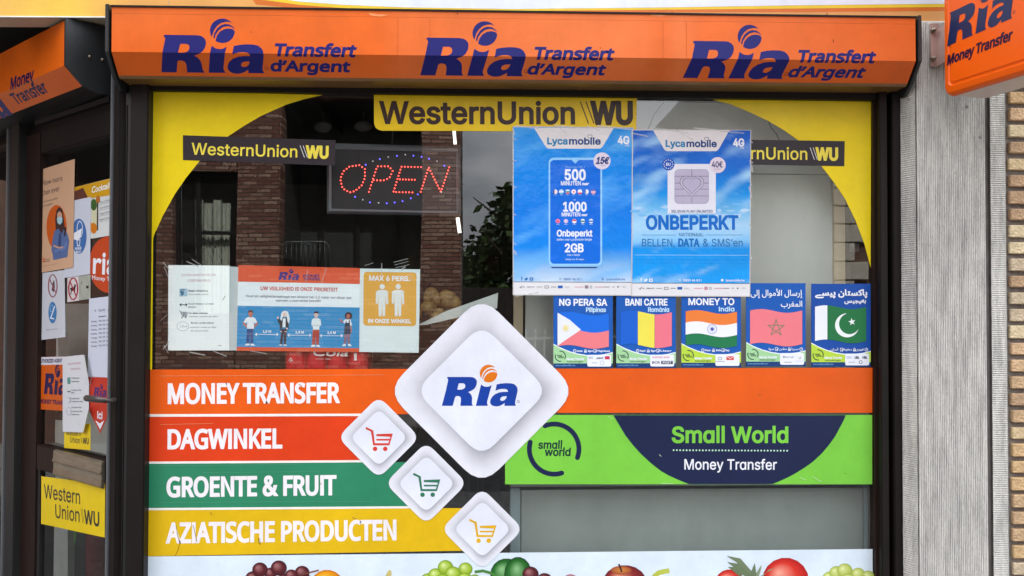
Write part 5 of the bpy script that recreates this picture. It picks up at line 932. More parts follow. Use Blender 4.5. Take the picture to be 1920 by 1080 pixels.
b = MB(); lo = so(.002); b.prism([PS.xyz(p[0], p[1], -.0225) for p in lo], NS*-.13); b.build('casing', M['signback'], ps)
NAV = c(38, 50, 92, .8); lg = Print(PS); a, d = PS.uv((1776, 87)), PS.uv((1898, 34)); ria(lg, a, (d[0], d[1]), NAV, NAV, 2, reg=NAV); lg.build('logo', M['acrylic'], ps)
tx = Print(PS); a, d = PS.uv((1775.5, 122)), PS.uv((1898, 74)); tx.uvtext('H', 'Money Transfer', a, d, .030, c(45, 25, 60, .8), .07, .2, 2); tx.build('lettering', M['acrylic'], ps)
br = MB(); a = at(1743, 45, YP-.004); z0, z1 = at(1743, 125, YP-.004).z, a.z
br.box(a.x, a.x+.03, YP-.012, YP-.003, z0, z1); br.prism([(a.x+.022, YP-.012, z0), (a.x+.03, YP-.012, z0), (PS.p0.x+.05, PS.p0.y-.05, z0+.02), (PS.p0.x+.042, PS.p0.y-.05, z0+.02)], (0, 0, z1-z0-.02))
bk = br.build('bracket', M['galv'], ps)
for py in (58, 111):
    q = at(1748, py, YP-.012); b = MB(); b.tube([q, q+Vector((0, -.012, 0))], .009, 6); b.tube([q+Vector((0, -.012, 0)), q+Vector((0, -.022, 0))], .005, 8); b.build('bolt', M['bolt'], bk)

# ------------------------------------------------------------------ stickers on the outside of the window
def outer(k): return -.0012-k*.0012         # where a sheet stuck on the outside has its face
def item(name, label, cat, px, py, Y=-.003, group=None):
    return thing(name, label, cat, at(px, py, Y), group)
def wplane(Y): return Plane((0, Y, 1.6), (0, -1, 0), (1, 0, 0))
YEL = c(240, 212, 48); BLK = c(52, 46, 52, .8); WHT = c(236, 240, 248)

crvL = [(605, 178), (570, 186), (537, 196), (490, 217), (459, 235), (427, 256), (399, 278), (374, 302), (349, 333), (327, 365), (305, 405), (289, 440), (287, 447), (285, 693)]
t = item('corner_sticker', 'yellow curved corner sticker at the top left of the window', 'sticker', 330, 230)
S1 = wplane(outer(0)); sheet(S1, [(276.5, 693), (279, 440), (285, 170)]+crvL, .0006, M['vinyl'], t, 'film', 0, YEL)
crvR = [(1330, 185), (1371, 196), (1405, 210), (1440, 226.5), (1470, 244), (1498, 264), (1520, 287), (1539, 310), (1563, 341), (1584, 372), (1604, 413), (1621, 458), (1632.5, 502)]
t = item('corner_sticker', 'yellow curved corner sticker at the top right of the window', 'sticker', 1590, 230)
sheet(S1, crvR+[(1633.5, 187)], .0006, M['vinyl'], t, 'film', 0, YEL)
def label_sticker(quad, A, B, cap, label):
    t = item('name_sticker', label, 'sticker', (quad[0][0]+quad[1][0])/2, quad[0][1]+25)
    s = wplane(outer(1)); sheet(s, quad, .0008, M['vinyl'], t, 'film', 0, BLK)
    P = Print(s); wu(P, A, B, cap, c(244, 224, 90), c(225, 225, 228), 1, .02); P.build('lettering', M['vinyl'], t)
label_sticker([(343, 253.5), (629, 263), (628, 310.5), (343, 300)], (359, 289.5), (616, 296.5), 21.5, 'charcoal Western Union sticker overlapping the left yellow corner')
label_sticker([(1306, 260.5), (1584, 264.5), (1583, 311.5), (1306, 307)], (1318, 297), (1571.5, 300), 22, 'charcoal Western Union sticker half hidden behind a blue phone poster')
t = item('banner_sticker', 'long yellow Western Union sticker at the top centre of the window', 'sticker', 947, 208)
s = wplane(outer(1)); sheet(s, [(701, 169), (1194.5, 176.5), (1193, 247), (716, 245), (709, 243), (704, 239), (701.5, 232)], .0008, M['vinyl'], t, 'film', 0, c(232, 196, 40))
P = Print(s); wu(P, (711, 231), (1187, 232), 40, c(58, 34, 28, .8), c(80, 44, 36), 1, .045); P.build('lettering', M['vinyl'], t)

def strip(label, quad, col, txt, A, B, cap, stripe=None, over=None):
    t = item('lettered_strip', label, 'sticker', 460, quad[0][1]+40, group='coloured lettered strips')
    s = wplane(outer(0)); sheet(s, quad, .0007, M['vinyl'], t, 'film', 0, col)
    P = Print(s); P.text('H', txt, A, B, cap, c(244, 238, 240), .052, 0, 1); P.build('lettering', M['vinyl'], t)
    if stripe: P = Print(s); P.poly(stripe, c(246, 240, 232), 1); P.build('stripe', M['vinyl'], t)
strip('orange strip lettered MONEY TRANSFER across the whole window', [(275, 693), (1636, 689.5), (1635.5, 774), (1010, 774), (700, 777), (640, 781), (274, 781.5)], c(233, 100, 34), 'MONEY TRANSFER', (314.5, 756), (637, 754), 35.5, [(274, 776.5), (690, 775.5), (690, 780), (274, 781.5)])
strip('red strip lettered DAGWINKEL', [(274, 781.8), (700, 780.3), (714, 867), (273.5, 869.7)], c(222, 74, 46), 'DAGWINKEL', (314, 841), (529.5, 839.3), 34.5, [(273.5, 865.5), (690, 862.6), (690, 866.8), (273.5, 869.7)])
strip('green strip lettered GROENTE & FRUIT', [(273.5, 870), (772, 866.3), (800, 953), (273, 956.8)], c(50, 134, 98), 'GROENTE & FRUIT', (312, 931), (631, 927), 35, [(273, 952.6), (770, 949), (770, 953.2), (273, 956.8)])
strip('golden yellow strip lettered AZIATISCHE PRODUCTEN', [(273, 957), (868, 952.6), (900, 1032), (272.5, 1043)], c(228, 186, 14), 'AZIATISCHE PRODUCTEN', (311, 1017.5), (743.5, 1011.5), 36)

def dia(cx_, cy_, rx, ry, r, n=5):
    """rounded diamond: points along the outline, corners cut by arcs"""
    P = [(cx_, cy_-ry), (cx_+rx, cy_), (cx_, cy_+ry), (cx_-rx, cy_)]; out = []
    for i in range(4):
        p, a, b = P[i], P[i-1], P[(i+1) % 4]
        la = math.hypot(a[0]-p[0], a[1]-p[1]); k = r/la
        s0 = lerp(p, a, k); s1 = lerp(p, b, k)
        for j in range(n+1):
            q = j/n; out.append(tuple((1-q)**2*s0[m]+2*q*(1-q)*p[m]+q*q*s1[m] for m in (0, 1)))
    return out
def diamond(label, cx_, cy_, R0, icx, icy, R1, k=1):
    t = item('diamond_sticker', label, 'sticker', cx_, cy_, group='white diamond stickers'); s = wplane(outer(k))
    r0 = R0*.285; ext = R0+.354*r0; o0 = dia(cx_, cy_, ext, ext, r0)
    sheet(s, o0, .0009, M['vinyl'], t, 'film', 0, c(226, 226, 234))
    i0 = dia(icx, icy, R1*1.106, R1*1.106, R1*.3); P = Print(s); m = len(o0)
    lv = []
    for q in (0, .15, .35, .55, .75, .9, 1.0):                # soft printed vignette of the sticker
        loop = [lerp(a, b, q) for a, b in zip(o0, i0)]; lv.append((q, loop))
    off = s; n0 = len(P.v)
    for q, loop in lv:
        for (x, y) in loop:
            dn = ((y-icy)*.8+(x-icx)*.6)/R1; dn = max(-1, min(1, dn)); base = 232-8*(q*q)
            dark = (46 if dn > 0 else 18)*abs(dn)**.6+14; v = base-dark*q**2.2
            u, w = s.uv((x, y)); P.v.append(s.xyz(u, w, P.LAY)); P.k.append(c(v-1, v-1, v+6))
    for i in range(len(lv)-1):
        for j in range(m): P.f.append([n0+i*m+j, n0+i*m+(j+1) % m, n0+(i+1)*m+(j+1) % m, n0+(i+1)*m+j])
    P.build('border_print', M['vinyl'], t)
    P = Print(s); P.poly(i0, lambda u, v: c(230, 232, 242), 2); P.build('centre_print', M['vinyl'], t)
    return t, s
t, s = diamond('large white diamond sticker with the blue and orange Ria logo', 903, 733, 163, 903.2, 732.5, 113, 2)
P = Print(s); ria(P, s.uv((828.5, 760.8)), s.uv((967.5, 760.8)), c(24, 68, 160), c(226, 124, 40), 3, reg=c(90, 90, 110)); P.build('logo', M['vinyl'], t)
for cx_, cy_, icy, col, nm, kk in ((710, 820, 820.5, c(214, 72, 62), 'red', 1), (799, 906, 907, c(52, 118, 90), 'green', 1), (904, 992, 992, c(228, 178, 30), 'yellow', 1)):
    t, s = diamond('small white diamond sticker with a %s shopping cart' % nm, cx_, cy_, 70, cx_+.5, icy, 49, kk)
    P = Print(s); cart(P, cx_+.8, cy_, .222, col); P.build('cart_icon', M['vinyl'], t)

t = item('banner_sticker', 'lime green and navy Small World Money Transfer banner', 'sticker', 1290, 843); s = wplane(outer(1)); LIME = c(128, 204, 76); NVY = c(28, 38, 76, .85)
sheet(s, [(1037, 778), (1635.5, 778), (1635.5, 908), (947, 908), (947, 868)], .0008, M['vinyl'], t, 'film', 0, LIME)
P = Print(s); P.poly([(1150, 778.4), (1161, 797), (1173, 817), (1187, 835), (1202.5, 852), (1220, 868), (1239, 883), (1254, 891.5), (1268, 898), (1280, 903), (1292, 907.6), (1448, 907.6), (1460, 903), (1473, 897), (1487, 890), (1505, 879), (1523, 866.6), (1541, 850), (1556, 832), (1566, 818), (1574, 803), (1581, 790), (1586, 778.4)], NVY, 1); P.build('navy_field', M['vinyl'], t)
P = Print(s)
def vag(st): return st.replace('a', 'ɑ')
P.text('I', vag('Small World'), (1259.5, 829.3), (1478, 829.3), 28.5, LIME, .05, 0, 2); P.text('I', vag('Money Transfer'), (1283, 880), (1456.5, 880.5), 19, c(240, 240, 246), .02, 0, 2)
for i in range(36): P.disc(1263+i*6.08, 844+i*.03, 1.7, 1.7, c(190, 226, 200), 2, 8)
P.build('lettering', M['vinyl'], t)
P = Print(s)
for a0, a1 in ((-112, 20), (196, 72)):
    o = []; i_ = []
    for k in range(21):
        a = math.radians(a0+(a1-a0)*k/20); o.append((1039+51*math.cos(a), 842+51.5*math.sin(a))); i_.append((1039+42*math.cos(a), 842+42.5*math.sin(a)))
    P.poly(o+i_[::-1], NVY, 1)
    for a in (a0, a1): P.disc(1039+46.5*math.cos(math.radians(a)), 842+47*math.sin(math.radians(a)), 4.5, 4.5, NVY, 1.1, 10)
P.text('I', vag('small'), (1009, 841), (1053.5, 841), 14.5, c(20, 50, 50), .045, .06, 1); P.text('I', vag('world'), (1021, 854.5), (1069.5, 854.5), 14.5, c(20, 50, 50), .045, .06, 1)
for x, y, x2, y2 in ((1500, 895, 1511, 900), (1524, 893, 1532, 899), (1532, 899, 1541, 903), (1236, 852, 1240, 856), (1427, 874, 1431, 879), (1240, 906, 1262, 907), (1140, 780, 1148, 786)): P.line([(x, y), (x2, y2)], .8, c(210, 236, 190), 3)
P.disc(1585, 888, .9, 1.4, c(50, 90, 30), 3, 6)
P.build('logo', M['vinyl'], t)

# wear on the stickers
P = Print(wplane(outer(0)-.0006))
for pts in (((330, 985), (333, 1003), (337, 1019), (334, 1031), (328, 1043)), ((362, 985), (366, 1000), (369, 1016)), ((484, 1008), (486, 1020)), ((487, 1009), (488, 1022))): P.line(pts, .9, c(120, 86, 20), 1)
for y, x0, x1 in ((703, 300, 720), (871, 300, 560), (940, 300, 700), (884, 380, 600), (794, 300, 400)): P.line([(x0, y+2), (x1, y)], .5, c(226, 170, 130) if y < 800 else c(96, 160, 128), .5)
for x, y, x2, y2 in ((560, 720, 566, 724), (1420, 740, 1428, 741), (1180, 706, 1183, 712), (600, 905, 603, 909), (395, 960, 397, 966), (660, 970, 668, 973)): P.line([(x, y), (x2, y2)], 1, c(150, 96, 60), .6)
tag(P.build('scratch_marks', M['vinyl']), 'fine scratches and cracks in the coloured lettered strips', 'scratches', kind='stuff')
# fruit banner along the bottom
t = item('fruit_banner', 'white banner with printed fruit along the bottom of the window', 'sticker', 950, 1060); s = wplane(outer(0))
sheet(s, [(272.5, 1043.5), (1636, 1029.5), (1637, 1200), (270, 1200)], .0008, M['vinyl'], t, 'film', 0, c(224, 236, 246))
P = Print(s)
RG = (c(176, 120, 120), c(96, 38, 44), c(56, 18, 28)); GG = (c(226, 240, 160), c(168, 196, 70), c(110, 146, 34))
q = lambda x, y: (440+x/3.2, 1030+y/3.2); q2 = lambda x, y: (1040+x/3.2, 1030+y/3.2)
def gr(f, pts, cols, lay=1):
    for i, (x, y, r) in enumerate(pts): p = f(x, y); P.shaded(p[0], p[1], r/3.2*1.06, r/3.2, *cols, lay=lay+i*.3)
gr(q, [(110, 175, 44), (215, 145, 36), (300, 190, 45), (152, 122, 44), (265, 112, 46), (405, 140, 42), (340, 158, 38), (440, 195, 40), (180, 215, 45)], RG)
P.build('grapes_print', M['vinyl'], t); P = Print(s)
P.shaded(*q(555, 215), 31, 29, c(255, 214, 110), c(244, 168, 40), c(206, 112, 18), lay=5)
P.build('orange_print', M['vinyl'], t); P = Print(s)
P.line([q(400, 150), q(450, 138), q(505, 124)], 2.5, c(120, 70, 60), 5.5)
P.build('stalk_print', M['vinyl'], t); P = Print(s)
P.poly([q(895, 175), q(915, 140), q(925, 122), q(940, 128), q(942, 150), q(930, 178)], c(206, 190, 120), 1)
P.build('banana_print', M['vinyl'], t); P = Print(s)
gr(q, [(1160, 185, 42), (1205, 155, 42), (1265, 108, 44), (1385, 118, 40), (1310, 148, 46), (1250, 190, 44), (1380, 185, 46), (1440, 190, 40)], GG)
P.build('green_grapes_print', M['vinyl'], t); P = Print(s)
PG = (c(140, 190, 130), c(44, 112, 44), c(18, 62, 26))
P.shaded(*q(1630, 150), 30, 30, *PG, lay=4); P.shaded(*q(1700, 150), 26, 33, *PG, lay=4.4, hx=-.1); P.line([q(1440, 135), q(1490, 128), q(1540, 142), q(1585, 175)], 5, c(74, 130, 60), 4.8)
P.build('pepper_print', M['vinyl'], t); P = Print(s)
gr(q, [(1775, 148, 46), (1860, 185, 44)], RG, 6)
P.build('red_grapes_print', M['vinyl'], t); P = Print(s)
P.shaded(*q2(95, 190), 14, 13, c(226, 190, 196), c(190, 130, 140), c(160, 100, 110))
P.build('plum_print', M['vinyl'], t); P = Print(s)
P.shaded(*q2(420, 200), 41, 33, c(232, 150, 120), c(150, 52, 52), c(96, 24, 34)); P.shaded(*q2(400, 125), 20, 8, c(214, 150, 80), c(190, 110, 62), c(150, 66, 52), lay=1.4, hx=0, hy=0); P.line([q2(384, 88), q2(394, 110), q2(402, 135)], 3.4, c(70, 36, 34), 2)
P.build('apple_print', M['vinyl'], t); P = Print(s)
P.line([q2(595, 190), q2(600, 160), q2(625, 140), q2(660, 132), q2(688, 128)], 9, c(190, 196, 84), 1)
P.build('stem_print', M['vinyl'], t); P = Print(s)
TR = (c(250, 170, 150), c(220, 66, 56), c(176, 34, 38))
P.shaded(*q2(1050, 200), 27, 25, *TR); P.shaded(*q2(1385, 190), 44, 44, *TR, lay=1.5)
for a, b_, e_ in (((1030, 38), (1100, 62), (1185, 160)), ((1035, 75), (1090, 95), (1170, 165)), ((1038, 105), (1075, 112), (1120, 150)), ((1200, 80), (1190, 115), (1190, 170)), ((1240, 92), (1225, 120), (1200, 170)), ((1320, 112), (1270, 130), (1215, 175))):
    P.poly([q2(*a), q2(b_[0]+14, b_[1]-8), q2(e_[0]+22, e_[1]), q2(e_[0]-16, e_[1]+8), q2(b_[0]-10, b_[1]+14)], lerp(c(150, 160, 130), c(104, 120, 88), R.random()), 3+R.random())
P.build('tomato_print', M['vinyl'], t); P = Print(s)
gr(q2, [(1650, 175, 42), (1690, 140, 40), (1740, 128, 44), (1820, 150, 40), (1880, 165, 38), (1760, 185, 42), (1850, 195, 40)], (c(230, 238, 170), c(196, 206, 110), c(150, 168, 70)))
P.build('grapes_print', M['vinyl'], t)

# ------------------------------------------------------------------ paper notices behind the glass
YI = .006
def bil(qd, a, b):
    tl_, tr_, br_, bl_ = qd; return lerp(lerp(tl_, tr_, a), lerp(bl_, br_, a), b)
t = item('virus_notice', 'white corona measures notice, leftmost of the three papers', 'notice', 372, 578, YI); s = wplane(YI)
QD = [(315.7, 497), (430.4, 498), (430, 657), (315, 657)]
sheet(wplane(YI+.002), [(429, 499.5), (447, 500.5), (444, 657), (429, 657)], .0005, M['paper'], t, 'backing_sheet', 0, c(196, 204, 206))
sheet(s, QD, .0005, M['paper'], t, 'sheet', 0, c(232, 236, 240, 1.12))
P = Print(s); Z6 = lambda x, y: (310+x/6.17, 490+y/6.17); GRY = c(110, 116, 124); PK = c(206, 150, 160)
P.text('I', 'EXTRA MAATREGELEN', Z6(190, 172), Z6(583, 170), 4.4, PK, 0, 0, 1); P.text('I', 'CORONAVIRUS', Z6(256, 236), Z6(520, 236), 4.6, PK, 0, 0, 1)
P.poly([Z6(163, 316), Z6(256, 314), Z6(256, 404), Z6(163, 406)], c(176, 206, 226), 1); P.poly([Z6(178, 345), Z6(215, 345), Z6(215, 375), Z6(205, 394), Z6(180, 394)], c(84, 120, 150), 2); P.line([Z6(172, 360), Z6(185, 330), Z6(225, 328)], 1.6, c(84, 120, 150), 2)
P.text('N', 'Betaal contactloos', Z6(268, 350), Z6(492, 350), 3.4, c(96, 110, 124), .04, 0, 1); P.text('N', 'liever zonder contant', Z6(270, 388), Z6(500, 388), 3, GRY, 0, 0, 1)
P.line([Z6(178, 502), Z6(240, 502)], 1.6, c(70, 84, 104), 1)
for sx_ in (1, -1): P.poly([Z6(210+sx_*48, 502), Z6(210+sx_*22, 478), Z6(210+sx_*28, 502), Z6(210+sx_*22, 526)], c(70, 84, 104), 1)
P.text('N', 'Houd minstens 1,5 meter', Z6(264, 500), Z6(565, 500), 3.2, GRY, .02, 0, 1); P.text('N', 'afstand', Z6(262, 536), Z6(352, 536), 3.2, GRY, .02, 0, 1)
for pts in (((160, 568), (176, 582), (200, 640), (250, 640)), ((178, 586), (258, 590), (248, 630), (196, 630)), ((185, 600), (254, 604)), ((190, 616), (252, 618)), ((205, 588), (212, 632)), ((226, 590), (230, 632))): P.line([Z6(*p) for p in pts], .9, c(80, 96, 116), 1)
for x in (193, 236): P.disc(*Z6(x, 652), 1.3, 1.3, c(80, 96, 116), 1, 8)
P.text('N', 'Uw alleen winkelen', Z6(268, 608), Z6(490, 608), 3.2, c(90, 100, 112), .03, 0, 1); P.text('N', 'maximaal 1 persoon per gezin', Z6(270, 644), Z6(605, 644), 2.8, GRY, 0, 0, 1)
P.ring(*Z6(203, 752), 11.5, 8.8, .7, c(150, 158, 170), 1); P.text('N', '1,5 m', Z6(168, 765), Z6(250, 762), 4, c(110, 120, 140), 0, .3, 1)
P.text('N', 'Bewaar sociale afstand', Z6(296, 720), Z6(560, 720), 3.2, GRY, .02, 0, 1); P.text('N', 'minimum 1 meter per klant', Z6(290, 770), Z6(590, 770), 2.9, GRY, 0, 0, 1); P.text('N', 'niet samenscholen', Z6(290, 810), Z6(498, 810), 2.9, GRY, 0, 0, 1)
P.line([Z6(663, 450), Z6(694, 398)], 1.1, c(96, 100, 108), 1); P.line([Z6(610, 970), Z6(650, 976)], .9, c(110, 112, 118), 1)
P.build('print', M['paper'], t)

t = item('safety_poster', 'orange, white and blue safety poster of four people keeping 1,5 m apart', 'poster', 560, 580, YI)
s = wplane(YI+.0012); QD = [(446.8, 497), (675, 502.6), (673.4, 660), (443.6, 657.8)]
sheet(s, QD, .0005, M['paper'], t, 'sheet', 0, c(222, 232, 238, 1.12)); Z4 = lambda x, y: (440+x/6.17, 490+y/6.17)
P = Print(s); RO = c(222, 96, 66); P.poly([QD[0], QD[1], (674.6, 532.5), (446.3, 528)], RO, 1); P.poly([(443.9, 650.5), (673.5, 653), QD[2], QD[3]], RO, 1); P.poly([(445.5, 573.2), (674.2, 576.4), (673.5, 653), (443.9, 650.5)], c(44, 146, 202), 1); P.build('colour_bands', M['paper'], t)
P = Print(s); a, d = s.uv(Z4(505, 214)), s.uv(Z4(740, 218)); ria(P, a, d, c(62, 52, 130), c(62, 52, 130), 2)
P.text('N', 'MONEY', Z4(792, 182), Z4(988, 184), 5, c(70, 50, 120), .06, .1, 2); P.text('N', 'TRANSFER', Z4(790, 216), Z4(986, 219), 4.4, c(70, 50, 120), .06, .1, 2)
P.text('I', 'UW VEILIGHEID IS ONZE PRIORITEIT', Z4(298, 331), Z4(1194, 348), 6.6, c(196, 84, 84), .045, 0, 1)
P.text('I', 'Houd als veiligheidsmaatregel een afstand van 1,5 meter van elkaar aan', Z4(130, 413), Z4(1350, 436), 4.4, c(84, 96, 116), .015, 0, 1); P.text('I', 'wanneer u onze winkel bezoekt.', Z4(475, 466), Z4(1002, 470), 4.4, c(84, 96, 116), .015, 0, 1)
for x0, x1, y, tx0 in ((235, 508, 846, 325), (612, 888, 855, 703), (985, 1252, 860, 1072)):
    P.line([Z4(x0+18, y), Z4(x1-18, y+2)], .9, WHT, 2)
    for xx, sg in ((x0, 1), (x1, -1)): P.poly([Z4(xx, y), Z4(xx+sg*22, y-22), Z4(xx+sg*22, y+22)], WHT, 2)
    P.text('I', '1,5 M', Z4(tx0, y-23), Z4(tx0+98, y-22), 4.2, WHT, .07, 0, 2)
P.build('lettering', M['paper'], t)
P = Print(s); zp = lambda pts: [Z4(*p) for p in pts]
SK1, SK2, SK3 = c(196, 124, 104), c(232, 200, 190), c(176, 108, 96); DN = c(28, 44, 64); WH = c(232, 240, 246)
def man(x, y, skin, hair, top, leg, shoe, arms):
    P.poly(zp([(x-40, y+205), (x+36, y+205), (x+30, y+380), (x-2, y+380), (x-2, y+250), (x-14, y+380), (x-50, y+378)]), leg, 2)
    P.poly(zp([(x-62, y+395), (x-48, y+378), (x-12, y+380), (x-10, y+400), (x-66, y+402)]), shoe, 2); P.poly(zp([(x+2, y+380), (x+30, y+380), (x+48, y+398), (x+46, y+404), (x+2, y+402)]), shoe, 2)
    if arms == 1:
        P.line(zp([(x-66, y+120), (x-78, y+150), (x-34, y+192)]), 3, skin, 2.2); P.line(zp([(x+64, y+120), (x+74, y+150), (x+34, y+192)]), 3, skin, 2.2)
        P.poly(zp([(x-22, y+70), (x+22, y+70), (x+54, y+86), (x+76, y+132), (x+48, y+148), (x+38, y+120), (x+40, y+208), (x-40, y+208), (x-38, y+120), (x-50, y+146), (x-80, y+132), (x-54, y+86)]), top, 2.5)
    else:
        P.poly(zp([(x-22, y+70), (x+26, y+72), (x+52, y+90), (x+56, y+150), (x+36, y+170), (x+36, y+205), (x-38, y+203), (x-40, y+168), (x-56, y+148), (x-50, y+88)]), top, 2.5); P.line(zp([(x-46, y+150), (x+40, y+158)]), 2, c(200, 206, 212), 3)
    P.poly(zp([(x-10, y+50), (x+12, y+50), (x+12, y+78), (x-10, y+78)]), skin, 2.8); P.disc(*Z4(x, y+32), 4.3, 5.4, skin, 3, 14)
    P.poly(zp([(x-28, y+28), (x-26, y+2), (x-4, y-8), (x+24, y-4), (x+30, y+24), (x+14, y+14), (x-14, y+14)]), hair, 3.2)
man(184, 572, SK1, c(84, 52, 50), WH, c(34, 84, 140), WH, 1)
x, y = 580, 580
P.poly(zp([(540, 780), (608, 780), (592, 960), (568, 960), (566, 820), (552, 960), (522, 962)]), DN, 2); P.poly(zp([(512, 972), (524, 958), (548, 960), (546, 976)]), c(210, 214, 220), 2.2); P.poly(zp([(568, 960), (594, 960), (606, 976), (568, 978)]), c(210, 214, 220), 2.2)
P.poly(zp([(556, 656), (606, 656), (624, 690), (626, 780), (606, 790), (600, 760), (540, 770), (524, 812), (520, 730), (500, 700), (500, 660), (520, 664), (528, 690)]), c(24, 52, 58), 2.4); P.poly(zp([(560, 662), (590, 660), (588, 762), (552, 762)]), WH, 2.7)
P.disc(*Z4(500, 652), 1.8, 2.4, SK2, 2.7, 10); P.disc(*Z4(606, 778), 1.8, 1.8, SK2, 2.7, 10)
P.poly(zp([(584, 572), (616, 582), (630, 620), (638, 670), (628, 726), (610, 690), (604, 640), (556, 640), (548, 690), (528, 668), (540, 600), (558, 578)]), c(226, 234, 236), 3); P.disc(*Z4(580, 618), 3.2, 4.4, SK2, 3.3, 12)
P.line(zp([(526, 812), (548, 816)]), 1.6, SK2, 3); P.line(zp([(578, 812), (602, 816)]), 1.6, SK2, 3)
man(944, 586, c(216, 190, 186), c(34, 40, 54), c(226, 238, 242), c(176, 70, 56), WH, 2)
P.poly(zp([(1268, 842), (1334, 842), (1336, 955), (1308, 955), (1302, 870), (1288, 955), (1262, 955)]), c(134, 106, 130), 2); P.poly(zp([(1244, 975), (1262, 955), (1286, 958), (1284, 980), (1244, 980)]), WH, 2.2); P.poly(zp([(1310, 955), (1334, 955), (1352, 974), (1350, 982), (1312, 980)]), WH, 2.2)
P.line(zp([(1268, 700), (1236, 700), (1218, 665)]), 2.4, SK3, 2); P.line(zp([(1344, 730), (1348, 790), (1340, 840)]), 2.2, SK3, 2); P.poly(zp([(1282, 672), (1340, 672), (1358, 740), (1338, 744), (1330, 780), (1280, 780), (1276, 716), (1256, 706), (1262, 686)]), WH, 2.4)
P.poly(zp([(1282, 710), (1290, 676), (1296, 710), (1318, 712), (1324, 676), (1332, 680), (1334, 720), (1340, 842), (1306, 844), (1302, 832), (1296, 842), (1264, 840), (1272, 740)]), c(22, 60, 84), 2.7)
P.disc(*Z4(1318, 630), 7, 7, c(46, 32, 40), 3, 18); P.disc(*Z4(1314, 636), 3.6, 4.6, SK3, 3.3, 14)
P.build('figures', M['paper'], t)

t = item('capacity_notice', 'white notice with an amber panel reading MAX 6 PERS. IN ONZE WINKEL', 'notice', 730, 580, YI)
s = wplane(YI+.0003); sheet(s, [(675, 503.4), (787.8, 505), (785, 661.5), (673.7, 659.7)], .0005, M['paper'], t, 'sheet', 0, c(214, 226, 228, 1.1))
Z8 = lambda x, y: (300+x/3.84, 480+y/3.84); AMB = c(226, 172, 78)
P = Print(s); P.poly([(x+(y-560)*-.008, y+(x-730)*.012) for x, y in rrect(681.5, 510.3, 780.6, 611, 6)], AMB, 1); P.build('amber_panel', M['paper'], t)
P = Print(s); P.text('I', 'MAX 6 PERS.', Z8(1505, 176), Z8(1800, 180), 8.6, WHT, .06, 0, 2); P.text('I', 'IN ONZE WINKEL', Z8(1498, 480), Z8(1810, 483), 6.8, WHT, .07, 0, 2); P.build('lettering', M['paper'], t)
P = Print(s)
for x in (1599, 1714):
    zq = lambda pts: [Z8(x+a, b_) for a, b_ in pts]
    P.disc(*Z8(x+1, 220), 5, 4.9, c(226, 232, 232), 2, 16)
    P.poly(zq([(-24, 244), (26, 244), (42, 256), (45, 345), (30, 350), (27, 280), (24, 345), (22, 432), (4, 434), (1, 350), (-4, 434), (-24, 432), (-26, 345), (-27, 280), (-32, 346), (-46, 340), (-44, 258)]), c(226, 232, 232), 2)
P.build('figures', M['paper'], t)

# strips of clear tape along the papers
def tapes(parent, lst, surf):
    for (x, y, x2, y2, w) in lst:
        P = Print(surf, .0014); P.line([(x, y), (x2, y2)], w, (.6, .6, .6), 0); P.build('tape', M['tape'], parent)

# ------------------------------------------------------------------ the two phone posters in clear sleeves
def sky_ink(stops, nx, ny, amt, seed, wisp):
    def f(p, q):
        k = ramp(stops, q); n = fbm(p*3+seed, q*11+p*3); k = lerp(k, wisp, max(0, n-.5)*amt); return lerp(k, tuple(x*.55 for x in k), max(0, .42-fbm(p*2+9, q*5+seed+p))*1.0)
    return f
LB = c(150, 205, 250); WT = c(238, 240, 248)
def lyca(base, qd, x0, z, label, stops, wisp, amt):
    t = item('phone_poster', label, 'poster', (qd[0][0]+qd[1][0])/2, 400, base, 'blue phone posters'); s = wplane(base)
    sheet(s, [(qd[0][0]-2, qd[0][1]-2), (qd[1][0]+1.5, qd[1][1]-1), (qd[2][0]+1.5, qd[2][1]+1.5), (qd[3][0]-1.5, qd[3][1]+1.5)], .0012, M['sleeve'], t, 'sleeve', 0, c(206, 200, 196))
    P = Print(s); tl_, tr_, br_, bl_ = qd; y1 = lambda e, f_: lerp(e, f_, .925)
    P.grid([tl_, tr_, y1(tr_, br_), y1(tl_, bl_)], 44, 58, sky_ink(stops, 0, 0, amt, x0, wisp), 1)
    P.poly([y1(tl_, bl_), y1(tr_, br_), br_, bl_], c(228, 226, 228), 1); a, d = lerp(tl_, bl_, .925), lerp(tr_, br_, .925)
    P.line([a, d], 1.1, c(90, 100, 120), 2); P.build('background_print', M['sleeve'], t)
    P = Print(s)
    P.poly([z(0, 0), z(143, 0), z(124, 33.5), z(121.5, 37), z(118, 39), z(26, 39), z(22.5, 37.5), z(20, 34)], c(226, 220, 220), 2)
    P.text('I', 'Lyca', z(23.5, 30.5), z(60, 30.7), 12, c(38, 128, 176), .06, 0, 3); P.text('I', 'mobile', z(62.5, 30.7), z(119.5, 31), 12, c(38, 70, 128), .06, 0, 3)
    h = [(99.5, 20.5), (96.5, 17), (96.3, 14.2), (98, 12.8), (100.2, 14), (102.4, 12.8), (104, 14.2), (103.8, 17), (101.3, 20)]
    P.line([z(*p) for p in h], .8, c(70, 80, 110), 3)
    P.text('I', '4G', z(150, 30), z(171, 30), 14, WT, .06, 0, 3); P.text('I', 'LTE', z(163, 34.5), z(170.5, 34.5), 2.5, WT, .06, 0, 3)
    P.build('heading', M['sleeve'], t)
    return t, s
b1 = outer(3); q1 = [(963, 238.5), (1186.5, 240), (1184.5, 553), (963, 552)]
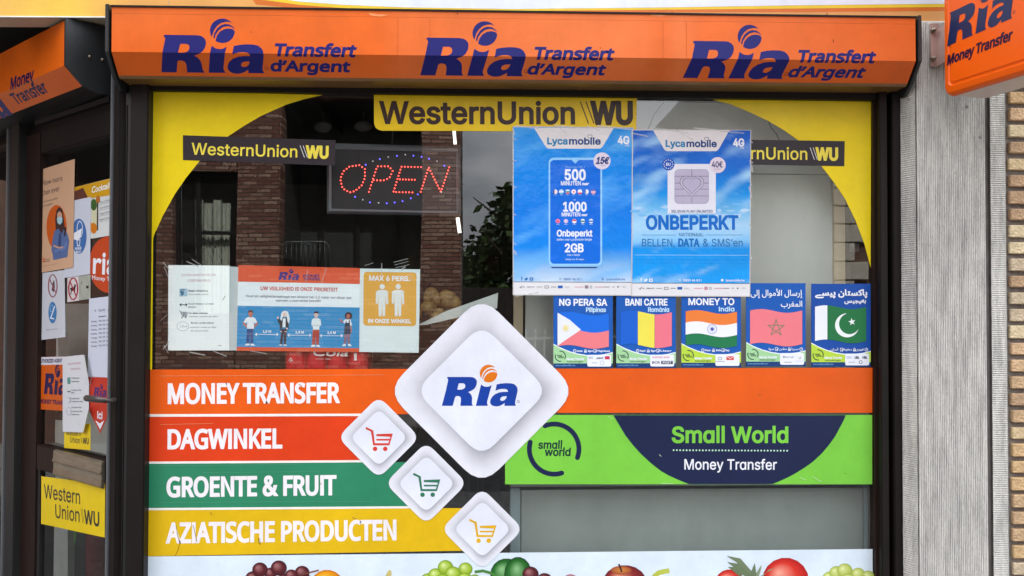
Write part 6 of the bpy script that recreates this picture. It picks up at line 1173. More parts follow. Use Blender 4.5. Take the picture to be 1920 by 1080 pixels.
t, s = lyca(b1, q1, 3.0, lambda x, y: (1001.5+x*1.045, 239.8+y), 'blue phone poster offering 500 and 1000 minutes for 15 euro',
            [(0, c(0, 146, 226)), (.3, c(0, 140, 232)), (.55, c(0, 130, 228)), (.78, c(20, 140, 234)), (.86, c(110, 170, 228)), (1, c(206, 224, 242))], c(110, 185, 245), 2.2)
P = Print(s)
P.poly([rrect(1028.6, 295.6, 1129, 499, 9), rrect(1031.6, 300, 1125.6, 494.5, 7)], LB, 2); P.poly([rrect(1031.6, 300, 1125.6, 494.5, 7)], c(0, 114, 220), 2); P.poly([(1071.5, 299.5), (1085.8, 299.5), (1081, 304.5), (1078.6, 306.6), (1076, 304.5)], LB, 2.5); P.poly([(1032, 500.5), (1122, 500.5), (1117, 503), (1036, 503)], c(40, 70, 130), 1.5)
P.text('N', 'Maandelijks NR. 1', (1060, 314.5), (1096, 314.5), 3, c(150, 195, 240), 0, 0, 3)
for tx, x0, x1, yb, cp, w in (('500', 1058.6, 1098.4, 337.4, 19.2, .055), ('MINUTEN', 1051.7, 1089, 347.4, 7.6, .035), ('1000', 1055.5, 1100, 396, 16.6, .055), ('MINUTEN', 1053, 1088, 405.5, 7, .035), ('Onbeperkt', 1044, 1110.7, 443, 11.6, .05), ('2GB', 1059, 1094.3, 472.4, 15, .055)): P.text('I', tx, (x0, yb), (x1, yb), cp, WT, w, 0, 3)
for tx, x0, x1, yb, cp in (('naar', 1091, 1103.5, 347, 5), ('naar', 1090, 1101, 405, 4.4)): P.text('I', tx, (x0, yb), (x1, yb), cp, WT, .06, .3, 3)
for tx, x0, x1, yb, cp in (('bellen naar Lycamobile Belgie', 1044, 1109.6, 451, 4), ('Data in Belgie', 1063.5, 1087.5, 479.5, 3.2), ('Geldig voor 30 dagen', 1060, 1095, 487.5, 2.6), ('en', 1075, 1079, 376, 3)): P.text('I', tx, (x0, yb), (x1, yb), cp, c(214, 230, 250), .02, 0, 3)
F1 = [((40, 60, 130), (240, 240, 245), (250, 220, 225)), ((200, 225, 250), (240, 245, 250), (120, 190, 230)), ((230, 235, 240), (60, 150, 160), (210, 120, 140)), ((245, 240, 245), (222, 90, 120), (245, 240, 245)), ((245, 240, 245), (245, 240, 245), (222, 80, 100)), ((50, 110, 200), (240, 240, 245), (250, 240, 240)), ((120, 110, 180), (230, 200, 215), (230, 160, 180))]
for i, x in enumerate((1041, 1052.5, 1064.2, 1075.6, 1087.3, 1099.4, 1112.4)):
    y = 359.6; P.disc(x, y, 4.5, 4.5, c(*F1[i][1]), 3, 14)
    if i in (0, 5): P.poly([(x-4.4, y-.5), (x-3, y-3.6), (x-1.2, y-4.3), (x-1.2, y+4.3), (x-3, y+3.6)], c(*F1[i][0]), 4); P.poly([(x+1.2, y-4.3), (x+3, y-3.6), (x+4.4, y), (x+3, y+3.6), (x+1.2, y+4.3)], c(*F1[i][2]), 4)
    elif i == 3: P.disc(x, y, 1.8, 1.8, c(*F1[i][1]), 5, 8); P.disc(x, y, 4.3, 4.3, c(*F1[i][0]), 4, 14)
    else: P.poly([(x-4.2, y-1.4), (x-2.8, y-3.8), (x, y-4.5), (x+2.8, y-3.8), (x+4.2, y-1.4)], c(*F1[i][0]), 4); P.poly([(x-4.2, y+1.4), (x-2.8, y+3.8), (x, y+4.5), (x+2.8, y+3.8), (x+4.2, y+1.4)], c(*F1[i][2]), 4)
    P.line([(x-2.6, 365.6), (x+2.8, 365.6)], .8, c(170, 205, 245), 3)
for i, x in enumerate((1046, 1061, 1076.8, 1092.7, 1108.2)):
    y = 414.7; P.disc(x, y, 4.3, 4.3, c(*((232, 130, 165), (196, 180, 225), (240, 240, 245), (230, 240, 235), (226, 236, 246))[i]), 3, 14)
    if i == 0: P.poly(star(x, y, 2.4), c(214, 80, 110), 4)
    if i == 1: P.poly(star(x, y, 2.8), c(245, 235, 245), 4)
    if i == 2: P.poly([(x-4.2, y), (x-3.5, y-2.4), (x, y-4.3), (x+3.5, y-2.4), (x+4.2, y)], c(226, 110, 125), 4)
    if i >= 3: P.poly([(x-4.3, y-1), (x+4.3, y-1), (x+4.2, y+1.4), (x-4.2, y+1.4)], c(20, 120, 130) if i == 3 else c(30, 110, 200), 4)
    P.line([(x-3, 421), (x+3, 421)], .8, c(170, 205, 245), 3)
P.build('offer_print', M['sleeve'], t)
P = Print(s); P.disc(1128.6, 301.8, 16, 16, c(226, 214, 228), 3, 28); P.text('I', '15€', (1117, 307), (1140.5, 307), 11.8, c(52, 60, 120), .07, .22, 4); P.text('N', '+ 5 gratis', (1124, 311.3), (1135, 311.3), 2.2, c(120, 110, 150), 0, 0, 4); P.build('price_badge', M['sleeve'], t)
def footer(s, t, x0, y, col, y2, dx=0):
    P = Print(s); P.text('I', 'f', (x0+14, y+2.4), (x0+16.6, y+2.4), 6, col, .06, 0, 3)
    P.poly([(x0+20, y-1.6), (x0+22.5, y-.6), (x0+23.6, y-2.6), (x0+26, y-2.4), (x0+27, y-1.6), (x0+26.3, y), (x0+25, y+2.2), (x0+22, y+2.8), (x0+19.8, y+2), (x0+21.6, y+1.4)], col, 3); P.poly([rrect(x0+30, y-3, x0+36.6, y+3, 1.4, 2), ellp(x0+33.3, y, 1.8, 1.8, 10)], col, 3)
    P.ring(x0+87.5, y, 2.2, 2.4, .8, lerp(col, c(200, 215, 240), .4), 3, 10); P.text('N', '0800 46 811', (x0+93.5, y+2.3), (x0+128, y+2.3), 4.2, lerp(col, c(190, 210, 240), .4), .03, 0, 3)
    P.disc(x0+167, y, 2.5, 2.5, lerp(col, c(190, 210, 240), .35), 3, 12); P.text('N', 'lycamobile.be', (x0+174, y+2.3), (x0+209, y+2.3), 4.4, lerp(col, c(190, 210, 240), .35), .03, 0, 3)
    g1, pk, bl = c(120, 122, 130), c(222, 150, 166), c(50, 100, 180)
    P.line([(x0+11, y2), (x0+13, y2+2), (x0+16, y2-2.4)], .9, c(90, 90, 100), 3)
    for a, d, k_ in ((17, 21, g1), (25, 33, c(80, 80, 90)), (34, 39, g1), (43, 54, c(150, 160, 150)), (70, 80, g1), (96, 105, c(190, 170, 176)), (114, 131, pk), (152, 168, c(200, 140, 150)), (169, 180, g1)): P.line([(x0+a, y2), (x0+d, y2)], 1.2, k_, 3)
    P.rect(x0+83, y2-2.6, x0+92, y2+2.4, bl, 3); P.poly([rrect(x0+58, y2-2.6, x0+66, y2+2.6, 1, 2), rrect(x0+59, y2-1.6, x0+65, y2+1.6, .5, 2)], g1, 3); P.rect(x0+133.5, y2-3, x0+140, y2+3, lerp(g1, pk, .7 if dx else .2), 3); P.ring(x0+145, y2, 2, 3, .8, g1, 3, 10)
    P.ring(x0+187, y2, 1.8, 1.4, .6, g1, 3, 8); P.poly([(x0+194.5, y2-1.6), (x0+198.5, y2), (x0+194.5, y2+1.6)], c(60, 64, 80), 3); P.ring(x0+207, y2, 3, 1.4, .6, c(170, 174, 184), 3, 10)
    P.build('footer_print', M['sleeve'], t)
footer(s, t, 963, 523, c(40, 110, 180), 538)
tapes(t, [(962, 244, 965, 252, 3), (1184, 246, 1189, 300, 3), (1050, 240, 1075, 258, 2), (1100, 237, 1125, 244, 3), (964, 470, 968, 478, 4), (967, 236, 1010, 241, 3), (1040, 235, 1085, 240, 3), (1120, 236, 1186, 243, 3.5), (961, 260, 968, 262, 2), (961, 300, 968, 302, 2), (961, 350, 968, 352, 2), (961, 400, 968, 404, 2), (961, 455, 968, 458, 2), (961, 510, 967, 512, 2), (966, 555, 1010, 548, 2.5)], s)

b2 = outer(4.5); q2_ = [(1187, 244.5), (1407, 244.5), (1405.3, 555), (1185.2, 554)]
t, s = lyca(b2, q2_, 8.0, lambda x, y: (1224.5+x, 244.5+y), 'blue phone poster with a sim card, lettered ONBEPERKT, price 40 euro',
            [(0, c(14, 96, 196)), (.25, c(14, 112, 206)), (.42, c(30, 150, 228)), (.52, c(120, 190, 236)), (.62, c(176, 216, 244)), (.72, c(140, 200, 244)), (.77, c(20, 150, 230)), (.9, c(0, 158, 238)), (1, c(0, 160, 240))], c(170, 214, 245), 2.6)
P = Print(s)
for k in range(46):
    q_ = R.random(); x = 1190+R.random()*212; y = 382+R.random()*26
    if 1248 < x < 1346 and y < 402: continue
    P.disc(x, y, R.uniform(4, 11), R.uniform(1.2, 3.4), lerp(c(96, 178, 234), c(204, 226, 246), R.uniform(.1, .9)), 1.5+k*.01, 14)
for y, w in ((431, .5), (478, .6), (487, 1.2), (493, .7)): P.line([(1190, y), (1402, y+.6)], w, c(186, 220, 246) if y < 480 else c(20, 136, 220), 1.6)
P.build('cloud_print', M['sleeve'], t)
P = Print(s); P.rect(1251.7, 307.4, 1342, 400.5, c(228, 226, 236), 2)
P.poly([rrect(1264.7, 317.4, 1329, 382, 8)], c(152, 142, 168), 2.5); DK = c(92, 84, 112); P.poly([rrect(1265.4, 318, 1328.3, 381.3, 7.6)], lambda u, v: c(186, 178, 200), 3)
def heart(k, cx_=1297, cy_=347): return [(cx_+k*16*math.sin(a)**3, cy_-k*(13*math.cos(a)-5*math.cos(2*a)-2*math.cos(3*a)-math.cos(4*a))) for a in [2*math.pi*i/36 for i in range(36)]]
for y in (330.5, 343.5, 354.7, 367.5): P.line([(1265, y), (1329, y)], .8, DK, 3.5)
P.line([(1297, 318), (1297, 334)], .8, DK, 3.5); P.line([(1297, 366), (1297, 382)], .8, DK, 3.5)
P.poly([heart(1.42)], DK, 4); P.poly([heart(1.36)], c(196, 190, 208), 4.5); P.poly([heart(1.12, 1297, 346.4)], DK, 5); P.poly([heart(1.05, 1297, 346.4)], c(184, 176, 200), 5.5)
P.text('I', 'BELGIUM PLAN UNLIMITED', (1259, 398.6), (1336, 398.6), 4.8, c(96, 120, 150), .04, 0, 3); P.build('sim_card_print', M['sleeve'], t)
P = Print(s); P.disc(1252.9, 308, 11.8, 11.8, c(60, 120, 200), 3, 24); P.disc(1252.9, 308, 11, 11, c(20, 84, 176), 3.5, 24)
for i in range(12): a = math.radians(i*30); P.poly(star(1252.9+8.2*math.cos(a), 308+8.2*math.sin(a), 1.7), WT, 4)
P.text('I', 'EU', (1249, 310.6), (1257, 310.6), 5, WT, .05, 0, 4); P.build('eu_badge', M['sleeve'], t)
P = Print(s); P.disc(1345.5, 309.6, 15, 15, c(228, 214, 226), 3, 28); P.text('I', '40€', (1334.4, 313.8), (1354.8, 313.8), 10.8, c(52, 62, 110), .03, 0, 4); P.text('N', 'per maand', (1339, 318), (1351, 318), 2.2, c(130, 120, 150), 0, 0, 4); P.build('price_badge', M['sleeve'], t)
P = Print(s); P.text('I', 'ONBEPERKT', (1211, 429.6), (1384.6, 429.6), 25, c(6, 110, 196), .055, 0, 3)
P.text('I', 'NATIONAAL', (1273, 443), (1319, 443), 6.2, c(60, 104, 150), .01, 0, 3); P.line([(1203, 440.7), (1268, 440.7)], .8, c(90, 140, 185), 3); P.line([(1323, 440.5), (1392, 440.5)], .8, c(90, 140, 185), 3)
for tx, x0, x1, w, k_ in (('BELLEN,', 1203.6, 1265, .005, c(50, 112, 170)), ('DATA', 1271.6, 1311.5, .06, c(14, 112, 184)), ('&', 1318, 1328, .005, c(50, 112, 170)), ('SMS’en', 1334.6, 1392.3, .005, c(50, 112, 170))): P.text('I', tx, (x0, 462), (x1, 462), 14, k_, w, 0, 3)
P.build('lettering', M['sleeve'], t); footer(s, t, 1187, 525.4, WT, 540.5, 1)
tapes(t, [(1186, 250, 1215, 256, 2.5), (1268, 243, 1300, 262, 3), (1406, 300, 1411, 322, 3), (1350, 246, 1395, 250, 2), (1404, 350, 1410, 372, 2.5), (1225, 241, 1290, 248, 3), (1300, 240, 1370, 247, 3), (1405, 262, 1411, 268, 2), (1405, 300, 1412, 306, 2), (1405, 340, 1411, 349, 2), (1405, 380, 1411, 388, 2), (1405, 420, 1411, 428, 2), (1406, 480, 1411, 486, 2)], s)

# ------------------------------------------------------------------ five remittance posters on the glass
BLU = c(8, 92, 176); GRN = c(166, 212, 158)
def remit(x0, x1, yb, label, base, title, tcx, country, flag, lime=False, blue=BLU, arab=None):
    yt = yb-156.0; t = item('remittance_poster', label, 'poster', (x0+x1)/2, (yt+yb)/2, base, 'remittance posters'); s = wplane(base); w = x1-x0
    sheet(s, [(x0, yt), (x1, yt), (x1, yb), (x0, yb)], .0006, M['paper'], t, 'sheet', 0, blue); Pz = lambda u, v: (x0+u*w/111.5, yt+v)
    P = Print(s); gl = c(186, 216, 76) if lime else GRN
    sw_ = [(0, 112), (14, 119.5), (30, 126), (46, 130.5), (62, 133), (80, 133.4), (96, 131.5), (111.5, 127.5)]
    P.poly([Pz(u, v-1.8) for u, v in sw_]+[Pz(111.5, 147), Pz(0, 147)], WT, 1); P.poly([Pz(u, v) for u, v in sw_]+[Pz(111.5, 147), Pz(0, 147)], gl, 2); P.poly([Pz(0, 147), Pz(111.5, 147), Pz(111.5, 156), Pz(0, 156)], c(10, 60, 116), 2)
    P.poly([Pz(*p) for p in rrect(63.5, 131, 108.5, 153, 3)], WT, 3); P.build('wave_print', M['paper'], t)
    P = Print(s)
    for a0, a1 in ((-100, 30), (200, 80)):
        o = [(12.8+10.4*math.cos(math.radians(a0+(a1-a0)*k/14)), 133.5+10.4*math.sin(math.radians(a0+(a1-a0)*k/14))) for k in range(15)]; n_ = [(12.8+8.8*math.cos(math.radians(a0+(a1-a0)*k/14)), 133.5+8.8*math.sin(math.radians(a0+(a1-a0)*k/14))) for k in range(15)]
        P.poly([Pz(*p) for p in o+n_[::-1]], c(18, 50, 56), 3)
    P.text('I', vag('small'), Pz(6.5, 134), Pz(15.5, 134), 3.4, c(18, 50, 56), .03, 0, 3); P.text('I', vag('world'), Pz(9, 137), Pz(19, 137), 3.4, c(18, 50, 56), .03, 0, 3)
    P.text('I', vag('Money Transfer'), Pz(25, 140.6), Pz(58, 140.6), 3.8, WT, .06, 0, 3); P.text('N', 'Authorised Agent', Pz(25, 145), Pz(55, 145), 3, c(60, 90, 70), .02, 0, 3); P.text('N', 'www.smallworldfs.com', Pz(3, 152.2), Pz(41, 152.2), 3.2, c(120, 170, 214), .02, 0, 3)
    # three little icons with words
    sg = (40, 60, 78) if not arab else (103, 81, 57)
    y = 123.5; cxs = sg
    P.ring(*Pz(cxs[0], y), 3.2, 3.2, .9, WT, 3, 14); P.line([Pz(cxs[0], y-1.8), Pz(cxs[0], y), Pz(cxs[0]+1.4, y+.6)], .7, WT, 3)
    P.poly([Pz(cxs[1]-2.6, y-.4), Pz(cxs[1]+2.6, y-.4), Pz(cxs[1]+2.6, y+3.2), Pz(cxs[1]-2.6, y+3.2)], WT, 3); P.ring(*Pz(cxs[1], y-.8), 1.9, 2.6, .8, WT, 3, 12)
    P.poly([[Pz(*p) for p in rrect(cxs[2]-2.8, y-3.2, cxs[2]+2.6, y+3.2, .8, 2)], [Pz(*p) for p in rrect(cxs[2]-2, y-2.4, cxs[2]+1.8, y+2.4, .5, 2)]], WT, 3); P.line([Pz(cxs[2]-.6, y), Pz(cxs[2]+1, y+1.6), Pz(cxs[2]+3.8, y-1.4)], .9, WT, 3)
    if not arab:
        for k, wd in enumerate(country[1]): P.text('N', wd, Pz(cxs[k]+4.6, y+1.8), Pz(cxs[k]+(14.5 if k < 2 else country[2]), y+1.8), 3.4, WT, .04, 0, 3)
        P.text('I', title, Pz(tcx[0], 38.5), Pz(tcx[1], 38.5), 12, WT, .05, 0, 3); P.text('I', vag(country[0]), Pz(tcx[2], 50.5), Pz(tcx[3], 50.5), 8, c(196, 226, 250), .05, 0, 3)
    else:
        for (tx, ua, ub, v, cp, w_) in arab: P.text('A', tx, Pz(ua, v), Pz(ub, v), cp, WT, w_, 0, 3)
    P.build('lettering', M['paper'], t)
    P = Print(s); wv = lambda u: 3.6*math.sin((u-8)/98*2*math.pi+.3)
    def band(u0, u1, v0, v1, col, lay=3, n=12):
        P.poly([Pz(u0+(u1-u0)*k/n, v0-wv(u0+(u1-u0)*k/n)) for k in range(n+1)]+[Pz(u1-(u1-u0)*k/n, v1-wv(u1-(u1-u0)*k/n)) for k in range(n+1)], col, lay)
    flag(P, Pz, band); P.build('flag', M['paper'], t)
    return t, s, Pz
def f_ph(P, Z, band):
    band(7.6, 104, 54, 86, c(14, 112, 220)); band(7.6, 104, 86, 116, c(236, 130, 136)); P.poly([Z(7.6, 52), Z(30, 65), Z(51.5, 84), Z(26, 101), Z(7.6, 114)], c(232, 234, 244), 4)
    P.poly([Z(*p) for p in star(23, 81, 9, .55, 8)], c(236, 226, 190), 5); P.disc(*Z(23, 81), 3.8, 3.8, c(236, 220, 150), 6, 12)
def f_ro(P, Z, band): band(8, 40, 52, 114, c(12, 100, 204)); band(40.5, 71.5, 52, 115, c(238, 224, 92)); band(72, 104, 52, 115, c(236, 124, 140))
def f_in(P, Z, band):
    band(8, 104, 52, 73, c(238, 132, 70)); band(8, 104, 73, 95.5, c(240, 240, 248)); band(8, 104, 95.5, 116, c(34, 120, 76)); P.ring(*Z(57.5, 84), 9.2, 9.2, 1.2, c(150, 160, 214), 4); P.poly([Z(*p) for p in star(57.5, 84, 7.8, .3, 12)], c(176, 184, 226), 4); P.disc(*Z(57.5, 84), 3, 3, c(80, 90, 170), 5, 12)
def f_ma(P, Z, band):
    band(7.5, 105, 52, 115, c(238, 130, 138)); pts = star(56, 84, 16.5, .382, 5); o = [pts[(4*k) % 10] for k in range(5)]
    for k in range(5): P.line([Z(*o[k]), Z(*o[(k+1) % 5])], 1.8, c(150, 128, 112), 4+k*.3)
def f_pk(P, Z, band):
    band(7, 30, 44, 108, c(238, 240, 248)); band(30, 103, 44, 108, c(36, 114, 66)); o = [(67+22.5*math.cos(math.radians(a)), 78+22.5*math.sin(math.radians(a))) for a in range(20, 264, 9)]; n_ = [(71.5+19.5*math.cos(math.radians(a)), 75+19.5*math.sin(math.radians(a))) for a in range(254, 28, -9)]
    P.poly([Z(*p) for p in o+n_], c(236, 242, 240), 4); P.poly([Z(*p) for p in star(76, 71.5, 7.2, .4, 5, 1, -100)], c(236, 242, 240), 4)
def rv(t): return t[::-1]
AL1 = rv('\ufe87\ufead\ufeb3\ufe8e\ufedd \ufe8d\ufef7\ufee3\ufeee\ufe8d\ufedd \ufe87\ufedf\ufef0'); AL2 = rv('\ufe8d\ufedf\ufee4\ufed0\ufeae\ufe8f')
PK1 = rv('\ufb58\ufe8e\ufedb\ufeb4\ufe98\ufe8e\ufee5 \ufb58\ufbff\ufeb4\ufbaf'); PK2 = rv('\ufb91\ufeea\ufbff\ufea0\ufbff\ufeb2'.replace('\ufb91', '\ufe91'))
YR = outer(.4)
t, s, Z = remit(1037.8, 1149, 690.3, 'blue remittance poster with the Philippine flag, Pilipinas', YR, 'NG PERA SA', (10.5, 101, 61, 98.5), ('Pilipinas', ('Instant', 'Siguro', 'Maginhawa'), 28), f_ph)
P = Print(s); P.text('I', 'BDO', Z(66, 138.5), Z(74, 138.5), 4, c(110, 110, 150), 0, 0, 4); P.text('I', 'paid', Z(81, 138.5), Z(93, 138.5), 3.4, c(70, 70, 100), .05, .2, 4); P.poly([Z(96.5, 133.5), Z(105.5, 133.5), Z(105.5, 139.5), Z(96.5, 139.5)], c(200, 60, 90), 4); P.line([Z(72, 146), Z(82, 146)], 1, c(170, 170, 180), 4); P.ring(*Z(91, 146), 4, 4, .6, c(150, 160, 190), 4, 12); P.build('partner_logos', M['paper'], t)
t, s, Z = remit(1155.5, 1267, 690, 'blue remittance poster with the Romanian flag', YR-.0001, 'BANI CATRE', (17, 96, 59.5, 99), ('Romania', ('Rapid', 'Sigur', 'Usor'), 26), f_ro)
P = Print(s); P.line([Z(81.4, 43.4), Z(83, 42), Z(84.6, 43.4)], .8, c(196, 226, 250), 3); P.text('N', 'RAIFFEISEN BANK', Z(67.5, 137.5), Z(100, 137.5), 3.4, c(224, 140, 150), .02, 0, 4); P.text('N', 'BCR', Z(67, 147.5), Z(82, 147.5), 4, c(90, 90, 110), .06, 0, 4); P.poly([Z(84, 142.6), Z(106, 142.6), Z(106, 148.6), Z(84, 148.6)], c(60, 66, 84), 4); P.text('N', 'POST', Z(87, 147.4), Z(103, 147.4), 3.4, WT, .04, 0, 5); P.build('partner_logos', M['paper'], t)
t, s, Z = remit(1277.5, 1389.3, 689, 'blue remittance poster with the Indian flag', YR-.0002, 'MONEY TO', (13, 99, 70, 99), ('India', ('Fast', 'Safe', 'Easy'), 12), f_in, True)
P = Print(s); P.poly([Z(84, 135), Z(98, 135), Z(98, 142), Z(84, 142)], c(222, 80, 70), 4); P.line([Z(85, 135.6), Z(91, 139.5), Z(97.4, 135.6)], 1, WT, 5); P.ring(*Z(72, 139), 4, 3, .8, c(80, 84, 100), 4, 12); P.line([Z(64, 144.5), Z(81, 144.5)], .9, c(120, 120, 130), 4); P.build('partner_logos', M['paper'], t)
t, s, Z = remit(1398.8, 1510.5, 687, 'blue remittance poster with the Moroccan flag and Arabic lettering', YR-.0003, '', None, None, f_ma, False, BLU, [(AL1, 8.5, 105, 23.5, 10.5, .02), (AL2, 65, 105, 44, 10.5, .02), (rv('\ufeb3\ufeae\ufef3\ufe8e'), 85, 98, 125, 4, .02), (rv('\ufee3\ufec3\ufee4\ufee5'), 62, 76, 125, 4, .02), (rv('\ufeb3\ufeee\ufedf'), 42, 52, 125, 4, .02)])
P = Print(s); P.text('N', 'Barid', Z(69, 140), Z(88, 140), 3.6, c(120, 124, 140), 0, 0, 4); P.poly([Z(96, 137), Z(100, 141), Z(103, 136), Z(101, 143)], c(120, 120, 130), 4); P.line([Z(71, 148), Z(85, 148)], 1, c(130, 130, 140), 4); P.line([Z(92, 146), Z(105, 146)], .7, c(190, 190, 196), 4); P.build('partner_logos', M['paper'], t)
t, s, Z = remit(1521, 1632.5, 688, 'blue remittance poster with the green Pakistani flag', YR-.0004, '', None, None, f_pk, True, c(24, 78, 160), [(PK1, 7, 105, 22, 10.5, .06), (PK2, 62, 102.5, 35.5, 7.5, .05), (rv('\ufed3\ufeee\ufeae\ufbfc'), 83, 98, 125, 4, .02), (rv('\ufee3\ufea3\ufed4\ufeee\ufec5'.replace('\ufed4', '\ufed3').replace('\ufec5', '\ufec3')), 61, 76, 125, 4, .02), (rv('\ufe81\ufeb3\ufe8e\ufee5'), 35, 51, 125, 4, .02)])
P = Print(s)
for i, x in enumerate((66, 81, 96)): P.text('N', ('OM', 'UBL', 'HBL')[i], Z(x, 140.5), Z(x+9, 140.5), 4.4, c(60, 64, 90) if i else c(130, 140, 190), .06 if i else 0, 0, 4)
P.line([Z(70, 147), Z(82, 147)], 1, c(140, 150, 190), 4); P.ring(*Z(92.5, 147), 3.4, 3.4, 1, c(70, 76, 90), 4, 12); P.build('partner_logos', M['paper'], t)

# ------------------------------------------------------------------ lit OPEN sign hanging inside
YO = .09; so_ = wplane(YO); t = item('open_sign', 'dark LED sign with red letters OPEN in a dotted blue oval', 'sign', 738, 335, YO)
ZO = lambda x, y: (600+x/2.7, 160+y/2.7)
co = [(613, 268), (863, 275), (864, 404.5), (613, 400.5)]; ci = [(622, 280), (855, 286), (856, 396.5), (622, 391.5)]
oc_ = [so_.uv(p) for p in co]; ic_ = [so_.uv(p) for p in ci]
for k in range(4):
    a, d, e_, f_ = oc_[k], oc_[(k+1) % 4], ic_[(k+1) % 4], ic_[k]; b = MB()
    mid = [lerp(a, f_, .5), lerp(d, e_, .5)]; V = lambda p, o: so_.xyz(p[0], p[1], o)
    b.add([V(a, 0), V(d, 0), V(mid[1], .012), V(mid[0], .012), V(e_, .004), V(f_, .004)], [(0, 1, 2, 3), (3, 2, 4, 5)]); b.build('frame_side', M['silver'], t)
sheet(so_, co, .03, M['panel'], t, 'panel', .001, (.02, .018, .02))
def leds(pts, n, closed, mb, r=.003):
    seg = []; 
    if closed: pts = pts+pts[:1]
    Ls = [math.hypot(b_[0]-a[0], b_[1]-a[1]) for a, b_ in zip(pts, pts[1:])]; tot = sum(Ls)
    for k in range(n):
        d = tot*k/(n if closed else n-1)*.9999; i = 0
        while d > Ls[i]: d -= Ls[i]; i += 1
        p = lerp(pts[i], pts[i+1], d/Ls[i]); u, v = so_.uv(ZO(*p)); q = so_.xyz(u, v, .004); mb.ball(q, r, 7, 4, (1, 1, 1))
for nm, sts in (('letter_o', [([(107, 465), (120, 435), (150, 412), (200, 405), (228, 425), (228, 470), (210, 510), (175, 537), (150, 543), (115, 522), (105, 485)], 24, True)]),
                ('letter_p', [([(248, 540), (290, 411), (350, 411), (368, 435), (352, 470), (320, 483), (272, 481)], 21, False)]),
                ('letter_e', [([(512, 415), (412, 413), (372, 541), (468, 543)], 21, False), ([(405, 477), (480, 479)], 6, False)]),
                ('letter_n', [([(510, 540), (550, 416), (612, 540), (654, 416)], 25, False)])):
    b = MB()
    for pts, n, cl in sts: leds(pts, n, cl, b)
    o = b.build(nm, M['red_led'], t); o['kind'] = 'stuff'
b = MB(); d_ = MB()
ring_pts = [(232, 403, 1), (268, 385, 0), (303, 374, 1), (346, 364, 0), (390, 358, 1), (432, 352, 0), (473, 357, 1), (514, 363, 1), (552, 373, 1), (592, 385, 0), (630, 408, 1), (178, 565, 1), (217, 580, 0), (253, 593, 1), (297, 596, 0), (338, 598, 1), (378, 594, 1), (418, 587, 1), (460, 573, 1), (495, 553, 1), (614, 541, 0)]
for x, y, on in ring_pts: u, v = so_.uv(ZO(x, y)); (b if on else d_).ball(so_.xyz(u, v, .004), .003, 7, 4)
o = b.build('blue_oval', M['blue_led'], t); o['kind'] = 'stuff'; o = d_.build('dim_dots', M['dim_led'], t); o['kind'] = 'stuff'  # dots between the blue ones are given a faint glow
b = MB(); p = at(735, 272, YO); b.tube([p, p+Vector((.04, .1, .7))], .0025, 5); b.build('hanging_wire', M['cable'], t)

# ------------------------------------------------------------------ things inside the shop
YC = .11
cb = thing('grey_cabinet', 'tall pale grey cabinet seen from behind, filling the right half of the window', 'cabinet', at(1290, 900, YC))
X = lambda px, Y=YC: atx(px, Y); Zc = lambda py, Y=YC: atz(1400, py, Y)
b = MB(); b.box(X(985), X(1562), YC, YC+.02, Zc(780), Zc(326)-.002); b.build('panel', M['cab'], cb); b = MB(); b.box(X(985), X(1562), YC-.002, YC+.02, Zc(326)+.002, 2.6); b.build('panel', M['cab'], cb)
b = MB(); b.box(X(1562), X(1584), YC-.006, YC+.03, Zc(780), Zc(340)); b.build('edge_strip', M['beige'], cb)
b = MB(); b.box(X(963), X(980), YC-.01, YC+.03, Zc(800), Zc(545)); b.build('edge_strip', M['beige'], cb)
b = MB(); b.box(X(978), X(1611), YC-.02, YC+.02, Zc(1120), Zc(914)); b.build('lower_panel', M['cab2'], cb)
for a, d in ((957, 976), (1613, 1630)):
    b = MB(); b.box(X(a), X(d), YC-.03, YC+.04, Zc(1120), Zc(910)); b.build('side_rail', M['rail'], cb, .003)
b = MB(); b.box(X(957), X(1634), YC-.035, YC+.05, Zc(907), Zc(770)); b.build('mid_board', M['cab2'], cb)
b = MB(); b.box(X(985), X(1600), YC+.025, YC+.5, Zc(1120), 2.5); b.build('carcass', M['dark'], cb)
q = at(1600, 463, YC); b = MB(); b.box(q.x-.012, q.x+.022, q.y-.003, q.y+.004, q.z-.018, q.z+.012); hb = b.build('hinge', M['silver'], cb, .001)
b = MB(); b.tube([q, q+Vector((0, -.008, 0))], .004, 8); b.build('bolt', M['bolt'], hb)
for pts, lb_ in (([(1252, 172), (1246, 190), (1226, 215), (1214, 246)], 'thin black cable dangling behind the glass above the sim card poster'), ([(1440, 226), (1446, 240), (1456, 252), (1462, 266), (1470, 290)], 'black cable behind the glass at the edge of the right yellow corner')):
    b = MB(); ps_ = [at(x, y, .07) for x, y in pts]; b.tube(ps_, .003, 6); tag(b.build('cable', M['cable']), lb_, 'cable')
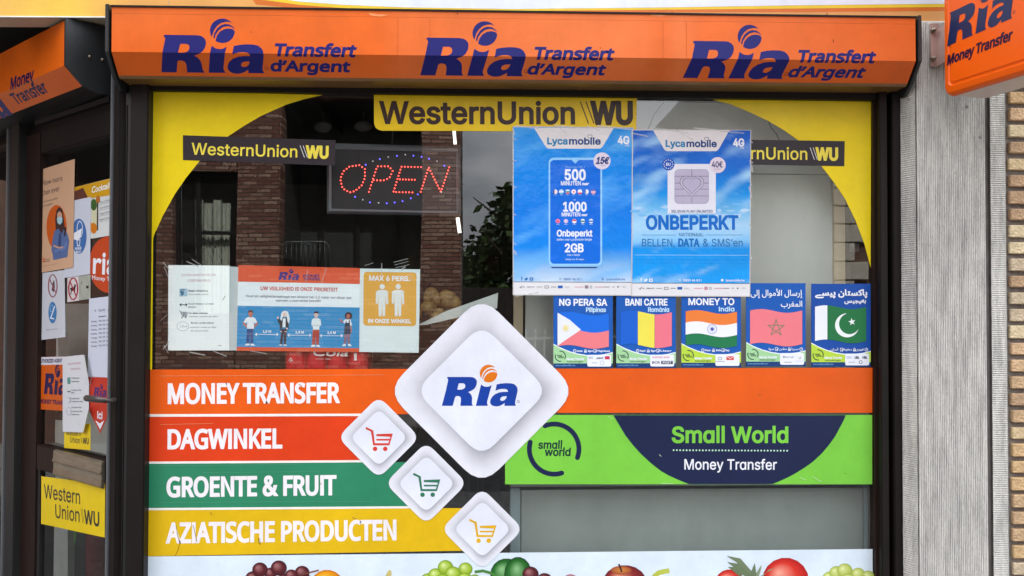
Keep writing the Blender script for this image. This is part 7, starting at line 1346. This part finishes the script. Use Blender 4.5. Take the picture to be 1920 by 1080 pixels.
# cans in red film
YK = .022; t = item('can_pack', 'red film-wrapped pack of cola cans standing behind the safety poster', 'can pack', 612, 675, YK)
b = MB(); x0, x1 = atx(533, YK), atx(690, YK); z0, z1 = atz(610, 694, YK)-.003, atz(610, 580, YK); n = 4; vs = []
cols = 40; rows_ = [(z0, .75), (z0+.012, .97), (z0+.05, 1), (z1-.02, 1), (z1, .8)]
for z, k in rows_:
    for i in range(cols+1):
        p = i/cols; x = x0+(x1-x0)*p; bul = abs(math.sin(p*n*math.pi)); vs.append((x, YK+.03-.035*bul**.5*k, z))
b.add(vs, [(r_*(cols+1)+i, r_*(cols+1)+i+1, (r_+1)*(cols+1)+i+1, (r_+1)*(cols+1)+i) for r_ in range(len(rows_)-1) for i in range(cols)], True)
b.add([(x0, YK+.03, z0), (x1, YK+.03, z0), (x1, YK+.16, z0), (x0, YK+.16, z0), (x0, YK+.03, z1), (x1, YK+.03, z1), (x1, YK+.16, z1), (x0, YK+.16, z1)], [(4, 5, 6, 7), (0, 4, 7, 3), (1, 2, 6, 5), (3, 7, 6, 2)]); b.build('wrapped_cans', M['redpack'], t)
P = Print(wplane(YK-.0075)); P.text('N', 'Cola', (585, 667), (652, 668), 15, c(240, 225, 225), .02, .3, 1); P.text('N', 'SINCE 1886', (592, 674.5), (620, 674.5), 2.6, c(230, 170, 170), 0, 0, 1); P.rect(664, 662, 669, 676, c(236, 220, 220), 1)
P.line([(541.5, 676), (545, 671.5), (548.6, 676), (543, 677.5)], 1.2, c(236, 210, 210), 1); P.build('lettering', M['vinyl'], t)
b = MB(); b.box(atx(285, .15), atx(985, .15), .012, .52, atz(610, 694, YK)-.03, atz(610, 694, YK)-.003); struct(b.build('window_ledge', M['dark']))
t = item('fruit_bag', 'net of yellowish fruit standing behind the capacity notice', 'bag of fruit', 820, 580, .25)
fb = MB()
for k in range(26):
    px, py = R.uniform(782, 862), R.uniform(545, 602); 
    if py < 548+abs(px-815)*.35: continue
    fb.ball(at(px, py, .27+R.uniform(0, .06)), R.uniform(.02, .03), 10, 7)
fb.build('fruit', M['fruit'], t)['kind'] = 'stuff'
t_ = sheet(wplane(.045), [(782, 610), (835, 584), (934, 549), (932, 578), (880, 590), (800, 609)], .001, M['paper'], None, 'price_card', 0, c(196, 200, 196)); tag(t_, 'tilted white price card poking up above the large diamond', 'card')
def tube_lamp(px0, py0, px1, py1, Y, label):
    a, d = at(px0, py0, Y), at(px1, py1, Y); t = thing('light_tube', label, 'light', a, 'lit tubes inside the shop'); b = MB(); b.tube([a, d], .0085*Y/2.2, 8); b.build('tube', M['tube'], t)
    b = MB(); u = (a-d).normalized(); b.tube([a, a+u*.05], .0095*Y/2.2, 8); b.tube([d, d-u*.03], .0095*Y/2.2, 8); b.build('cap', M['silver'], t)
tube_lamp(850.5, 236, 853.5, 271, 2.4, 'lit white tube just under the long yellow sticker'); tube_lamp(858, 408, 862, 437, 3.2, 'lit white tube below the corner of the OPEN sign'); tube_lamp(873, 497, 867.5, 514, 4.2, 'small lit white tube, lowest of the three in the dark shop')
def shelf(x0, x1, y, z1, label, seed):
    t = thing('shop_shelf', label, 'shelf', ((x0+x1)/2, y, .03), 'shelves of goods inside'); rr = random.Random(seed); b = MB()
    b.box(x0, x1, y+.35, y+.37, .03, z1); b.build('back_panel', M['room'], t); b = MB(); b.box(x0-.02, x0, y, y+.37, .03, z1); b.build('side_panel', M['room'], t); b = MB(); b.box(x1, x1+.02, y, y+.37, .03, z1); b.build('side_panel', M['room'], t)
    gs = {k: MB() for k in ('goods_a', 'goods_b', 'goods_c')}; z = .1
    while z < z1-.1:
        b = MB(); b.box(x0+.001, x1-.001, y, y+.349, z, z+.02); b.build('board', M['room'], t); x = x0+.02
        while x < x1-.1:
            w = rr.uniform(.06, .16); h = rr.uniform(.12, .25); k = rr.choice(list(gs)); gs[k].box(x, x+w*.92, y+rr.uniform(.02, .08), y+.3, z+.021, z+.02+h); x += w
        z += .34
    for k in gs: o = gs[k].build('goods', M[k], t); o['kind'] = 'stuff'
shelf(-1.1, .0, 2.3, 1.9, 'shelf of dim packets seen through the dark gaps beside the diamonds', 3)
shelf(.1, .75, 3.4, 2.0, 'farther shelf of goods in the dark shop', 5)
t = thing('pale_fridge', 'pale appliance standing inside the entrance door', 'fridge', (-2.0, 1.3, .03)); b = MB(); b.box(-2.35, -1.75, 1.6, 2.2, .03, 1.62); b.build('body', M['fridge'], t, .01); b = MB(); b.box(-1.9, -1.88, 1.57, 1.6, .6, 1.2); b.build('handle', M['silver'], t)

# ------------------------------------------------------------------ notices on the door
def dsheet(name, label, cat, quad, col, lay, mat='paper', group='notices on the door', off=None):
    s = P45(-.0122+lay*.0011 if off is None else off); u, v = s.uv(quad[0]); t = thing(name, label, cat, s.hit(*quad[0]), group); sheet(s, quad, .0005, M[mat], t, 'sheet', 0, col); return t, s
t, s = dsheet('round_sticker', 'round red ria Money Transfer sticker on the door glass', 'sticker', ellp(204, 496, 37, 53, 40), c(196, 76, 44), 0, 'vinyl')
P = Print(s); P.text('N', 'ria', (174, 512), (219, 515), 40, WT, .035, 0, 1); P.text('N', 'Money Transfer', (172.5, 524), (234, 530), 7.5, WT, .02, 0, 1); P.build('lettering', M['vinyl'], t)
t, s = dsheet('cocktail_poster', 'small yellow Cocktail price poster on the door, right of the mask notice', 'poster', [(136, 352), (206.5, 334.5), (206.5, 441.5), (168, 448)], c(214, 216, 214), 0)
P = Print(s); P.poly([(136.5, 352), (206, 335), (206, 366), (170, 372), (137, 376)], c(206, 156, 26), 1); P.poly([(137, 360), (156, 352), (166, 372), (138, 376)], c(96, 52, 40), 1.5)
P.text('N', 'Cocktail', (172, 362), (205, 353), 11, c(240, 240, 230), .04, .25, 2); P.disc(176, 384, 6, 11, c(60, 96, 40), 1.5); P.disc(184, 374, 4, 7, c(180, 110, 50), 1.6); P.poly([(172, 395), (181, 393), (182, 420), (173, 424)], c(208, 206, 170), 1.5); P.disc(176, 428, 6, 10, c(206, 124, 40), 1.7); P.disc(170, 425, 4, 8, c(214, 140, 40), 1.6); P.line([(183.5, 380), (183, 432)], 2.4, c(70, 60, 40), 1.8)
for i, wd in enumerate(('Pina Colada', 'Sex on the Beach', 'Caipirinha', 'Tequila Sunrise')): P.text('N', wd, (188-i*.8, 381+i*11), (205.5, 376.5+i*11), 3.4, c(70, 70, 76), 0, .1, 1); P.line([(186, 383.5+i*11), (205.5, 379+i*11)], .5, c(120, 120, 120), 1)
P.build('print', M['paper'], t)
t, s = dsheet('mask_notice', 'white notice with a blue mask sign, tucked behind the beige poster', 'notice', [(120, 380), (170.5, 369), (168.5, 514), (121, 521)], c(206, 210, 222), 1)
P = Print(s); P.disc(148, 443, 14.5, 33, c(70, 112, 172), 1, 28); P.poly([ellp(150, 430, 5.6, 16, 16), ellp(150, 430, 4.6, 14.4, 16)], WT, 2); P.poly([(139, 437), (154, 428), (151, 446), (145, 450), (139, 449)], WT, 2); P.poly([[(144, 450), (151, 448), (150, 461), (145, 462)], [(145.2, 451.4), (149.8, 450), (149, 459.6), (146, 460.4)]], WT, 2); P.text('N', 'MASKER', (141, 469), (153, 467.6), 5, WT, .03, 0, 2); P.text('N', 'VERPLICHT', (142, 475), (152, 474), 4, WT, .03, 0, 2); P.build('print', M['paper'], t)
t, s = dsheet('beige_poster', 'peach poster Now more than ever with a masked woman in denim', 'poster', [(74.5, 319), (140, 298), (137, 501), (75.5, 511.5)], c(212, 170, 138), 3)
ZD = lambda x, y: (60+x/4.695, 290+y/4.695); zd = lambda pts: [ZD(*p) for p in pts]
P = Print(s); DT = c(84, 72, 70); P.text('N', 'Now more', ZD(92, 275), ZD(268, 228), 10.5, DT, 0, 0, 1); P.text('N', 'than ever', ZD(90, 360), ZD(244, 318), 10.5, DT, 0, 0, 1); P.text('N', 'send money safely', ZD(86, 425), ZD(228, 388), 3.2, DT, 0, 0, 1); P.text('N', 'support loved ones', ZD(86, 464), ZD(182, 436), 3.2, DT, 0, 0, 1)
P.text('N', 'ria', ZD(80, 955), ZD(118, 942), 11, c(200, 84, 50), .02, 0, 1); P.text('N', 'Money', ZD(122, 930), ZD(158, 922), 2.8, DT, 0, 0, 1); P.text('N', 'Transfer', ZD(122, 948), ZD(160, 940), 2.8, DT, 0, 0, 1); P.line([ZD(86, 985), ZD(225, 958)], .6, c(150, 120, 110), 1); P.build('lettering', M['paper'], t)
P = Print(s); P.disc(*ZD(217, 640), 19, 42, c(208, 96, 40), 1, 32)
P.poly(zd([(212, 700), (206, 560), (216, 490), (240, 460), (268, 480), (278, 540), (290, 640), (304, 700), (270, 720), (240, 690)]), c(62, 40, 38), 2); P.poly(zd([(222, 520), (244, 496), (266, 520), (268, 580), (246, 612), (226, 590)]), c(206, 160, 138), 2.5)
P.poly(zd([(222, 560), (246, 546), (270, 556), (268, 598), (246, 618), (226, 598)]), c(170, 204, 214), 3); P.poly(zd([(186, 900), (190, 928), (312, 900), (318, 840), (330, 760), (312, 690), (280, 660), (262, 700), (236, 650), (200, 670), (184, 740), (172, 840), (186, 880)]), c(88, 110, 158), 2.2)
P.poly(zd([(240, 690), (262, 700), (256, 800), (244, 880), (232, 800)]), c(58, 74, 120), 2.8); P.line(zd([(190, 800), (240, 820), (290, 812)]), 3.2, c(200, 154, 134), 3); P.line(zd([(310, 770), (280, 830), (200, 850)]), 4, c(104, 128, 176), 3.4); P.line(zd([(300, 640), (288, 720)]), 3, c(52, 36, 36), 3); P.build('figure', M['paper'], t)
t, s = dsheet('no_touch_notice', 'white sheet with a no-touching sign above a blue hand washing sign', 'notice', [(78, 512), (121, 506), (122.5, 632), (76, 637.5)], c(204, 206, 214), 0.6)
P = Print(s); RD = c(150, 90, 100); P.ring(99, 536, 9.2, 22, 2.2, RD, 1, 28); P.line([(92.5, 522), (105.5, 550)], 2, RD, 1.5); P.poly([(97, 544), (99, 530), (102, 524), (103, 540), (101, 548)], c(90, 60, 70), 1.2); P.disc(98.6, 586, 7.8, 20.4, c(70, 126, 180), 1, 26); P.line([(103, 574), (97, 592), (95, 596), (102, 598)], 1.6, WT, 2); P.ring(97, 578, 3.6, 7, 1, c(160, 190, 220), 2, 12); P.text('N', 'Raak niets aan', (87, 620), (108, 617), 2.6, c(120, 120, 126), 0, 0, 1); P.build('print', M['paper'], t)
t, s = dsheet('no_dogs_sticker', 'small white no dogs sticker with a red ring', 'sticker', [(126.3, 521), (147.5, 517.5), (148, 563.5), (126.3, 566.5)], c(214, 206, 206), 0)
P = Print(s); RD = c(166, 36, 56); P.ring(137.3, 541.5, 9.6, 21.4, 2.5, RD, 1, 28); P.poly([(131.5, 540), (134.5, 539.5), (138.6, 538.5), (140, 532.5), (143, 535), (141.5, 539.5), (141, 544), (140.6, 551), (139.6, 551), (139.2, 545), (134.6, 545.6), (133.6, 552), (132, 552.4), (133, 544.5)], c(50, 24, 30), 2); P.line([(131, 527), (143.6, 556)], 2, RD, 2.5); P.build('print', M['vinyl'], t)
t, s = dsheet('grey_sticker', 'faded grey sticker with a black square, next to the no dogs sticker', 'sticker', [(148.2, 518), (169.5, 515), (169.5, 560), (148.4, 563)], c(170, 172, 160), 0)
P = Print(s); P.ring(158.5, 539, 8.6, 20.4, .9, c(150, 152, 142), 1, 24); P.poly([(161.6, 536), (166, 535.4), (166, 540.4), (161.6, 541)], c(24, 24, 26), 1); P.line([(152.6, 533), (154.8, 528)], .8, c(80, 80, 80), 1); P.build('print', M['vinyl'], t)
t, s = dsheet('hours_sheet', 'white opening hours sheet hanging right above the red arrow sticker', 'notice', [(167, 560), (206, 555.5), (206, 708), (164.5, 706)], c(208, 212, 226), 1)
P = Print(s); IK = c(120, 122, 134)
P.text('N', 'Dagwinkel', (184.5, 584), (197, 582.6), 4.6, IK, 0, 0, 1); P.text('N', 'Openingsuren', (184.5, 595), (198.5, 593.6), 2.6, c(80, 84, 96), .03, 0, 1)
for i, d in enumerate(('Maandag', 'Dinsdag', 'Woensdag', 'Donderdag', 'Vrijdag', 'Zaterdag', 'Zondag')):
    y = 604.5+i*7.7; P.text('N', d, (171, y), (181.5, y-.9), 3, IK, .02, 0, 1); P.text('N', '9:00', (185, y-1.2), (190.5, y-1.6), 3.2, IK, .02, 0, 1); P.text('N', '12:00', (192.5, y-1.8), (197, y-2.2), 3.2, IK, .02, 0, 1); P.text('N', '20:00', (199.5, y-2.2), (205, y-2.8), 3.2, IK, .02, 0, 1)
P.disc(178.6, 582.5, .8, 2, c(60, 60, 70), 1, 8); P.disc(203, 581, .8, 2, c(60, 60, 70), 1, 8); P.build('print', M['paper'], t)
t, s = dsheet('agent_sticker', 'orange Ria AUTHORIZED AGENT sticker, left of the folded corona sheet', 'sticker', [(71, 669.5), (121, 668.5), (121, 770.5), (69.5, 767)], c(216, 100, 26), 0, 'vinyl')
P = Print(s); P.poly([(71, 669.7), (120.8, 668.7), (120.8, 683.5), (70.8, 684.5)], c(220, 218, 226), 1); P.build('white_band', M['vinyl'], t)
P = Print(s); P.text('N', 'AUTHORIZED AGENT', (73.5, 680), (117, 679), 6, c(50, 46, 96), .06, .1, 2); a, d = s.uv((82.5, 738.5)), s.uv((124, 741)); ria(P, a, d, VIO, VIO, 1, H=(s.uv((82, 700))[1]-s.uv((82, 738.5))[1])/646); P.text('N', 'MONEY TRANSFER', (75, 756), (130, 760), 7.5, VIO, .06, 0, 1); P.build('lettering', M['vinyl'], t)
t, s = dsheet('small_yellow_sticker', 'small yellow Western Union sticker low on the upper door glass', 'sticker', [(120.3, 798), (169.4, 794), (169.4, 844), (120.3, 840)], c(238, 206, 20), 0, 'vinyl')
P = Print(s); P.text('I', 'Western', (124, 816), (152, 817.5), 10, BLK, .02, 0, 1); P.text('I', 'Union', (131.5, 829), (150, 831.5), 10.5, BLK, .02, 0, 1); P.text('I', 'WU', (155.5, 831.5), (166.6, 832.4), 10.5, BLK, .06, 0, 1)
for k in (0, 1.8): P.line([(151.6+k, 820.5), (153+k, 831.5)], .5, BLK, 1)
P.build('lettering', M['vinyl'], t)
t, s = dsheet('arrow_sticker', 'red pin-shaped Ria sticker with the word Ici and a white arrow', 'sticker', [(164.5, 707), (206, 707.5), (206, 770), (200, 785), (187.6, 812.5), (167, 770), (164, 750)], c(196, 66, 52), .3, 'vinyl')
P = Print(s); a, d = s.uv((176, 742)), s.uv((199, 744.5)); ria(P, a, d, c(70, 46, 110), c(70, 46, 110), 1, H=(s.uv((176, 726))[1]-s.uv((176, 742))[1])/646); P.text('I', 'Ici', (182.5, 784), (192, 786), 13, WT, .05, 0, 1); P.poly([(178.6, 788), (187.4, 794), (195.6, 788), (188, 805.5)], WT, 1)
for k in range(7): P.disc(166+k*.9, 735-k*4.4, .7, 1.4, WT, 1, 8)
P.build('print', M['vinyl'], t)
# folded sheet: its right edge bends away from the glass
s = P45(-.0075); t = thing('folded_notice', 'white corona notice with folded corners over the orange agent sticker', 'notice', s.hit(117, 669), 'notices on the door')
sheet(s, [(117.5, 669.3), (156, 665), (166.6, 718), (166.6, 762), (153, 811), (117.5, 809.5)], .0005, M['paper'], t, 'sheet', 0, c(216, 216, 220))
b = MB(); f3 = lambda x, y, o: P45(-.0075+o).hit(x, y)
b.add([f3(156, 665, .001), f3(166.6, 718, .001), f3(166.6, 716, .016), f3(158.5, 666, .012)], [(0, 1, 2, 3)]); b.build('folded_corner', M['card'], t); b = MB(); b.add([f3(153, 811, .001), f3(166.6, 762, .001), f3(166.6, 765, .014), f3(156, 811, .01)], [(0, 1, 2, 3)]); b.build('folded_corner', M['card'], t)
P = Print(s); P.text('N', 'EXTRA MAATREGELEN', (127.5, 684.5), (152, 682), 3.4, PK, 0, 0, 1); P.text('N', 'CORONAVIRUS', (132, 694), (151, 692.6), 3.4, PK, 0, 0, 1)
P.poly([(126.5, 708), (132, 707.5), (132, 720), (126.5, 720)], c(90, 150, 140), 1); P.line([(126.5, 734), (132.4, 734.2)], 2, c(90, 94, 100), 1); P.line([(127.5, 746), (132, 746), (131.5, 755), (128, 755)], 1, c(150, 152, 160), 1); P.ring(129.2, 771, 4.6, 7.8, .7, c(160, 164, 172), 1, 16)
for y, x1 in ((710, 149), (716.5, 149), (732.5, 153), (737.5, 139), (748.5, 149), (754, 156), (765, 153), (772.5, 155), (778.5, 149)): P.text('N', 'Houd afstand van elkaar' if x1 > 141 else 'afstand', (134, y), (x1, y-.2), 2.6, GRY, .02, 0, 1)
P.line([(149.5, 797), (150.5, 793)], .6, c(120, 120, 124), 1); P.build('print', M['paper'], t)
t, s = dsheet('yellow_sign', 'yellow Western Union sign on the lower half of the door', 'sign', [(77.5, 893), (197, 907.5), (196.2, 1008), (77, 982)], c(238, 206, 22), 9, 'vinyl', off=.0105)
P = Print(s); P.text('I', 'Western', (83, 933), (150.5, 945.5), 25, BLK, .015, 0, 1); P.text('I', 'Union', (104, 970.5), (149.5, 979), 25, BLK, .015, 0, 1); P.text('I', 'WU', (158, 981), (186.6, 986.5), 24.5, BLK, .05, 0, 1)
for k in (0, 2.4): P.line([(151.8+k, 953+k*.2), (155.4+k, 981+k*.2)], .55, BLK, 1)
P.build('lettering', M['vinyl'], t)
# drinks cooler seen through the lower door glass
s = P45(-.35); t = thing('drinks_cooler', 'dark drinks cooler with green claw marks and a red side, behind the lower door glass', 'cooler', s.hit(130, 1040))
ps_ = [s.hit(*p) for p in ((128, 900), (160, 900), (160, 1140), (128, 1140))]; b = MB(); b.prism(ps_, -N45*.4); b.build('black_front', M['can'], t)
ps_ = [s.hit(*p) for p in ((160.5, 900), (240, 900), (240, 1140), (160.5, 1140))]; b = MB(); b.prism(ps_, -N45*.35); b.build('red_side', M['darkred'], t)
P = Print(s); GC = c(130, 214, 70)
for pts in (((131, 985), (131.6, 1005), (131, 1022), (133, 1028)), ((135.6, 985), (135.2, 1010), (135.6, 1024), (137, 1034)), ((140.4, 985), (141, 1004), (139.8, 1016), (139.2, 1026))): P.line(pts, 1.3, GC, 1)
P.build('claw_logo', M['vinyl'], t)
ps_ = [P45(-.32).hit(*p) for p in ((60, 880), (127, 880), (127, 1140), (60, 1140))]; t = thing('grey_counter', 'pale grey counter side inside the door, left of the cooler', 'counter', ps_[3]); b = MB(); b.prism(ps_, -N45*.3); b.build('side', M['fridge'], t)
ps_ = [P45(-.5).hit(*p) for p in ((60, 770), (235, 770), (235, 880), (60, 880))]; b = MB(); b.prism(ps_, -N45*.2); b.build('top', M['cab'], t)
ps_ = [P45(-.42).hit(*p) for p in ((88, 630), (108, 625), (110, 668), (88, 670))]; b = MB(); b.prism(ps_, -N45*.05); tag(b.build('pale_box', M['card']), 'pale box on the counter behind the door, under the no-touching sheet', 'box')

# loose ends of tape round the paper notices
for nm, lst, dp in (('virus_notice', [(306, 492, 318, 505, 1.6), (308, 500, 316, 520, 1.2), (306, 655, 318, 640, 1.8), (308, 648, 316, 662, 1.4), (350, 490, 372, 500, 2), (360, 486, 380, 499, 1.4), (355, 660, 385, 666, 2.4), (400, 658, 425, 668, 2), (314, 590, 300, 602, 1)], YI), ('safety_poster', [(577, 506, 573, 531, 1.3), (612, 503, 603, 531, 1.3), (470, 658, 500, 663, 1.6)], YI+.0012), ('capacity_notice', [(716, 494, 715, 520, 1.6), (738, 492, 765, 485, 1.2), (740, 497, 766, 490, 1), (742, 502, 768, 496, 1.2), (752, 506, 760, 500, 3), (684, 498, 700, 493, 1), (767, 515, 773, 526, 1.6)], YI+.0003)):
    tapes(bpy.data.objects[nm], lst, wplane(dp))
